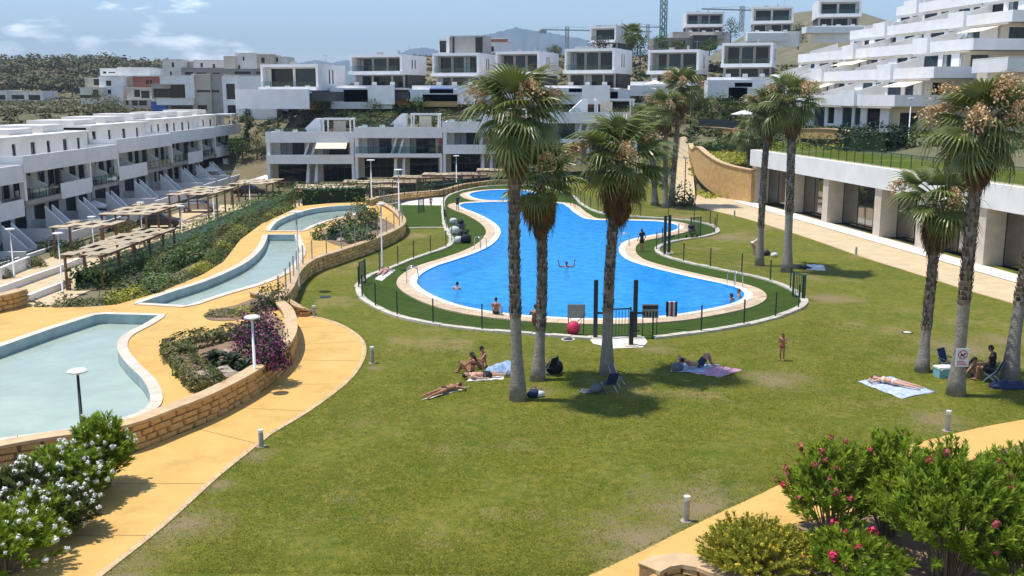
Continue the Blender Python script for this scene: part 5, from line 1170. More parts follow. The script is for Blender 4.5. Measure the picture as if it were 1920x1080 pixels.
# shrubs on the bank beside the plaza
rb_ = random.Random(21); edge = resample(offset(PL([(120,577),(215,573),(300,549),(380,516),(420,491),(450,451),(490,421),(540,398),(562,387)], ZP), -0.8, False), 1.25, False)
for i, p in enumerate(edge):
    p = Vector((p.x, p.y, 0.25)); m = rb_.choice(['leaf_olive', 'leaf_olive', 'leaf_hedge', 'leaf_yellow']); r = rb_.uniform(0.7, 1.05)
    shrub(p, r, rb_.uniform(0.6, 0.95), m, sized(r, 0.8, 0.95) + TONE[m] + ' border shrub beside ' + zone(p.y, (51, 57, 64, 74, 84), ('the corner of the wide basin', 'the pointed end of the middle channel', 'the straight of the middle channel', 'the bend of the middle channel', 'the bridge between the channels', 'the upper channel')), 'border shrubs along the plaza edge', rb_)
k = 0
for _ in range(400):
    x, y = rb_.uniform(-31, -18), rb_.uniform(48, 92)
    if inside(x, y, plaza_o): continue
    d = dist_poly(x, y, plaza_o)
    if d < 1.8 or d > 6.8: continue
    if k >= 50: break
    k += 1; m = rb_.choice(['leaf_olive', 'leaf_hedge', 'leaf_dark', 'leaf_olive']); r = rb_.uniform(0.8, 1.5)
    shrub((x, y, T(x, y) - 0.05), r, r * rb_.uniform(0.7, 1.0), m, sized(r, 1.0, 1.3) + TONE[m] + ' bush on the bank, ' + ('behind the border shrubs' if d < 3.6 else 'under the long hedge') + ', ' + zone(y, (56, 66, 78), ('by the stone pier', 'below the lowest pergola', 'below the middle pergola', 'below the upper pergola')), 'bushes on the sloping bank', rb_)
for px, py, r, h, m, lab in ((1280, 384, 1.5, 1.9, 'leaf_olive', 'bushy shrub at the foot of the ramp by the dark lamp'), (470, 640, 1.0, 0.9, 'leaf_dark', 'dark shrub under the bougainvillea by the curved wall'), (512, 572, 0.8, 1.2, 'leaf_olive', 'tall olive shrub beside the stone wall end'),
                             (497, 580, 0.7, 0.8, 'leaf_dark', 'small dark shrub in the narrow bed beside the wall'), (420, 590, 0.9, 0.35, 'leaf_olive', 'flat ground shrub at the tip of the narrow bed'), (455, 586, 0.9, 0.4, 'leaf_yellow', 'low yellow-green shrub in the narrow bed'),
                             (620, 446, 1.5, 1.3, 'leaf_hedge', 'rounded green shrub in the rock bed beside the upper channel'), (650, 448, 1.6, 1.7, 'leaf_dark', 'dark bush in the middle of the rock bed'), (680, 430, 1.7, 2.0, 'leaf_olive', 'tall olive bush in the rock bed by the wall'), (672, 455, 1.3, 1.5, 'leaf_hedge', 'leafy shrub at the near rim of the rock bed'), (690, 412, 1.2, 1.6, 'leaf_hedge', 'green shrub at the top of the rock bed')):
    shrub(P(px, py, ZP if py != 384 else 0.1), r, h, m, lab, 'garden shrubs')
# clipped ground hedge edging the bougainvillea bed
hedge(PL([(330,660),(352,650),(400,640),(450,630)], ZP), 0.5, 1.3, 'leaf_olive', 'low olive hedge edging the far side of the bougainvillea bed', 520, 0.16, 0.2, 12)
hedge(PL([(330,664),(350,690),(372,712),(392,732)], ZP), 0.45, 1.2, 'leaf_olive', 'low olive hedge edging the basin side of the bougainvillea bed', 520, 0.16, 0.2, 13)
def bougainvillea(p, r, h, label):
    t = thing('bougainvillea', label, 'shrub', tuple(p)); rn = random.Random(4); b, f = MB(), MB()
    for _ in range(1500):
        d = jitter(rn).normalized(); d.z = abs(d.z); q = rn.uniform(0.55, 1.05); pp = Vector((d.x*r*q, d.y*r*q, d.z*h*q + 0.05)); leaf(b if rn.random() < 0.55 else f, pp, d + jitter(rn, 0.5), 0.13, rn, 0.7)
    b.build('foliage', 'leaf_dark', t); f.build('bracts', 'flower_magenta', t)['kind'] = 'stuff'
    s = MB(); 
    for _ in range(6): a = rn.uniform(0, 6.28); s.tube([(0,0,-0.05), (0.3*r*math.cos(a), 0.3*r*math.sin(a), 0.5*h), (0.7*r*math.cos(a), 0.7*r*math.sin(a), 0.85*h)], [0.04, 0.025, 0.01], 5)
    s.build('stem', 'twig', t)
bougainvillea(P(487, 662, ZP), 1.15, 2.0, 'purple bougainvillea covering the bed behind the curved wall')
bougainvillea(P(508, 690, ZP), 0.75, 1.3, 'smaller bougainvillea spilling to the curved wall coping')
def cycad(p, r, label, n=22):
    t = thing('cycad', label, 'plant', tuple(p), 0, 'cycads in the gravel bed'); rn = random.Random(int(p.x * 100)); 
    for k in range(n):
        a = 2*math.pi*k/n*2.39996*n/6.283 if False else k*2.39996; e = rn.uniform(0.25, 1.2); b = MB(); L = r*rn.uniform(0.85, 1.1); prev = None
        for i in range(9):
            f = i/8; c = Vector((L*f*math.cos(e)*(1-0.1*f), 0, L*f*math.sin(e) - 0.55*L*f*f)); w = 0.16*math.sin(math.pi*min(1, f*0.9+0.08))
            if prev: b.add([prev[0], prev[1], c + V((0, w, 0.05)), c], [(0,1,2,3)]); b.add([prev[0], prev[2], c + V((0, -w, 0.05)), c], [(3,2,1,0)])
            prev = (c, c + V((-0.02, w*0.55, 0.03)), c + V((-0.02, -w*0.55, 0.03)))
        o = b.build('frond', 'leaf_dark', t); o.rotation_euler = (0, 0, a); o.location = (0, 0, 0.18)
    b = MB(); b.tube([(0,0,-0.05), (0,0,0.25)], [0.16, 0.12], 8); b.build('trunk', 'palm_boot', t)
cycad(P(404, 682, ZP), 0.85, 'cycad on the gravel in the bougainvillea bed'); cycad(P(436, 690, ZP), 0.8, 'cycad between gravel and the pale lamp post'); cycad(P(462, 696, ZP), 0.65, 'small cycad nearest the curved wall coping')
rr_ = random.Random(5)
for i in range(16):
    px, py = rr_.choice([(rr_.uniform(375, 445), rr_.uniform(660, 715)), (rr_.uniform(604, 700), rr_.uniform(436, 458))]); p = P(px, py, ZP + 0.02); s = rr_.uniform(0.14, 0.4); b = MB()
    b.ell((0, 0, s*0.25), (s, s*rr_.uniform(0.6, 1), s*0.55), 7, 5); b.v = [tuple(c + rr_.uniform(-0.12, 0.12)*s for c in v) for v in b.v]
    tag(b.build('rock', 'rock', loc=p), sized(s, 0.22, 0.32) + 'pale rock on the soil of ' + ('the bougainvillea bed' if px < 500 else 'the bed beside the upper channel'), 'rock', 'rocks in the plaza beds')

# ------------------------------------------------------------------ fan palms
def fan_mesh(name, mat_, seed, pet=0.8, R=1.0, spread=1.9, nseg=22, droop=0.55, fold=0.0, curl=0.0):
    rn = random.Random(seed); b = MB(); hub = Vector((pet, 0, 0))
    b.tube([(0,0,0), (pet*0.5,0,0.03), (pet,0,0)], [0.035, 0.024, 0.016], 4, False)
    def pt(a, r, off=0.0):
        r *= 1 - 0.28 * abs(a / spread) ** 2; y = math.sin(a) * r * (1 - fold); x = math.cos(a) * r; z = -droop * (r / R) ** 2.2 * 0.6 * R + off + fold * abs(math.sin(a)) * r * 0.7
        return hub + Vector((x, y, z))
    for i in range(nseg):
        a0 = -spread + 2*spread*i/nseg; a1 = -spread + 2*spread*(i+1)/nseg; am = (a0+a1)/2; k = rn.uniform(0.85, 1.12); dz = rn.uniform(-0.12, 0.02)
        v0, v1, rd = pt(a0, 0.55*R, -0.03), pt(a1, 0.55*R, -0.03), pt(am, 0.57*R, 0.03)
        g = (a1 - a0) * 0.16; m0, m1 = pt(am - g, 0.82*R*k), pt(am + g, 0.82*R*k); tip = pt(am + rn.uniform(-0.03, 0.03), 1.05*R*k) + Vector((0, 0, -droop*0.25 + dz))
        b.add([hub, v0, rd, v1, m0, m1, tip], [(0,1,2),(0,2,3),(1,4,2),(2,4,5),(2,5,3),(4,6,5)])
    return b.mesh(name, mat_)
LIVE = [fan_mesh('frond', 'palm_leaf', k, 0.85, 1.08, 1.6 + 0.12*k, 20, 0.45 + 0.18*k, 0.05*k) for k in range(5)]
YEL = [fan_mesh('frond', 'palm_yellow', 20+k, 0.7, 0.95, 1.5, 18, 0.9, 0.15) for k in range(2)]
DEAD = [fan_mesh('dead_frond', 'palm_dead', 30+k, 0.55, 0.9, 1.05, 12, 0.5, 0.45) for k in range(3)]
def fruit_mesh(seed):
    rn = random.Random(seed); b = MB(); b.tube([(0,0,0), (0.6,0,0.42), (1.15,0,0.5), (1.6,0,0.2)], [0.03, 0.025, 0.02, 0.012], 4)
    for _ in range(9):                                          # drooping side sprays of tiny fruit
        f = rn.uniform(0.35, 1.0); x0 = 0.55 + 1.05*f; z0 = 0.5 - 0.35*max(0, f-0.55); y0 = 0.0; dx, dy = rn.uniform(-0.1, 0.35), rn.uniform(-0.4, 0.4); L = rn.uniform(0.4, 0.85)
        for k in range(46):
            g = k/45; w = 0.03 + 0.05*g; leaf(b, Vector((x0 + dx*g + rn.gauss(0, w), y0 + dy*g + rn.gauss(0, w), z0 + 0.1*g - L*g*g + rn.gauss(0, 0.05))), jitter(rn), 0.085, rn, 0.8)
    return b.mesh('fruit_cluster', 'palm_fruit')
FRUIT = [fruit_mesh(k) for k in range(3)]
def boot_mesh(seed, H, r0, r1, ncol=13, row=0.17, start=0.0, bend=None):
    rn = random.Random(seed); b = MB(); k = 0; z = start
    while z < H:
        f = z / H; r = lerp(r0, r1, f); cx = bend(f)
        for j in range(ncol):
            a = 2*math.pi*(j + 0.5*(k % 2))/ncol + rn.uniform(-0.12, 0.12); w = 2*math.pi*r/ncol*0.55; L = rn.uniform(0.12, 0.22); out = rn.uniform(0.015, 0.07)
            if rn.random() < 0.12: continue
            c, s = math.cos(a), math.sin(a); P0 = lambda u, rr, zz: (cx.x + c*rr - s*u, cx.y + s*rr + c*u, zz)
            b.add([P0(-w, r, z), P0(w, r, z), P0(w*0.45, r+out, z+L), P0(-w*0.45, r+out, z+L), P0(0, r-0.02, z+L+0.02)], [(0,1,2,3), (3,2,4)])
        z += row; k += 1
    return b.mesh('leaf_bases', 'palm_boot')
def palm(px, py, ty, label, seed, r=0.2, lean=(0, 0), skirt=1.6, smooth=0.25, size=1.0, live=38, fruits=5, foot=None, yellow=6):
    rn = random.Random(seed); p = foot or P(px, py); Ht = PD(px, ty, p.y).z - p.z; hub = Ht - 1.35 * size
    t = thing('fan_palm', label, 'palm tree', tuple(p), 0, 'fan palms on the lawn' if not foot else 'fan palms among the houses')
    bx, by = rn.uniform(-0.15, 0.15), rn.uniform(-0.15, 0.15)
    bend = lambda f: Vector((lean[0]*f*f*0.6 + lean[0]*f*0.4 + bx*math.sin(f*3.1), lean[1]*f + by*math.sin(f*3.1), 0))
    n = 16; b = MB(); pts = [bend(i/n) + Vector((0, 0, hub*i/n)) for i in range(n+1)]; pts[0].z = -0.1
    rad = [r*(1.55 if i == 0 else 1.28 if i == 1 else 1.05 if i == 2 else 0.92 - 0.12*i/n) for i in range(n+1)]
    b.tube(pts, rad, 14); b.build('trunk', 'palm_trunk', t, True)
    link('leaf_bases', boot_mesh(seed, hub, r*0.93, r*0.83, start=hub*smooth, bend=bend), t)['kind'] = 'stuff'
    top = bend(1) + Vector((0, 0, hub))
    for k in range(live):
        f = k/(live-1); e = math.radians(lerp(84, -48, f ** 0.9) + rn.uniform(-14, 14)); a = k*2.39996 + rn.uniform(-0.45, 0.45)
        o = link('frond', rn.choice(YEL) if f > 0.8 and rn.random() < yellow/10 else rn.choice(LIVE), t, top + Vector((0, 0, 0.25 - 0.5*f))); o.rotation_euler = (rn.uniform(-0.35, 0.35), -e, a); s = size*rn.uniform(0.72, 1.18)*(0.85 if f < 0.12 else 1); o.scale = (s, s, s)
    nd = int(52*skirt)
    for k in range(nd):
        f = k/nd; a = k*2.39996 + rn.uniform(-0.3, 0.3); e = math.radians(lerp(-48, -80, f) + rn.uniform(-7, 7)); o = link('dead_frond', rn.choice(DEAD), t, bend(1 - f*0.5*skirt/hub) + Vector((0, 0, hub - 0.15 - f*skirt*0.75)))
        o.rotation_euler = (rn.uniform(-0.5, 0.5), -e, a); s = size*rn.uniform(0.65, 1.15)*(1 - 0.2*f); o.scale = (s, s, s)
    for k in range(fruits):
        o = link('fruit_cluster', rn.choice(FRUIT), t, top + Vector((0, 0, 0.1))); o.rotation_euler = (0, -rn.uniform(-0.05, 0.55), 2*math.pi*k/max(1, fruits) + rn.uniform(-0.4, 0.4) - 1.5); s = size*rn.uniform(0.95, 1.25); o.scale = (s, s, s)
    return t
palm(972, 750, 143, 'tallest fan palm with a shaggy brown skirt, right of the sunbathers', 1, 0.215, (-0.1, 0), 1.5, 0.3, 0.94, 42)
palm(1008, 713, 275, 'shorter fan palm standing just behind the tallest one', 2, 0.205, (0.05, 0.2), 1.7, 0.25, 0.9, 38, fruits=2)
palm(1138, 702, 228, 'fan palm with yellowing lower fronds between the entrance posts and the folding chair', 3, 0.21, (0.35, 0), 1.9, 0.3, 1.0, 38, yellow=9, fruits=4)
palm(1424, 498, 170, 'fan palm with a slim trunk of the pair near the promenade', 4, 0.21, (0.15, 0), 1.2, 0.25, 0.92, 34, fruits=4)
palm(1475, 510, 150, 'fan palm with the thick grey foot of the pair near the promenade', 5, 0.26, (-0.2, 0), 1.5, 0.35, 1.0, 34, fruits=4)
palm(1729, 697, 318, 'short fan palm with dark bark left of the palm bearing a sign', 6, 0.20, (0.25, 0.3), 1.4, 0.25, 0.92, 34, yellow=8, fruits=3)
PALM_SIGN = palm(1792, 740, 155, 'fan palm with a prohibition sign on its trunk and cream fruit clusters', 7, 0.23, (0.1, 0), 1.4, 0.35, 1.05, 36, fruits=8)
palm(1893, 714, 150, 'leaning fan palm beside the seated picnic group', 8, 0.24, (1.3, 0), 1.4, 0.3, 1.05, fruits=6)
palm(1247, 390, 170, 'slim fan palm beyond the pool left of the ramp', 9, 0.24, (-0.3, 0), 2.0, 0.2, 1.15, 32, fruits=4)
palm(1259, 386, 132, 'taller fan palm beyond the pool beside the ramp', 10, 0.24, (0.6, 0), 2.2, 0.2, 1.2, 36, fruits=7)
palm(1228, 385, 195, 'fan palm leaning left at the back of the small turf bay', 12, 0.28, (-0.8, 0), 1.8, 0.2, 1.1, 30, fruits=4)
pf = PD(1184, 95, 215); palm(1184, 90, 44, 'single fan palm on the ridge next to the blank-sided villa', 11, 0.3, (0, 0), 1.8, 0.2, 1.5, 34, 0, foot=Vector((pf.x, pf.y, pf.z - 3)))
palm(1412, 290, 225, 'small fan palm on the bank above the pavilion corner', 13, 0.24, (0, 0), 1.0, 0.2, 1.1, 30, 3, foot=PT(1405, 312))

# ------------------------------------------------------------------ oleanders close to the viewer
def oleander(p, r, h, label, seed, shoots=120, leaves=34, flower='flower_pink', nfl=6, dull=0, fl_size=0.2, leafm='leaf_oleander', lsize=0.2, name='oleander', open_base=0.35, per=16, dens=1.55):
    rn = random.Random(seed); t = thing(name, label, 'shrub', tuple(p)); st, fo = MB(), MB(); ends = []; shoots = int(shoots*dens); leaves = int(leaves*1.35)
    for k in range(shoots):
        a = k*2.39996; f = math.sqrt((k + 0.5)/shoots); q = rn.uniform(0.85, 1.1)
        e = Vector((math.cos(a)*r*f*q, math.sin(a)*r*f*q, h*(1 - 0.42*f**2.4)*rn.uniform(0.80, 1.08) - h*0.25*(rn.random() < 0.35)*rn.random()))
        base = Vector((math.cos(a)*0.18*r*f, math.sin(a)*0.18*r*f, -0.03)); mid = base.lerp(e, 0.5) + Vector((-math.cos(a), -math.sin(a), 0))*0.08*r + Vector((0, 0, 0.05))
        if k % 5 == 0: st.tube([base, mid, e], [0.022, 0.014, 0.006], 4)
        ax = (e - mid).normalized(); ends.append((e, ax))
        for j in range(leaves):
            u = rn.uniform(0, 1) ** 1.3; c = e - ax * (u * h * (1 - open_base) * 0.42); rad = (ax.orthogonal().normalized()); rad.rotate(Matrix.Rotation(rn.uniform(0, 6.283), 3, ax)); d = (ax*rn.uniform(0.6, 1.8) + rad*1.0 + Vector((0, 0, 0.35))).normalized()
            s = lsize*rn.uniform(0.7, 1.2); w = d.cross(ax); w = w.normalized() if w.length > 1e-3 else rad; tip = c + d*s + Vector((0, 0, -0.12*s)); m = c + d*s*0.5
            fo.add([c, m + w*s*0.12, tip, m - w*s*0.12], [(0,1,2,3)])
    st.build('stem', 'twig', t); fo.build('foliage', leafm, t)
    rn.shuffle(ends)
    for k in range(nfl + dull):
        e, ax = ends[k % len(ends)]; b = MB(); m = flower if k < nfl else 'flower_dull'; sz = fl_size*rn.uniform(0.7, 1.2)*(1 if k < nfl else 0.9)
        for j in range(per):
            d = jitter(rn).normalized(); d = (d + ax*0.8).normalized(); leaf(b, ax*0.05 + d*sz*rn.uniform(0.3, 0.6), d + jitter(rn, 0.3), sz*0.42, rn, 0.9)
        b.ell((0, 0, 0), sz*0.28, 6, 4)
        b.build('flower_cluster', m, t, loc=e + ax*0.04)
    return t
oleander(P(1560, 1010), 1.25, 2.3, 'oleander with dull red buds on top and one bright pink bloom', 31, 130, 36, 'flower_pink', 3, 34)
oleander(P(1775, 1085), 1.6, 3.0, 'largest oleander, dense and green with few buds', 32, 190, 40, 'flower_pink', 3, 12)
oleander(P(1665, 1000), 1.05, 2.55, 'tall green oleander filling the gap behind the two others', 35, 110, 36, 'flower_dull', 1, 4)
oleander(P(1905, 1010), 1.3, 2.2, 'green oleander reaching the yellow path behind the largest one', 33, 120, 36, 'flower_pink', 1, 4)
oleander(P(1910, 1120), 1.2, 1.7, 'low oleander under the largest one', 36, 90, 34, 'flower_pink', 2, 1)
oleander(P(1590, 1100), 1.2, 1.15, 'low oleander with bright pink blooms near the planter', 34, 90, 34, 'flower_pink', 7, 1)
oleander(P(1415, 1088), 1.35, 1.3, 'yellow-green flowering shrub beside the stone planter', 37, 300, 50, 'flower_yellow', 150, 0, 0.08, 'leaf_yellow', 0.10, 'flowering_shrub', 0.1, 8)
oleander(P(192, 915), 0.9, 2.0, 'tall white oleander beside the curved path', 41, 120, 36, 'flower_white', 40, 0, 0.14)
oleander(P(112, 945), 1.15, 1.45, 'white oleander covered in blooms before the stone wall', 42, 120, 34, 'flower_white', 75, 0, 0.14)
oleander(P(40, 985), 1.25, 1.4, 'pale-blooming oleander between the others by the path', 43, 120, 34, 'flower_white', 66, 0, 0.14, 'leaf_olive')
oleander(P(10, 1075), 1.2, 1.4, 'white oleander at the low end of the path bed', 44, 110, 34, 'flower_white', 50, 0, 0.14)
oleander(P(150, 945), 0.9, 1.4, 'bushy white oleander filling the row beside the tall one', 46, 100, 32, 'flower_white', 44, 0, 0.14)
oleander(P(78, 1015), 0.95, 1.25, 'light green white-flowered oleander near the path rim', 47, 100, 32, 'flower_white', 44, 0, 0.14)
oleander(P(130, 1000), 0.8, 1.1, 'half-dry low oleander with cream blooms at the path rim', 45, 70, 30, 'flower_white', 50, 0, 0.13, 'leaf_olive')

# ------------------------------------------------------------------ trees and bushes among the houses, wood on the hill
def tree(p, h, r, m, label, seed, n=900, group='trees among the houses', narrow=False):
    rn = random.Random(seed); t = thing('tree', label, 'tree', tuple(p), 0, group); b = MB(); th = h*(0.25 if narrow else 0.45)
    b.tube([(0,0,-0.2), (0.05,0.03,th*0.6), (0,0.05,th), (0.1,0,h*0.8)], [0.16, 0.12, 0.09, 0.03], 7)
    lobes = []
    for k in range(9):
        a = k*2.4; z = lerp(th*0.8, h*0.92, k/8); q = r*(0.75 if not narrow else 0.35)*math.sin(math.pi*min(0.95, 0.25+0.7*k/8)); c = Vector((math.cos(a)*q, math.sin(a)*q, z)); lobes.append(c); b.tube([(0,0,z*0.75), c], [0.06, 0.02], 5)
    b.build('trunk', 'twig', t); f = MB()
    for _ in range(n):
        c = rn.choice(lobes); d = jitter(rn).normalized(); leaf(f, c + Vector((d.x, d.y, d.z*0.8))*r*0.55*rn.uniform(0.5, 1.05), d + Vector((0, 0, 0.5)) + jitter(rn, 0.4), 0.3, rn, 0.55)
    f.build('crown', m, t)
tree(PT(465, 285), 9.5, 1.3, 'leaf_dark', 'narrow dark cypress-like tree at the end of the left terrace', 1, 1000, narrow=True)
for i, (px, py, h, r, m, lab) in enumerate(((445, 305, 4.0, 2.0, 'leaf_hedge', 'green tree beside the end house of the left terrace'), (482, 300, 3.5, 1.9, 'leaf_olive', 'olive tree at the corner of the middle terrace'), (455, 300, 3.0, 1.6, 'leaf_dark', 'dark bushy tree below the narrow cypress'),
        (545, 205, 3.5, 1.7, 'leaf_dark', 'small dark tree under the low villa'), (575, 208, 2.6, 1.9, 'leaf_dark', 'spreading dark bush-tree under the low villa'), (1320, 222, 3.5, 2.4, 'leaf_olive', 'olive tree on the bank above the dark balustrade'), (1350, 226, 3.8, 2.6, 'leaf_hedge', 'green tree on the bank next to the white parasol'), (1200, 120, 5.5, 2.2, 'leaf_dark', 'dark tree in the gap between two hillside villas'),
        (1240, 86, 3.5, 2.2, 'leaf_hedge', 'green tree on the ridge by the crane mast'), (1370, 70, 5, 2, 'leaf_dark', 'dark tree on the ridge right of the tall villa'), (1195, 88, 4, 2, 'leaf_hedge', 'green tree on the ridge beside the lone palm'), (1497, 80, 5, 2, 'leaf_dark', 'dark tree next to the stepped flats on the ridge'), (1125, 88, 3.0, 2.0, 'leaf_dark', 'bushy tree on the roof garden of the flank-slotted villa'),
        (185, 212, 4.0, 2.8, 'leaf_olive', 'olive tree in front of the pale terraced block'), (215, 215, 3.0, 2.2, 'leaf_olive', 'small olive tree behind the left terrace roofs'), (250, 350, 3.5, 2.2, 'leaf_olive', 'grey olive tree in the terraced house gardens'))):
    p = PT(px, py) if py > 150 else None
    if p is None: q = PD(px, py, 190 if px < 1220 else 215); p = Vector((q.x, q.y, q.z - 1.2))
    tree(p, h, r, m, lab, 100 + i, 520)
rs = random.Random(77); n_s = 0
for _ in range(900):
    x, y = rs.uniform(-32, 34), rs.uniform(146, 164)
    if n_s >= 84: break
    if x > 30 and y < 150: continue
    n_s += 1; m = rs.choice(['leaf_olive', 'leaf_dark', 'leaf_olive', 'leaf_hedge', 'leaf_yellow']); r = rs.uniform(0.7, 1.7)
    shrub((x, y, T(x, y) - 0.1), r, r*rs.uniform(0.6, 0.95), m, sized(r, 1.0, 1.35) + TONE[m] + ' slope shrub ' + ('close behind ' if y < 154 else 'high above ') + zone(x, (-20, -9, 2.5, 16), ('the awning house by the stone bank', 'the brick-pier house', 'the house left of the tall palm', 'the house at the ramp foot', 'the ramp')), 'wild shrubs on the dry slope', rs)
for _ in range(26):
    x, y = rs.uniform(-75, -33), rs.uniform(168, 182); r = rs.uniform(0.8, 1.8); m = rs.choice(['leaf_olive', 'leaf_dark']); shrub((x, y, T(x, y) - 0.1), r, r*0.8, m, sized(r, 1.1, 1.5) + TONE[m] + ' scrub bush behind the left terrace, ' + zone(x, (-60, -46), ('before the pale terraced block', 'before the stone house', 'before the white house wing')), 'scrub bushes behind the left terrace', rs)
for _ in range(26):
    x, y = rs.uniform(-41, -37.5), rs.uniform(70, 122); r = rs.uniform(0.6, 1.3); m = rs.choice(['leaf_olive', 'leaf_dark', 'leaf_hedge']); shrub((x, y, T(x, y) - 0.05), r, r*rs.uniform(0.8, 1.3), m, sized(r, 0.8, 1.1) + TONE[m] + ' garden bush in front of ' + zone(y, (80, 92.5, 104, 115), ('the nearest terraced house', 'the gap before the second terraced house', 'the first stair of the second terraced house', 'the last stair of the second terraced house', 'the terraced house with dark balcony posts')), 'bushes in the terrace gardens', rs)
for _ in range(20):
    x, y = rs.uniform(-30, 12), rs.uniform(128, 131.5); r = rs.uniform(0.5, 1.0); m = rs.choice(['leaf_olive', 'leaf_dark', 'leaf_hedge']); shrub((x, y, T(x, y) - 0.05), r, r*rs.uniform(0.8, 1.2), m, sized(r, 0.65, 0.85) + TONE[m] + ' bush at the foot of ' + zone(x, (-20, -9, 2.5), ('the awning house by the stone bank', 'the brick-pier house', 'the house left of the tall palm', 'the house at the ramp foot')), 'bushes at the foot of the middle houses', rs)
for _ in range(28):
    a, b_ = rs.uniform(-10, 45), rs.uniform(10, 26); p = FA + FU*a + FV*b_; r = rs.uniform(0.5, 1.2); m = rs.choice(['leaf_olive', 'leaf_hedge', 'leaf_yellow']); shrub((p.x, p.y, T(p.x, p.y) - 0.05), r, r*0.8, m, sized(r, 0.7, 1.0) + TONE[m] + ' shrub over the pavilion, ' + ('near its rail' if b_ < 17 else 'near the stepped flats') + ', ' + zone(a, (8, 27), ('behind the sign palm', 'behind the doors', 'behind the paired palms')), 'shrubs above the pavilion', rs)
def wood():
    rn = random.Random(9); b = MB(); tr = MB()
    for _ in range(3000):
        x, y = rn.uniform(-460, -95), rn.uniform(340, 620); g = T(x, y)
        if g < 8.2 or x > -100 - (y - 340)*0.05: continue
        h = rn.uniform(3.0, 6.5); r = rn.uniform(1.6, 3.2)
        tr.tube([(x, y, g - 0.3), (x, y, g + h*0.6)], [0.22, 0.12], 4, False)
        for _k in range(22):
            d = jitter(rn).normalized(); p = Vector((x + d.x*r, y + d.y*r, g + h*0.62 + d.z*h*0.38)); leaf(b, p, d + Vector((0, 0, 0.6)) + jitter(rn, 0.3), 1.7, rn, 0.7)
    o = b.build('pine_wood', 'leaf_pine'); tag(o, 'dark pine wood covering the hill behind the houses', 'wood', None, 'stuff')
    o2 = tr.build('trunks', 'twig', o); o2['kind'] = 'stuff'
wood()

def scrub(name, label, boxes, n, size, m, seed):
    """low wild ground cover on the open slopes"""
    rn = random.Random(seed); b = MB(); k = 0
    while k < n:
        x0, x1, y0, y1 = rn.choice(boxes); x, y = rn.uniform(x0, x1), rn.uniform(y0, y1)
        if hash2(x*1.3 + seed, y*1.7) < -0.25: k += 0.2; continue
        g = T(x, y); k += 1; s = rn.uniform(0.4, 1.0)
        for _ in range(4): leaf(b, Vector((x + rn.gauss(0, 0.35*s), y + rn.gauss(0, 0.35*s), g + rn.uniform(0.05, 0.55)*s)), Vector((rn.gauss(0, 0.6), rn.gauss(0, 0.6), 0.8)), size, rn, 0.7)
    tag(b.build(name, m), label, 'scrub', None, 'stuff')
SL = [(-34, 36, 145, 167), (-34, 36, 145, 167), (24, 44, 122, 150)]
scrub('scrub', 'dry olive scrub covering the slope between the houses and the villas', SL, 5200, 0.5, 'leaf_olive', 1)
scrub('scrub', 'dark green scrub covering the slope between the houses and the villas', SL, 3800, 0.5, 'leaf_dark', 2)
scrub('scrub', 'grey-green scrub on the open ground behind the left terrace', [(-120, -36, 166, 200), (-160, -70, 195, 330), (-36, 60, 186, 240), (-40, 90, 236, 330)], 9000, 0.8, 'leaf_pine', 3)
scrub('scrub', 'yellow-green ground cover on the bank above the curved sandstone wall', [(20, 30, 104, 116), (18, 28, 110, 126), (24, 36, 100, 112)], 2600, 0.3, 'leaf_yellow', 6)
scrub('scrub', 'low green cover on the ground around the ramp and the pavilion bank', [(4, 17, 124, 134), (17, 21, 112, 146), (30, 48, 96, 118), (36, 60, 62, 100)], 1600, 0.35, 'leaf_hedge', 4)
for x0, x1, y, h, lab in ((-30, -12, 150, 1.3, 'long rough stone wall on the slope above the awning house'), (-10, 4, 152, 1.4, 'rough stone wall on the slope above the house left of the tall palm'), (-34, -22, 146, 2.2, 'leaning stone bank beside the awning house'), (8, 26, 153, 1.5, 'rough stone wall on the slope beside the ramp head')):
    stone_wall([V((x0 + (x1-x0)*i/6, y + 0.4*math.sin(i), T(x0 + (x1-x0)*i/6, y) - 0.1)) for i in range(7)], h, 0.6, lab, 2, 0.9, False)

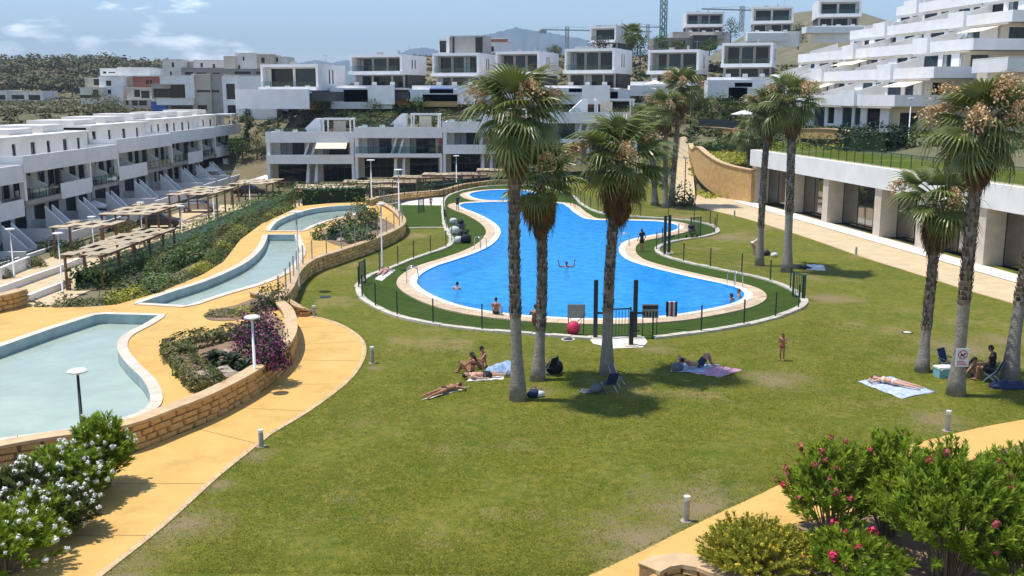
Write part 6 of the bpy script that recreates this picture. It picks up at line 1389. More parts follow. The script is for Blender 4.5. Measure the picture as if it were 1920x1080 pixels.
def grass():
    rn = random.Random(17); b = MB(); vs, fs = b.v, b.f; path = pr; front = fpl; n = 0
    def blade(x, y, h):
        a = rn.uniform(0, 6.283); c, s = math.cos(a)*0.012, math.sin(a)*0.012; lx, ly = rn.gauss(0, 1.0)*h, rn.gauss(0, 0.6)*h; o = len(vs)
        vs.extend([(x-c, y-s, 0.0), (x+c, y+s, 0.0), (x+lx, y+ly, h)]); fs.append((o, o+1, o+2))
    site = PL([(200,1075),(310,988),(410,898),(480,842),(580,776),(650,724),(690,680),(690,660),(900,640),(1080,655),(1230,655),(1430,625),(1500,600),(1700,620),(1920,640),(1960,770),(1870,790),(1800,805),(1700,830),(1600,856),(1480,896),(1300,980),(1200,1030),(1095,1078)])
    x0, x1 = min(p.x for p in site), max(p.x for p in site); y0, y1 = min(p.y for p in site), max(p.y for p in site)
    while n < 105000:
        y = y0 + (y1 - y0)*rn.random()**1.7; x = rn.uniform(x0, x1)
        if hash2(x*2.2, y*2.6) < rn.uniform(-1.0, 0.2) or not inside(x, y, site) or any((x-a)**2 + (y-c)**2 < (r*rn.uniform(0.0, 0.9))**2 for a, c, r in WORN): n += 0.25; continue
        n += 1
        for _ in range(2): blade(x + rn.gauss(0, 0.04), y + rn.gauss(0, 0.04), rn.uniform(0.02, 0.05))
    for line, s in ((pr, 1), (fpl, -1)):                        # ragged rim where the lawn meets the paths
        nm = normals2(line, False)
        for i in range(len(line) - 1):
            for _ in range(26):
                p = line[i].lerp(line[i+1], rn.random()) + nm[i]*(s*rn.gauss(0.2, 0.06) if s == 1 else -rn.uniform(-0.02, 0.14)); blade(p.x, p.y, rn.uniform(0.04, 0.10))
    tag(b.build('grass', 'grass_blade'), 'short sunlit grass blades of the lawn', 'grass', None, 'stuff')
grass()
MS = Matrix.Translation(tuple(PD(1677, 196, 115).xy) + (6.2,)) @ Matrix.Rotation(PAV_RZ, 4, 'Z')
zt_ = PD(1677, 196, 115).z - 6.2 - 0.15
for k, y, r, h, m, lab in ((1, 15, 0.7, 1.1, 'leaf_hedge', 'potted green shrub on the first balcony of the stepped flats'), (1, 30, 0.8, 1.0, 'leaf_dark', 'dark potted shrub on the first balcony of the stepped flats'), (2, 3.5, 0.7, 1.4, 'leaf_dark', 'dark potted shrub at the corner of the second balcony of the stepped flats'), (2, 20, 0.9, 1.5, 'leaf_olive', 'olive potted shrub on the second balcony of the stepped flats'),
                           (3, 12, 0.7, 1.3, 'leaf_hedge', 'potted green shrub on the third balcony of the stepped flats'), (3, 25, 0.8, 1.2, 'leaf_olive', 'olive potted shrub on the third balcony of the stepped flats'), (4, 9, 0.7, 1.2, 'leaf_dark', 'dark potted shrub on the top balcony of the stepped flats')):
    p = MS @ Vector((4.45*k + 1.1, y, zt_ + 3.12*k + 0.3)); shrub(p, r, h, m, lab, 'potted shrubs on the balconies')

for i, (px, py, h, r, m, lab) in enumerate(((610, 214, 2.6, 1.8, 'leaf_hedge', 'fresh green tree before the golden stone wall of the low villa'), (700, 214, 2.4, 1.7, 'leaf_olive', 'olive tree below the blue pool wall'), (785, 212, 2.6, 1.8, 'leaf_hedge', 'fresh green tree below the stone-panelled terrace'), (880, 210, 2.4, 1.6, 'leaf_dark', 'dark tree below the terrace wall with the garage door'),
        (1215, 205, 3.2, 2.2, 'leaf_olive', 'olive tree below the terrace wall by the parasols'), (1255, 203, 3.0, 2.2, 'leaf_hedge', 'fresh green tree below the parasol villa'), (1290, 208, 2.8, 2.0, 'leaf_dark', 'dark tree above the ramp head'), (1385, 228, 3.0, 2.2, 'leaf_olive', 'olive tree beside the dark balustrade end'), (1040, 98, 2.2, 1.4, 'leaf_olive', 'small olive tree on the roof garden behind the curtained villa'), (1270, 92, 2.6, 1.7, 'leaf_olive', 'olive tree behind the parasol villa'), (1330, 92, 2.6, 1.7, 'leaf_hedge', 'green tree behind the flank of the parasol villa'))):
    p = PT(px, py) if py > 150 else None
    if p is None: q = PD(px, py, 190); p = Vector((q.x, q.y, q.z - 1.0))
    tree(p, h, r, m, lab, 300 + i, 520)
# ------------------------------------------------------------------ people
def person_mesh(J, skin, k=1.0, voxel=0.015):
    """one continuous body: tapered limbs and rounded masses fused by a voxel remesh"""
    b = MB(); V_ = lambda n: Vector(J[n])
    pel, che, nek, hed = V_('pelvis'), V_('chest'), V_('neck'), V_('head'); mid = pel.lerp(che, 0.5)
    side = (V_('shL') - V_('shR')).normalized(); ax = (che - pel).normalized(); fw = side.cross(ax).normalized()
    Rt = Matrix((side, fw, ax)).transposed()
    b.ell(pel, (0.165*k, 0.115*k, 0.12*k), 12, 8, Rt); b.ell(mid, (0.135*k, 0.10*k, 0.16*k), 12, 8, Rt); b.ell(che, (0.165*k, 0.115*k, 0.17*k), 12, 8, Rt)
    b.tube([che + ax*0.1*k, nek, hed], [0.075*k, 0.052*k, 0.05*k], 8)
    hu = (hed - nek).normalized(); hf = Vector(J.get('face', fw)); hf = (hf - hu*hf.dot(hu)); hf = hf.normalized() if hf.length > 0.01 else fw; hs = hf.cross(hu).normalized()
    Rh = Matrix((hs, hf, hu)).transposed()
    b.ell(hed, (0.076*k, 0.092*k, 0.115*k), 12, 10, Rh); b.ell(hed + hf*0.095*k - hu*0.01*k, (0.016*k, 0.02*k, 0.024*k), 6, 5, Rh); b.ell(hed + hf*0.05*k - hu*0.075*k, (0.045*k, 0.045*k, 0.04*k), 8, 6, Rh)
    for s in (-1, 1): b.ell(hed + hs*s*0.08*k, (0.014*k, 0.022*k, 0.032*k), 6, 5, Rh)
    for s, S in ((1, 'L'), (-1, 'R')):
        sh, el, wr = V_('sh'+S), V_('el'+S), V_('wr'+S); hp, kn, an, to = V_('hp'+S), V_('kn'+S), V_('an'+S), V_('to'+S)
        b.tube([che + ax*0.08*k, sh], [0.07*k, 0.062*k], 8); b.ell(sh, 0.062*k, 8, 6)
        b.tube([sh, el], [0.055*k, 0.040*k], 8); b.ell(el, 0.041*k, 8, 6); b.tube([el, wr], [0.041*k, 0.027*k], 8)
        d = (wr - el).normalized(); u = d.cross(fw if abs(d.dot(fw)) < 0.9 else side).normalized(); n = u.cross(d)
        pc = wr + d*0.045*k; b.ell(pc, (0.040*k, 0.020*k, 0.055*k), 8, 6, Matrix((u, n, d)).transposed()); b.ell(wr, 0.028*k, 6, 5)
        for q, L in enumerate((0.062, 0.075, 0.07, 0.055)):
            r0 = wr + d*0.08*k + u*(q-1.5)*0.0205*k; m = r0 + d*L*0.55*k + n*0.008*k; b.tube([r0, m, m + d*L*0.4*k + n*0.022*k], [0.0105*k, 0.010*k, 0.008*k], 6)
        t0 = wr + d*0.03*k - u*0.03*k; b.tube([t0, t0 + d*0.035*k - u*0.028*k, t0 + d*0.07*k - u*0.032*k], [0.013*k, 0.011*k, 0.009*k], 6)
        b.tube([pel.lerp(hp, 0.6), hp], [0.10*k, 0.098*k], 8); b.ell(hp, 0.098*k, 8, 6); b.tube([hp, kn], [0.092*k, 0.058*k], 10); b.ell(kn, 0.058*k, 8, 6)
        b.tube([kn, kn.lerp(an, 0.3), an], [0.055*k, 0.058*k, 0.036*k], 8); b.ell(an, 0.04*k, 8, 6); b.tube([an - (to-an)*0.2, an.lerp(to, 0.5), to], [0.038*k, 0.04*k, 0.026*k], 8); b.ell(to, (0.03*k), 6, 5)
    me = b.mesh('body', skin, True); return me, (hed, hu, hf, hs, pel, che, ax, side, fw, Rt, Rh)
def person(J, loc, rz, label, skin='skin_a', hair='hair_dark', wear='cloth_black', top=None, k=1.0, long_hair=False, shorts=False, dress=False, name='person', group='people around the pool', hat=None):
    me, (hed, hu, hf, hs, pel, che, ax, side, fw, Rt, Rh) = person_mesh(J, skin, k); o = link(name, me, None, loc, rz); tag(o, label, 'person', group)
    m = o.modifiers.new('fuse', 'REMESH'); m.mode = 'VOXEL'; m.voxel_size = 0.014*k; m.use_smooth_shade = True
    h = MB(); h.ell(hed + hu*0.022*k - hf*0.016*k, (0.086*k, 0.100*k, 0.112*k), 12, 9, Rh)
    h.v = [v for v in h.v]
    keep = [f for f in h.f if any((Vector(h.v[i]) - hed).dot(hf) < 0.045*k or (Vector(h.v[i]) - hed).dot(hu) > 0.055*k for i in f)]; h.f = keep
    if long_hair: h.tube([hed - hf*0.07*k, hed - hf*0.09*k - hu*0.12*k, che + ax*0.12*k - (fw if fw.dot(hf) > -0.2 else -fw)*0.11*k], [0.07*k, 0.06*k, 0.03*k], 8)
    h.build('hair', hair, o, True)
    for s in (-1, 1): e = MB(); e.ell(hed + hf*0.086*k + hs*s*0.03*k + hu*0.012*k, (0.011*k, 0.006*k, 0.007*k), 6, 5, Rh); e.build('eye', 'cloth_black', o)
    mo = MB(); mo.ell(hed + hf*0.091*k - hu*0.055*k, (0.02*k, 0.006*k, 0.006*k), 6, 5, Rh); mo.build('mouth', 'cloth_red', o)
    w = MB(); w.ell(pel, (0.174*k, 0.126*k, 0.115*k), 12, 8, Rt)
    if shorts or dress:
        for S in 'LR': hp, kn = Vector(J['hp'+S]), Vector(J['kn'+S]); w.tube([pel.lerp(hp, 0.6), hp, hp.lerp(kn, 0.55)], [0.112*k, 0.108*k, 0.092*k], 10)
    wo = w.build('shorts' if shorts else 'swimwear', wear, o, True)
    if top:
        w = MB(); w.ell(che, (0.174*k, 0.126*k, (0.2 if (dress or shorts) else 0.07)*k), 12, 8, Rt)
        if dress or shorts:
            w.ell(pel.lerp(che, 0.5), (0.148*k, 0.115*k, 0.18*k), 12, 8, Rt)
            for S in 'LR': sh, el = Vector(J['sh'+S]), Vector(J['el'+S]); w.tube([che + ax*0.06*k, sh, sh.lerp(el, 0.5)], [0.085*k, 0.073*k, 0.062*k], 8)
        w.build('shirt' if shorts else 'top', top, o, True)
    return o
def pose(kind, k=1.0):
    if kind == 'prone' or kind == 'supine':                    # along +x from the feet, z = ground
        z = 0.12; J = dict(pelvis=(0.88,0,z), chest=(1.28,0,z), neck=(1.48,0,z+0.02), head=(1.62,0.0,z+0.02), shL=(1.40,0.19,z), shR=(1.40,-0.19,z), hpL=(0.85,0.095,z-0.01), hpR=(0.85,-0.095,z-0.01),
                 knL=(0.46,0.12,z-0.03), knR=(0.46,-0.12,z-0.03), anL=(0.08,0.13,z-0.05), anR=(0.08,-0.13,z-0.05))
        if kind == 'prone': J.update(toL=(-0.08,0.15,z-0.09), toR=(-0.08,-0.15,z-0.09), elL=(1.58,0.36,z-0.06), elR=(1.58,-0.36,z-0.06), wrL=(1.76,0.17,z-0.07), wrR=(1.76,-0.17,z-0.07), face=(0.3,0.9,-0.2))
        else: J.update(toL=(0.02,0.16,z+0.11), toR=(0.02,-0.16,z+0.11), elL=(1.15,0.30,z-0.06), elR=(1.15,-0.30,z-0.06), wrL=(0.90,0.33,z-0.06), wrR=(0.90,-0.33,z-0.06), face=(0,0,1))
    elif kind == 'knees':                                       # on the back, knees up, arms behind the head
        J = pose('supine'); z = 0.12; J.update(knL=(0.55,0.13,0.52), knR=(0.50,-0.13,0.50), anL=(0.36,0.13,0.07), anR=(0.30,-0.12,0.07), toL=(0.20,0.14,0.04), toR=(0.14,-0.14,0.04), chest=(1.26,0,z+0.05), neck=(1.45,0,z+0.13), head=(1.57,0,z+0.21), face=(-0.5,0,0.8),
            shL=(1.38,0.2,z+0.08), shR=(1.38,-0.2,z+0.08), elL=(1.58,0.42,z+0.30), elR=(1.58,-0.42,z+0.30), wrL=(1.66,0.13,z+0.14), wrR=(1.66,-0.13,z+0.14))
    elif kind == 'sit':                                         # on the ground, knees drawn up, facing +x
        J = dict(pelvis=(0,0,0.12), chest=(-0.12,0,0.50), neck=(-0.08,0,0.68), head=(-0.02,0,0.82), shL=(-0.10,0.19,0.60), shR=(-0.10,-0.19,0.60), hpL=(0.04,0.1,0.11), hpR=(0.04,-0.1,0.11), knL=(0.40,0.13,0.46), knR=(0.42,-0.14,0.40),
                 anL=(0.56,0.12,0.06), anR=(0.66,-0.12,0.06), toL=(0.74,0.14,0.04), toR=(0.84,-0.14,0.04), elL=(0.12,0.27,0.42), elR=(-0.30,-0.32,0.34), wrL=(0.36,0.15,0.50), wrR=(-0.36,-0.30,0.07), face=(1,0,-0.1))
    elif kind == 'chair':                                       # seated on a 0.42 m chair, facing +x
        z = 0.52; J = dict(pelvis=(0,0,z), chest=(0.0,0,z+0.42), neck=(0.04,0,z+0.61), head=(0.10,0,z+0.75), shL=(0.0,0.2,z+0.52), shR=(0.0,-0.2,z+0.52), hpL=(0.06,0.1,z-0.02), hpR=(0.06,-0.1,z-0.02), knL=(0.46,0.14,z), knR=(0.46,-0.14,z), anL=(0.48,0.14,0.08), anR=(0.42,-0.15,0.08),
                 toL=(0.66,0.16,0.04), toR=(0.60,-0.17,0.04), elL=(0.14,0.3,z+0.27), elR=(0.10,-0.32,z+0.26), wrL=(0.38,0.24,z+0.2), wrR=(0.34,-0.22,z+0.12), face=(1,0,-0.25))
    elif kind == 'stand' or kind == 'phone':                    # facing +x, 1.7 m
        J = dict(pelvis=(0,0,0.92), chest=(0.01,0,1.28), neck=(0.01,0,1.47), head=(0.04,0,1.60), shL=(0,0.19,1.40), shR=(0,-0.19,1.40), hpL=(0,0.095,0.88), hpR=(0,-0.095,0.88), knL=(0.03,0.10,0.48), knR=(0.06,-0.10,0.48), anL=(-0.02,0.10,0.08), anR=(0.0,-0.11,0.08), toL=(0.16,0.13,0.035), toR=(0.18,-0.14,0.035),
                 elL=(-0.02,0.29,1.13), elR=(-0.02,-0.29,1.13), wrL=(0.10,0.30,0.90), wrR=(0.10,-0.30,0.90), face=(1,0,-0.15))
        if kind == 'phone': J.update(elL=(0.10,0.24,1.14), elR=(0.08,-0.27,1.14), wrL=(0.27,0.06,1.32), wrR=(0.26,-0.05,1.30), face=(0.9,0,-0.4))
    elif kind == 'bend':
        J = pose('stand'); J.update(pelvis=(-0.12,0,0.86), chest=(0.24,0,1.04), neck=(0.42,0,1.08), head=(0.55,0,1.08), shL=(0.33,0.19,1.06), shR=(0.33,-0.19,1.06), elL=(0.36,0.2,0.76), elR=(0.36,-0.2,0.78), wrL=(0.44,0.12,0.5), wrR=(0.44,-0.12,0.52), hpL=(-0.12,0.1,0.83), hpR=(-0.12,-0.1,0.83), face=(0.5,0,-0.8))
    return {n: Vector(v)*k if n != 'face' else Vector(v) for n, v in J.items()}
def lay(kind, feet_px, head_px, label, k=1.0, dz=0.02, **kw):
    a, b = P(*feet_px), P(*head_px); d = b - a; mid = (a + b)/2; L = 1.7*k; u = d.normalized(); f = mid - u*L/2
    return person(pose(kind, k), (f.x, f.y, dz), math.atan2(u.y, u.x), label, k=k, **kw)
def towel(pxs, m, label, cat='towel', name='beach_towel', z=0.006, stripes=None):
    c = PL(pxs); nx, ny = 14, 9; rn = random.Random(int(c[0].x*100)); b = MB(); vs = []
    for j in range(ny+1):
        for i in range(nx+1):
            p = c[0].lerp(c[1], i/nx).lerp(c[3].lerp(c[2], i/nx), j/ny); vs.append((p.x + rn.uniform(-0.02, 0.02), p.y + rn.uniform(-0.02, 0.02), z + 0.012 + 0.012*math.sin(i*1.3+j*0.7) + rn.uniform(0, 0.008)))
    fs = [(j*(nx+1)+i, j*(nx+1)+i+1, (j+1)*(nx+1)+i+1, (j+1)*(nx+1)+i) for j in range(ny) for i in range(nx)]; b.add(vs, fs); o = b.build(name, m, None, True)
    if o.data.polygons[0].normal.z < 0: o.data.flip_normals()
    s = o.modifiers.new('thick', 'SOLIDIFY'); s.thickness = 0.012
    return tag(o, label, cat, 'towels and blankets on the grass')
def duffel(px, py, r, m, label, group='bags on the grass', tall=1.0, rz=0.4):
    p = P(px, py); t = thing('beach_bag', label, 'bag', (p.x, p.y, 0.0), rz, group); b = MB(); rn = random.Random(int(px))
    b.ell((0, 0, r*0.55*tall), (r, r*0.62, r*0.6*tall), 12, 8); b.v = [(x*(1+0.1*math.sin(5*z/r+1)), y, max(0.0, z + rn.uniform(-0.03, 0.03)*r)) for x, y, z in b.v]; b.build('bag_body', m, t, True)
    h = MB(); h.tube([(-r*0.5, 0, r*0.95*tall), (-r*0.3, 0, r*1.5*tall), (r*0.3, 0, r*1.5*tall), (r*0.5, 0, r*0.95*tall)], 0.02, 5); h.build('handle', 'cloth_grey', t); return t
def folding_chair(px, py, rz, seat, label, k=1.0):
    p = P(px, py); t = thing('folding_chair', label, 'chair', (p.x, p.y, 0), rz, 'folding chairs in the palm shade'); t.scale = (k, k, k)
    for s in (-0.26, 0.26):
        b = MB(); b.tube([(0.28, s, 0), (-0.22, s, 0.55), (-0.40, s, 0.98)], 0.016, 6); b.build('leg', 'steel', t); b = MB(); b.tube([(-0.32, s, 0), (0.24, s, 0.43)], 0.016, 6); b.build('leg', 'steel', t)
        b = MB(); b.tube([(0.26, s*1.1, 0.60), (-0.26, s*1.1, 0.62)], 0.022, 6); b.build('armrest', 'dark_metal', t)
    b = MB(); b.add([(0.26,-0.25,0.42), (0.26,0.25,0.42), (-0.18,0.25,0.38), (-0.18,-0.25,0.38), (0.26,-0.25,0.40), (0.26,0.25,0.40), (-0.18,0.25,0.36), (-0.18,-0.25,0.36)], [(0,1,2,3),(7,6,5,4),(0,4,5,1),(1,5,6,2),(2,6,7,3),(3,7,4,0)]); b.build('seat', seat, t)
    b = MB(); b.add([(-0.19,-0.25,0.42), (-0.19,0.25,0.42), (-0.40,0.25,0.97), (-0.40,-0.25,0.97), (-0.21,-0.25,0.41), (-0.21,0.25,0.41), (-0.42,0.25,0.96), (-0.42,-0.25,0.96)], [(0,1,2,3),(7,6,5,4),(0,4,5,1),(1,5,6,2),(2,6,7,3),(3,7,4,0)]); b.build('backrest', seat, t); return t

towel([(790,752),(866,732),(882,724),(806,743)], 'blanket_cream', 'cream towel under the tanned sunbather lying face down')
lay('prone', (798, 748), (864, 728), 'person lying face down on a cream towel, tanned, dark swimwear', skin='skin_b', hair='hair_brown', dz=0.03)
towel([(876,716),(944,712),(948,702),(882,706)], 'cloth_white', 'white towel under the person resting left of the palm trunk')
lay('supine', (942, 706), (878, 711), 'person lying on the back on a white towel with black shorts', skin='skin_c', wear='cloth_black', shorts=True, dz=0.03)
p = P(884, 702); person(pose('sit', 0.95), (p.x, p.y, 0), 2.6, 'person sitting with knees drawn up behind the white towel', skin='skin_b', wear='cloth_black', top='cloth_black', k=0.95, long_hair=True)
p = P(902, 690); person(pose('sit', 0.95), (p.x, p.y, 0), -2.7, 'person in a brown top sitting back beside the blue blanket heap', skin='skin_b', hair='hair_dark', wear='cloth_grey', k=0.95)
def heap(px, py, rx, ry, h, m, label, seed):
    p = P(px, py); rn = random.Random(seed); b = MB(); b.ell((0, 0, 0), (rx, ry, h), 22, 12); ph = [rn.uniform(0, 6) for _ in range(4)]
    b.v = [(x, y, max(0, z*(1 + 0.25*math.sin(x*7+ph[0])*math.cos(y*8+ph[1])) + 0.03*math.sin(13*x+ph[2]))) for x, y, z in b.v]; o = b.build('blanket_heap', m, None, True, loc=(p.x, p.y, 0.0)); tag(o, label, 'blanket')
heap(946, 700, 0.75, 0.45, 0.42, 'cloth_blue', 'crumpled blue patterned blanket heap left of the tallest palm', 1)
duffel(1040, 700, 0.38, 'cloth_black', 'black bag in the shade right of the shorter palm', tall=1.2); folding_chair(1030, 702, 2.4, 'cloth_black', 'low black folding chair right of the shorter palm', 0.75)
duffel(1000, 745, 0.26, 'cloth_navy', 'navy bag at the foot of the tallest palm'); duffel(1012, 744, 0.2, 'cloth_white', 'pale pink-white bag beside the navy one')
folding_chair(1142, 735, 2.0, 'cloth_navy', 'navy folding chair in front of the yellowing palm', 0.8); folding_chair(1158, 722, -0.6, 'cloth_grey', 'grey folding chair beside the yellowing palm', 0.75); duffel(1118, 736, 0.28, 'cloth_grey', 'grey bag on the shaded grass by the folding chairs')
towel([(1085,738),(1128,738),(1132,730),(1090,730)], 'cloth_grey', 'grey towel in the palm shade by the folding chairs')
towel([(1256,697),(1330,700),(1350,684),(1280,682)], 'blanket_blue', 'pale blue towel under the person with raised knees')
towel([(1296,700),(1350,708),(1394,694),(1340,686)], 'blanket_pink', 'pink patterned blanket beside the pale blue towel')
lay('knees', (1340, 687), (1284, 692), 'person on the back with knees up and arms behind the head', skin='skin_a', wear='cloth_navy', shorts=True, dz=0.03)
duffel(1270, 696, 0.28, 'cloth_grey', 'grey backpack at the head of the pale blue towel', tall=1.1)
p = P(1466, 676); person(pose('phone', 0.66), (p.x, p.y, 0), -2.2, 'small child standing alone on the lawn looking down at their hands', skin='skin_b', hair='hair_brown', wear='cloth_red', top='hair_brown', k=0.66, long_hair=True)
towel([(1608,716),(1690,748),(1754,735),(1668,706)], 'blanket_blue', 'large blue and white blanket under the sunbather near the sign palm')
lay('prone', (1722, 731), (1636, 716), 'person lying face down on the large blue and white blanket', skin='skin_c', hair='hair_brown', wear='cloth_white', top='cloth_white', dz=0.04, long_hair=True)
folding_chair(1858, 716, 2.5, 'cloth_navy', 'navy folding chair under the person in black', 0.9)
p = P(1858, 716); person(pose('chair', 1.0), (p.x, p.y, 0.0), 2.5, 'person in a black shirt seated on a folding chair, seen from behind', skin='skin_b', hair='hair_dark', wear='cloth_black', top='cloth_black', shorts=True)
p = P(1826, 708); person(pose('sit', 0.85), (p.x, p.y, 0.0), -0.4, 'person in a patterned top sitting on the grass by the sign palm', skin='skin_a', hair='hair_brown', wear='cloth_navy', top='cloth_grey', k=0.85, long_hair=True)
folding_chair(1776, 700, -1.0, 'cloth_navy', 'navy folding chair behind the teal cooler', 0.95)
def cooler(px, py, label):
    p = P(px, py); t = thing('cooler_box', label, 'cooler', (p.x, p.y, 0), 0.2); b = MB(); b.box(-0.32, 0.32, -0.2, 0.2, 0, 0.34); b.build('bin', 'cloth_teal', t); b = MB(); b.box(-0.34, 0.34, -0.22, 0.22, 0.341, 0.41); b.build('lid', 'sign_white', t); b = MB(); b.tube([(-0.3, -0.24, 0.3), (-0.2, -0.27, 0.38), (0.2, -0.27, 0.38), (0.3, -0.24, 0.3)], 0.012, 5); b.build('handle', 'sign_white', t)
cooler(1769, 706, 'teal cooler box with white lid between two palms')
heap(1890, 726, 0.7, 0.4, 0.25, 'cloth_navy', 'dark blue blanket heap at the foot of the leaning palm', 3)
p = P(1413, 478); person(pose('bend', 0.95), (p.x, p.y, 0), 0.3, 'person bending over beside the slim palm near the promenade', skin='skin_c', wear='cloth_white', top='cloth_white', k=0.95)
duffel(1437, 479, 0.3, 'cloth_black', 'black bag behind the slim palm'); duffel(1452, 482, 0.28, 'cloth_white', 'white bag on the grass between the paired palms')
heap(1500, 503, 0.8, 0.4, 0.16, 'cloth_black', 'dark towel heap right of the thick-footed palm', 4); towel([(1512,506),(1548,508),(1545,497),(1512,496)], 'cloth_white', 'black and white towel lying right of the thick-footed palm')
lay('prone', (706, 522), (734, 504), 'person sunbathing on the turf at the west end of the pool', skin='skin_c', hair='hair_dark', wear='cloth_red', dz=0.04); towel([(702,524),(716,527),(742,507),(728,503)], 'cloth_white', 'white towel on the turf at the west end of the pool')
def swimmer(px, py, rz, label, up=0.62, **kw):
    p = P(px, py, -0.06); person(pose('stand'), (p.x, p.y, -0.06 - up*1.7 if up < 1 else -1.3), rz, label, group='swimmers in the pool', **kw)
swimmer(857, 545, 1.2, 'dark-haired swimmer standing in the water near the west end', 0.72, skin='skin_c')
p = P(1062, 503, -0.06); J = pose('stand'); J.update(elL=Vector((0.05, 0.45, 1.45)), elR=Vector((0.05, -0.45, 1.45)), wrL=Vector((0.05, 0.5, 1.72)), wrR=Vector((0.05, -0.5, 1.72))); person(J, (p.x, p.y, -1.36), -1.5, 'swimmer with both arms raised in the middle of the pool', skin='skin_b', group='swimmers in the pool')
swimmer(1372, 566, 2.5, 'swimmer in dark top at the east end of the pool', 0.75, skin='skin_b', top='cloth_black'); swimmer(1386, 560, 2.9, 'second swimmer by the coping at the east end', 0.70, skin='skin_a', hair='hair_brown')
swimmer(1083, 590, 1.5, 'swimmer with only head and shoulders showing near the entrance', 0.84, skin='skin_a')
p = P(930, 592); person(pose('sit', 0.9), (p.x, p.y, 0.07), 1.6, 'person sitting on the coping with feet towards the water', skin='skin_b', wear='cloth_navy', k=0.9)
p = P(1203, 472); person(pose('stand', 0.9), (p.x, p.y, 0.02), 2.0, 'person in a long black outfit standing on the turf at the pool bend', skin='skin_b', wear='cloth_black', top='cloth_black', shorts=True, k=0.9, long_hair=True)
p = P(1004, 610); person(pose('sit', 1.0), (p.x, p.y, 0.07), 1.5, 'person sitting on the pool edge behind the shorter palm', skin='skin_b', wear='cloth_red')
p = P(808, 391); person(pose('stand', 0.65), (p.x, p.y, 0.02), -1.0, 'small child in a red swimsuit by the pale paving', skin='skin_a', wear='cloth_red', top='cloth_red', k=0.65)
p = P(858, 396); person(pose('stand', 0.8), (p.x, p.y, 0.1), -1.2, 'person in dark clothes at the narrow end of the large pool', skin='skin_b', wear='cloth_navy', top='cloth_navy', shorts=True, k=0.8)
# cushions, prams and bags beside the west gate
for px, py, r, m, lab in ((852, 440, 0.45, 'cloth_white', 'white bundle of towels inside the west gate'), (862, 428, 0.4, 'cloth_grey', 'grey bag behind the white towel bundle'), (868, 446, 0.42, 'cloth_black', 'black bag next to the white towel bundle'), (874, 456, 0.45, 'cloth_black', 'dark rucksack on the turf edge'), (860, 456, 0.35, 'cloth_white', 'pale tote bag by the dark rucksack'), (850, 420, 0.35, 'cloth_white', 'small white bag by the pool narrows')):
    duffel(px, py, r, m, lab, 'bags by the west gate', 1.3)
def pram(px, py, label):
    p = P(px, py); t = thing('pram', label, 'pram', (p.x, p.y, 0), 0.8); b = MB(); b.ell((0, 0, 0.62), (0.4, 0.25, 0.2), 10, 7); b.build('seat', 'cloth_grey', t, True); b = MB(); b.ell((-0.12, 0, 0.85), (0.28, 0.26, 0.2), 10, 6); b.build('hood', 'cloth_black', t, True)
    b = MB()
    for s in (-0.22, 0.22): b.tube([(0.4, s, 0.1), (-0.1, s, 0.55), (-0.6, s, 1.0)], 0.015, 5); b.tube([(-0.35, s, 0.12), (0.1, s, 0.5)], 0.015, 5)
    b.tube([(-0.6, -0.22, 1.0), (-0.6, 0.22, 1.0)], 0.018, 5); b.build('frame', 'dark_metal', t)
    for x in (-0.35, 0.4):
        for s in (-0.25, 0.25): w = MB(); w.tube([(x, s-0.02, 0.12), (x, s+0.02, 0.12)], 0.12, 12); w.build('wheel', 'cloth_black', t)
pram(866, 436, 'dark pram parked inside the west gate'); pram(1297, 446, 'dark pram on the small turf bay near the promenade')
p = P(1075, 628); t = thing('beach_bag', 'bright pink beach bag with a leaning parasol pole on the turf', 'bag', (p.x, p.y, 0.02)); b = MB(); b.ell((0, 0, 0.3), (0.3, 0.24, 0.32), 12, 8); b.build('bag_body', 'flower_pink', t, True); b = MB(); b.tube([(-0.45, 0.1, 0.0), (0.55, -0.1, 0.95)], 0.018, 6); b.build('pole', 'dark_metal', t)
def disc(px, py, r, m, label, name):
    p = P(px, py); t = thing(name, label, 'cover', (p.x, p.y, 0.0)); b = MB(); b.tube([(0, 0, -0.02), (0, 0, 0.03)], r, 20); b.build('lid', m, t); b = MB(); b.tube([(0, 0, 0.03), (0, 0, 0.036)], [r*0.75, r*0.7], 20); b.build('inset', 'kerb' if m == 'green_metal' else 'dark_metal', t)
disc(1701, 624, 0.24, 'green_metal', 'green round valve cover in the lawn left of the dark-barked palm', 'valve_cover'); disc(610, 557, 0.3, 'dark_metal', 'dark drain cover in the lawn beside the stone wall', 'drain_cover'); disc(1065, 637, 0.3, 'kerb', 'pale stone slab in the grass left of the entrance', 'stone_slab')
# prohibition sign on the palm trunk
p = Vector(PALM_SIGN.location); sg = thing('warning_sign', 'white prohibition sign with red print fixed to a palm trunk', 'sign', (p.x - 0.02, p.y - 0.32, 1.12), 0.0)
b = MB(); b.box(-0.23, 0.23, -0.012, 0.012, 0, 0.66); b.build('board', 'sign_white', sg)
b = MB(); A = [Vector((0.17*math.cos(a), -0.0165, 0.43 + 0.17*math.sin(a))) for a in (2*math.pi*i/24 for i in range(24))]; B2 = [Vector((q.x*0.8, q.y, 0.43 + (q.z-0.43)*0.8)) for q in A]; b.ribbon(B2, A); b.build('red_ring', 'sign_red', sg)
b = MB(); b.bar((-0.11, -0.018, 0.54), (0.11, -0.018, 0.32), 0.006, 0.03); b.build('red_slash', 'sign_red', sg)
b = MB(); b.box(-0.08, 0.05, -0.0155, -0.0125, 0.38, 0.45); b.box(0.04, 0.10, -0.0155, -0.0125, 0.43, 0.50); b.box(-0.08, -0.055, -0.0155, -0.0125, 0.32, 0.38); b.box(0.02, 0.045, -0.0155, -0.0125, 0.32, 0.38); b.build('pictogram', 'cloth_black', sg)
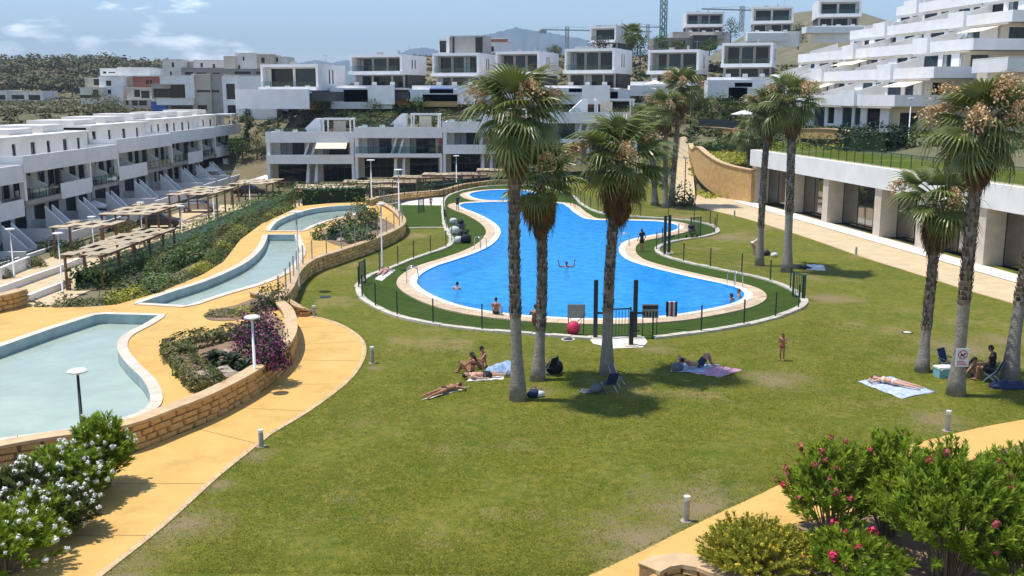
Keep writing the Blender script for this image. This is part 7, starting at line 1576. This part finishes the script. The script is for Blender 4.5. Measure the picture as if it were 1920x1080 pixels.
for k in range(3): b = MB(); b.box(-0.18, 0.18 - 0.06*k, -0.0155, -0.0125, 0.06 + 0.06*k, 0.09 + 0.06*k); b.build('printed_line', 'sign_red', sg)
# ------------------------------------------------------------------ far things: cranes, mountains, air
def mast(px, ytop, ybot, D, w, label, m='crane', jib=None):
    a, c = PD(px, ybot, D), PD(px, ytop, D); t = thing('tower_crane', label, 'crane', (a.x, a.y, a.z), 0.3, 'tower cranes on the skyline'); H = c.z - a.z; b = MB()
    for sx in (-1, 1):
        for sy in (-1, 1): b.bar((sx*w/2, sy*w/2, 0), (sx*w/2, sy*w/2, H), w*0.16)
    n = max(2, int(H / (w*1.3)))
    for i in range(n):
        z0, z1 = H*i/n, H*(i+1)/n
        for (x0, y0, x1, y1) in ((-1,-1,1,-1), (1,-1,1,1), (1,1,-1,1), (-1,1,-1,-1)): b.bar((x0*w/2, y0*w/2, z0), (x1*w/2, y1*w/2, z1), w*0.1); b.bar((x0*w/2, y0*w/2, z1), (x1*w/2, y1*w/2, z1), w*0.09)
    b.build('mast', m, t)
    if jib:
        j = MB(); z = H*0.86; j.bar((-jib*0.3, 0, z), (jib, 0, z), w*0.5, w*0.4); j.bar((0, 0, H), (jib*0.8, 0, z+w*0.3), w*0.08); j.bar((0, 0, H), (-jib*0.28, 0, z+w*0.3), w*0.08); j.build('jib', m, t)
        k = MB(); k.box(-jib*0.32, -jib*0.24, -w*0.5, w*0.5, z-w*1.2, z-w*0.2); k.build('counterweight', 'grey_wall', t)
mast(1243, -30, 72, 262, 1.25, 'tall green lattice mast rising out of the picture above the ridge')
mast(1063, 50, 96, 520, 1.4, 'distant tower crane with a long jib left of the blank-sided villa', 'grey_metal', 46)
mast(1214, 46, 80, 560, 1.3, 'distant tower crane right of the lone ridge palm', 'grey_metal', -30)
mast(1390, 12, 60, 420, 1.3, 'tower crane on the skyline between two ridge villas', 'grey_metal', -18)
def mountain(name, D, prof, depth, m):
    b = MB(); rn = random.Random(int(D)); n = 160; x0, x1 = prof[0][0], prof[-1][0]; rows = 9; vs = []
    for j in range(rows):
        f = j/(rows-1)                                         # 0 at the near foot, 0.55 ridge, 1 far foot
        for i in range(n+1):
            px = lerp(x0, x1, i/n); ty = interp(px, [q[0] for q in prof], [q[1] for q in prof]); top = PD(px, ty, D).z; h = max(0.0, top - 5)
            rid = 1 - abs(f - 0.5)*2; g = 0.5 + 0.5*math.sin(i*0.9 + 2*math.sin(j*1.1)); z = 2 + h*(rid ** 0.9)*(1 - 0.10*g*(1-rid)*2) + (rn.uniform(-0.012, 0.012)*h if 0 < j < rows-1 else 0)
            p = PD(px, 178, D + (f-0.5)*depth); vs.append((p.x, p.y, z))
    fs = [(j*(n+1)+i, j*(n+1)+i+1, (j+1)*(n+1)+i+1, (j+1)*(n+1)+i) for j in range(rows-1) for i in range(n)]; b.add(vs, fs); struct(b.build(name, m, None, True))
mat('mountain', (0.10, 0.12, 0.10), 0.95, 0.15, 0.004)
mountain('mountain', 6500, [(780, 150), (840, 100), (885, 74), (905, 66), (930, 60), (950, 55), (968, 50), (985, 54), (1010, 58), (1040, 63), (1080, 70), (1130, 78), (1200, 95), (1300, 140)], 2600, 'mountain')
mountain('mountain', 7200, [(480, 150), (540, 122), (575, 115), (600, 112), (625, 117), (650, 112), (690, 118), (740, 104), (775, 90), (800, 88), (830, 96), (900, 150)], 2400, 'mountain')
hz = MB(); hz.box(-9000, 9000, -60, 10500, -12, 560); hz = hz.build('haze', None); hz['kind'] = 'stuff'; hz['label'] = 'thin bluish summer haze filling the distance'
hm = bpy.data.materials.new('haze'); hm.use_nodes = True; hn = hm.node_tree.nodes; hn.remove(hn['Principled BSDF']); pv = hn.new('ShaderNodeVolumePrincipled'); pv.inputs['Color'].default_value = (0.46, 0.64, 0.90, 1); pv.inputs['Density'].default_value = 0.00014
hm.node_tree.links.new(pv.outputs[0], hn['Material Output'].inputs['Volume']); hz.data.materials.append(hm)
